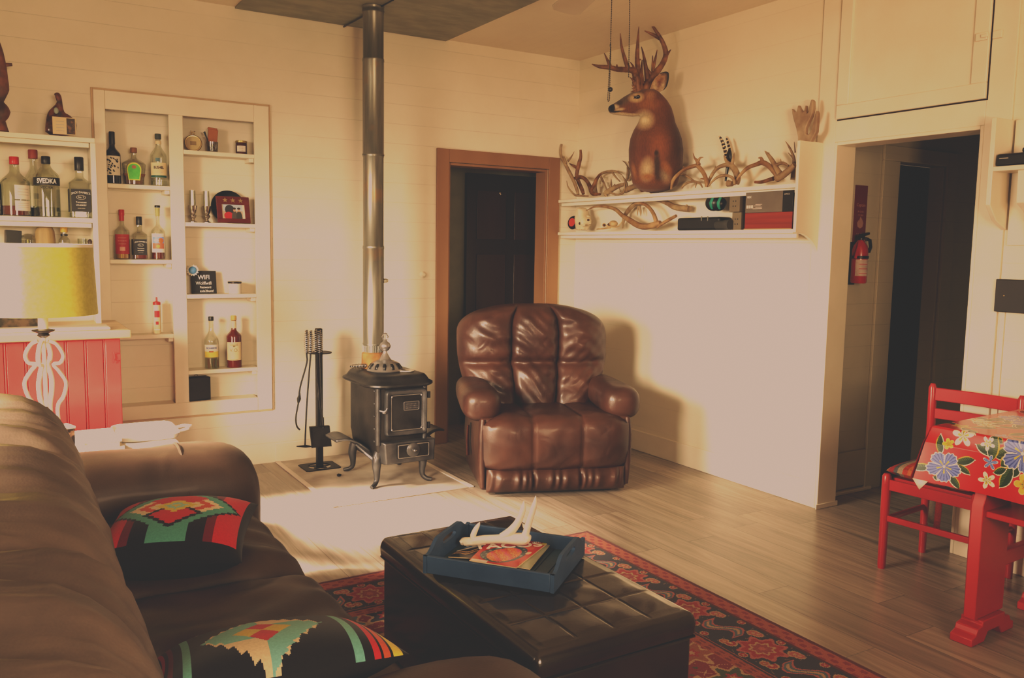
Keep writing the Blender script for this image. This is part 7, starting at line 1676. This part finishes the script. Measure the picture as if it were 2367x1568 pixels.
for dx in (0, .03): tie.add([P_(.045+dx, dfr-.035, .44), P_(.075+dx, dfr-.035, .44), P_(.07+dx, dfr-.045, .17-dx), P_(.04+dx, dfr-.045, .17-dx)], [(0, 1, 2, 3)])
o = obj('tie', tie, bpy.data.materials['striped_weave'], cu, solid=.004); vcol(o, stripes)


# ------------------------------------------------------------------ table with oilcloth
TBL = mat('red_table_paint', (.40, .018, .018), (.46, .026, .026), scale=3, rough=.4, coat=.15)
TZ = .80; TA = Vector((3.152, 1.981, TZ)); e1 = Vector((.06, -.998, 0)).normalized(); e2 = Vector((.998, .06, 0)).normalized()
TLn, TWd = 1.30, .70
def T_(a, b, z): return TA+e1*a+e2*b+Vector((0, 0, z-TZ))
tb = thing('trestle_table', 'red trestle table with a lower shelf under the floral cloth', 'table', T_(TLn/2, TWd/2, 0))
def tbox(lo, hi, nm='board', bv=.004, m=TBL):
    P = [T_(a, b, z) for z in (lo[2], hi[2]) for a, b in ((lo[0], lo[1]), (hi[0], lo[1]), (hi[0], hi[1]), (lo[0], hi[1]))]
    return obj(nm, MB().add(P, [(3, 2, 1, 0), (4, 5, 6, 7), (0, 1, 5, 4), (1, 2, 6, 5), (2, 3, 7, 6), (3, 0, 4, 7)]), m, tb, bevel=bv)
tbox((.004, .004, TZ-.035), (TLn-.004, TWd-.004, TZ-.003), 'tabletop')
def trestle(a0):
    for b0 in (-.03, .50):
        prof = [(b0-.045, 0), (b0+.05, 0), (b0+.075, .035), (b0+.16, .035), (b0+.185, 0), (b0+.275, 0), (b0+.275, .03), (b0+.25, .04), (b0+.24, .062), (b0+.20, .068), (b0+.20, .085), (b0+.03, .085), (b0+.03, .068), (b0-.005, .062), (b0-.015, .04), (b0-.045, .03)]
        Mx = Matrix(((e2.x, 0, e1.x, TA.x+e1.x*a0), (e2.y, 0, e1.y, TA.y+e1.y*a0), (0, 1, 0, 0), (0, 0, 0, 1)))
        obj('foot', MB().prism(prof, .085, Mx), TBL, tb, bevel=.004)
        pp = [(b0+.010, .085), (b0+.225, .085), (b0+.225, .50), (b0+.24, .58), (b0+.29, .66), (b0+.36, .72), (b0+.36, TZ-.036), (b0+.05, TZ-.036), (b0+.045, .62), (b0+.030, .575), (b0+.010, .53)]
        Mx2 = Mx.copy(); Mx2.translation = Mx.translation+e1*.018
        obj('leg', MB().prism(pp, .045, Mx2), TBL, tb, bevel=.003)
    tbox((a0+.025, .0, .255), (a0+.055, .70, .315), 'stretcher')
trestle(.165); trestle(1.02)
tbox((.215, .0, .488), (1.04, .36, .512), 'lower_shelf')
for z in (.44, .50): tbox((.212, -.012, z), (.226, .035, z+.045), 'shelf_bracket', .008)
# cloth
DROP = .215
FL = []
crp = lambda x, y: PX(2120+x*.15946, 930+y*.15946, 3.135)
def fpos(x, y): p = crp(x, y); return (TA.y-p.y), (p.z-TZ)
mpp = .15946*3.3/FPX*1.12
rf = random.Random(11)
for kind, x, y, r in (('blue', 430, 920, 200), ('white', 635, 480, 145), ('yellow', 455, 590, 72), ('white', 985, 590, 92), ('white', 1005, 1125, 112), ('star', 1040, 865, 92), ('blue', 1480, 740, 245), ('yellow', 1545, 1190, 125)):
    a, t = fpos(x, y); FL.append((kind, a, t, r*mpp, rf.random()*6))
LF = []
for x, y, ln, w, an in ((345, 600, 130, 45, 1.75), (690, 835, 120, 55, .25), (680, 960, 95, 40, -.6), (1000, 690, 160, 60, -.35), (1200, 730, 95, 70, .5), (1250, 850, 80, 60, .9), (1370, 950, 120, 85, 1.2), (1270, 1080, 150, 70, 1.1), (1180, 985, 80, 45, .4), (570, 1130, 110, 45, -1.0), (180, 930, 95, 50, .1), (370, 1075, 50, 40, 0), (1480, 590, 110, 70, -.6), (1130, 540, 60, 40, -.7)):
    a, t = fpos(x, y); LF.append((a, t, ln*mpp, w*mpp, an))
for _ in range(36):
    a = rf.uniform(.02, TLn); t = rf.uniform(.04, TWd+.1)
    if a > .42 and rf.random() < .4: t = rf.uniform(-DROP, -.02)
    k = rf.choice(('blue', 'white', 'yellow', 'star', 'white')); FL.append((k, a, t, {'blue': .075, 'white': .045, 'yellow': .035, 'star': .03}[k], rf.random()*6))
    for j in range(3): an = rf.random()*6; LF.append((a+.08*math.cos(an), t+.08*math.sin(an), .05, .022, an))
def cloth_col(a, t):
    n = len(a); col = np.tile(np.array([.50, .016, .016]), (n, 1)).astype(float)
    WHT, BL1, BL2, GR1, GR2, YE, OR_ = (.80, .72, .60), (.17, .23, .58), (.07, .10, .36), (.022, .05, .016), (.07, .12, .028), (.62, .45, .03), (.55, .25, .02)
    for la, lt, ln, w, an in LF:
        near = (np.abs(a-la) < ln*1.3) & (np.abs(t-lt) < ln*1.3)
        if not near.any(): continue
        i = np.where(near)[0]; x = (a[i]-la)*math.cos(an)+(t[i]-lt)*math.sin(an); y = -(a[i]-la)*math.sin(an)+(t[i]-lt)*math.cos(an)
        wd_ = w*np.clip(1-(x/ln)**2, 0, 1)**.8; y2 = y-.15*w*np.sin(x/ln*2)
        o = (np.abs(y2) < wd_+.0035) & (np.abs(x) < ln*1.12); c = (np.abs(y2) < wd_)
        col[i[o & (y2 < 0)]] = WHT; col[i[c]] = GR1; col[i[c & (y2 > 0) & (np.sin(x*900+y2*500) > -.2)]] = GR2; col[i[c & (y2 > wd_*.72)]] = (.5, .36, .03)
    for kind, fa, ft_, r, ph in FL:
        near = (np.abs(a-fa) < r*1.25) & (np.abs(t-ft_) < r*1.25)
        if not near.any(): continue
        i = np.where(near)[0]; x = a[i]-fa; y = t[i]-ft_; rr = np.hypot(x, y)/r; an = np.arctan2(y, x)
        p = 5; k = np.abs(np.cos((an+ph)*p/2))
        if kind == 'blue':
            rad = .60+.36*k**.5+.035*np.sin(an*23); col[i[rr < rad+.06]] = WHT; m_ = rr < rad; col[i[m_]] = BL1; col[i[m_ & (np.sin(an*26+rr*2) > .35)]] = BL2
            col[i[(rr < rad) & (k < .16) & (rr > .25)]] = WHT; col[i[(rr < .45) & (rr > .10) & (np.cos((an+ph)*p) > .82)]] = YE; col[i[rr < .08]] = WHT
        elif kind in ('white', 'yellow'):
            rad = .25+.75*k**1.1 if kind == 'white' else .35+.6*k**.7
            b = WHT if kind == 'white' else YE
            if kind == 'yellow': col[i[rr < rad+.10]] = (.75, .55, .2)
            col[i[rr < rad]] = b; col[i[(rr < rad*.5) & (np.cos((an+ph)*p) > .3)]] = YE if kind == 'white' else OR_; col[i[(rr < .30) & (np.cos((an+ph)*p*2) > .5)]] = GR2
        else:
            rad = .18+.8*k**1.6; col[i[rr < rad+.08]] = WHT; col[i[rr < rad]] = (.20, .30, .62); col[i[(rr < rad) & (np.sin(an*18) > .6)]] = BL2
    return col
cl = thing('tablecloth', 'glossy red oilcloth with blue and white flowers covering the table', 'tablecloth', TA)
OIL = mat('oilcloth', (1, 1, 1), attr='col', rough=.24, coat=.32, spec=.5)
R_e = .012
AA = np.concatenate([np.linspace(0, .46, 330), np.linspace(.46, TLn, 170)[1:]]); TT = np.concatenate([np.linspace(-DROP, .05, 190), np.linspace(.05, TWd, 220)[1:]])
nA, nT = len(AA)-1, len(TT)-1
def cfun(u, v):
    a = AA[int(round(u*nA))]; t = TT[int(round(v*nT))]
    if t >= 0:
        z = TZ+.001; b = t
        if t < R_e: z -= R_e*(1-math.sqrt(max(0, 1-(1-t/R_e)**2)))*.6
        if a < R_e: z -= R_e*(1-math.sqrt(max(0, 1-(1-a/R_e)**2)))*.6
        return T_(a-.002, b-.003, z)
    d = -t; flare = .010+.10*d*(1+.5*math.exp(-a/.05)); out = flare*min(1, d/.06)
    wv = .006*math.sin(a*17+1)*d/DROP
    return T_(a-.002-.16*d*math.exp(-a/.05), -.003-out-wv, TZ-.006-d*.985)
o = obj('cloth', MB().grid(nA, nT, cfun), OIL, cl, ang=89)
uvA = np.array([((AA[i]+AA[i+1])/2, (TT[j]+TT[j+1])/2) for j in range(nT) for i in range(nA)])
vcol(o, lambda c: cloth_col(uvA[:, 0], uvA[:, 1]))
nE = 230; nD = 60
def efun(u, v):
    b = u*TWd; d = (1-v)*DROP
    k = math.exp(-b/.05); out = (.010+.10*d*(1+.5*k))*min(1, d/.06)
    return T_(-.002-out*.8-.0*k-(.16-.09)*d*k, b-.003-(.10*d*1.5*min(1, d/.06)+.01)*k*1.0, TZ-.006-d*.985)
o = obj('end_flap', MB().grid(nE, nD, efun), OIL, cl, ang=89)
uvE = np.array([((i+.5)/nE*TWd, (j+.5)/nD) for j in range(nD) for i in range(nE)]); vcol(o, lambda c: cloth_col(-.1-DROP*(1-uvE[:, 1]), uvE[:, 0]))
p0 = cfun(0.0, 0.0); p1 = cfun(30/nA, 0.0)
obj('turned_corner', MB().add([p0+Vector((-.004, 0, .004)), p1+Vector((-.004, 0, .004)), p0.lerp(p1, .55)+Vector((-.01, 0, -.035))], [(0, 1, 2)]), mat('white_cloth_back', (.75, .68, .6), rough=.6), cl, solid=.0015)
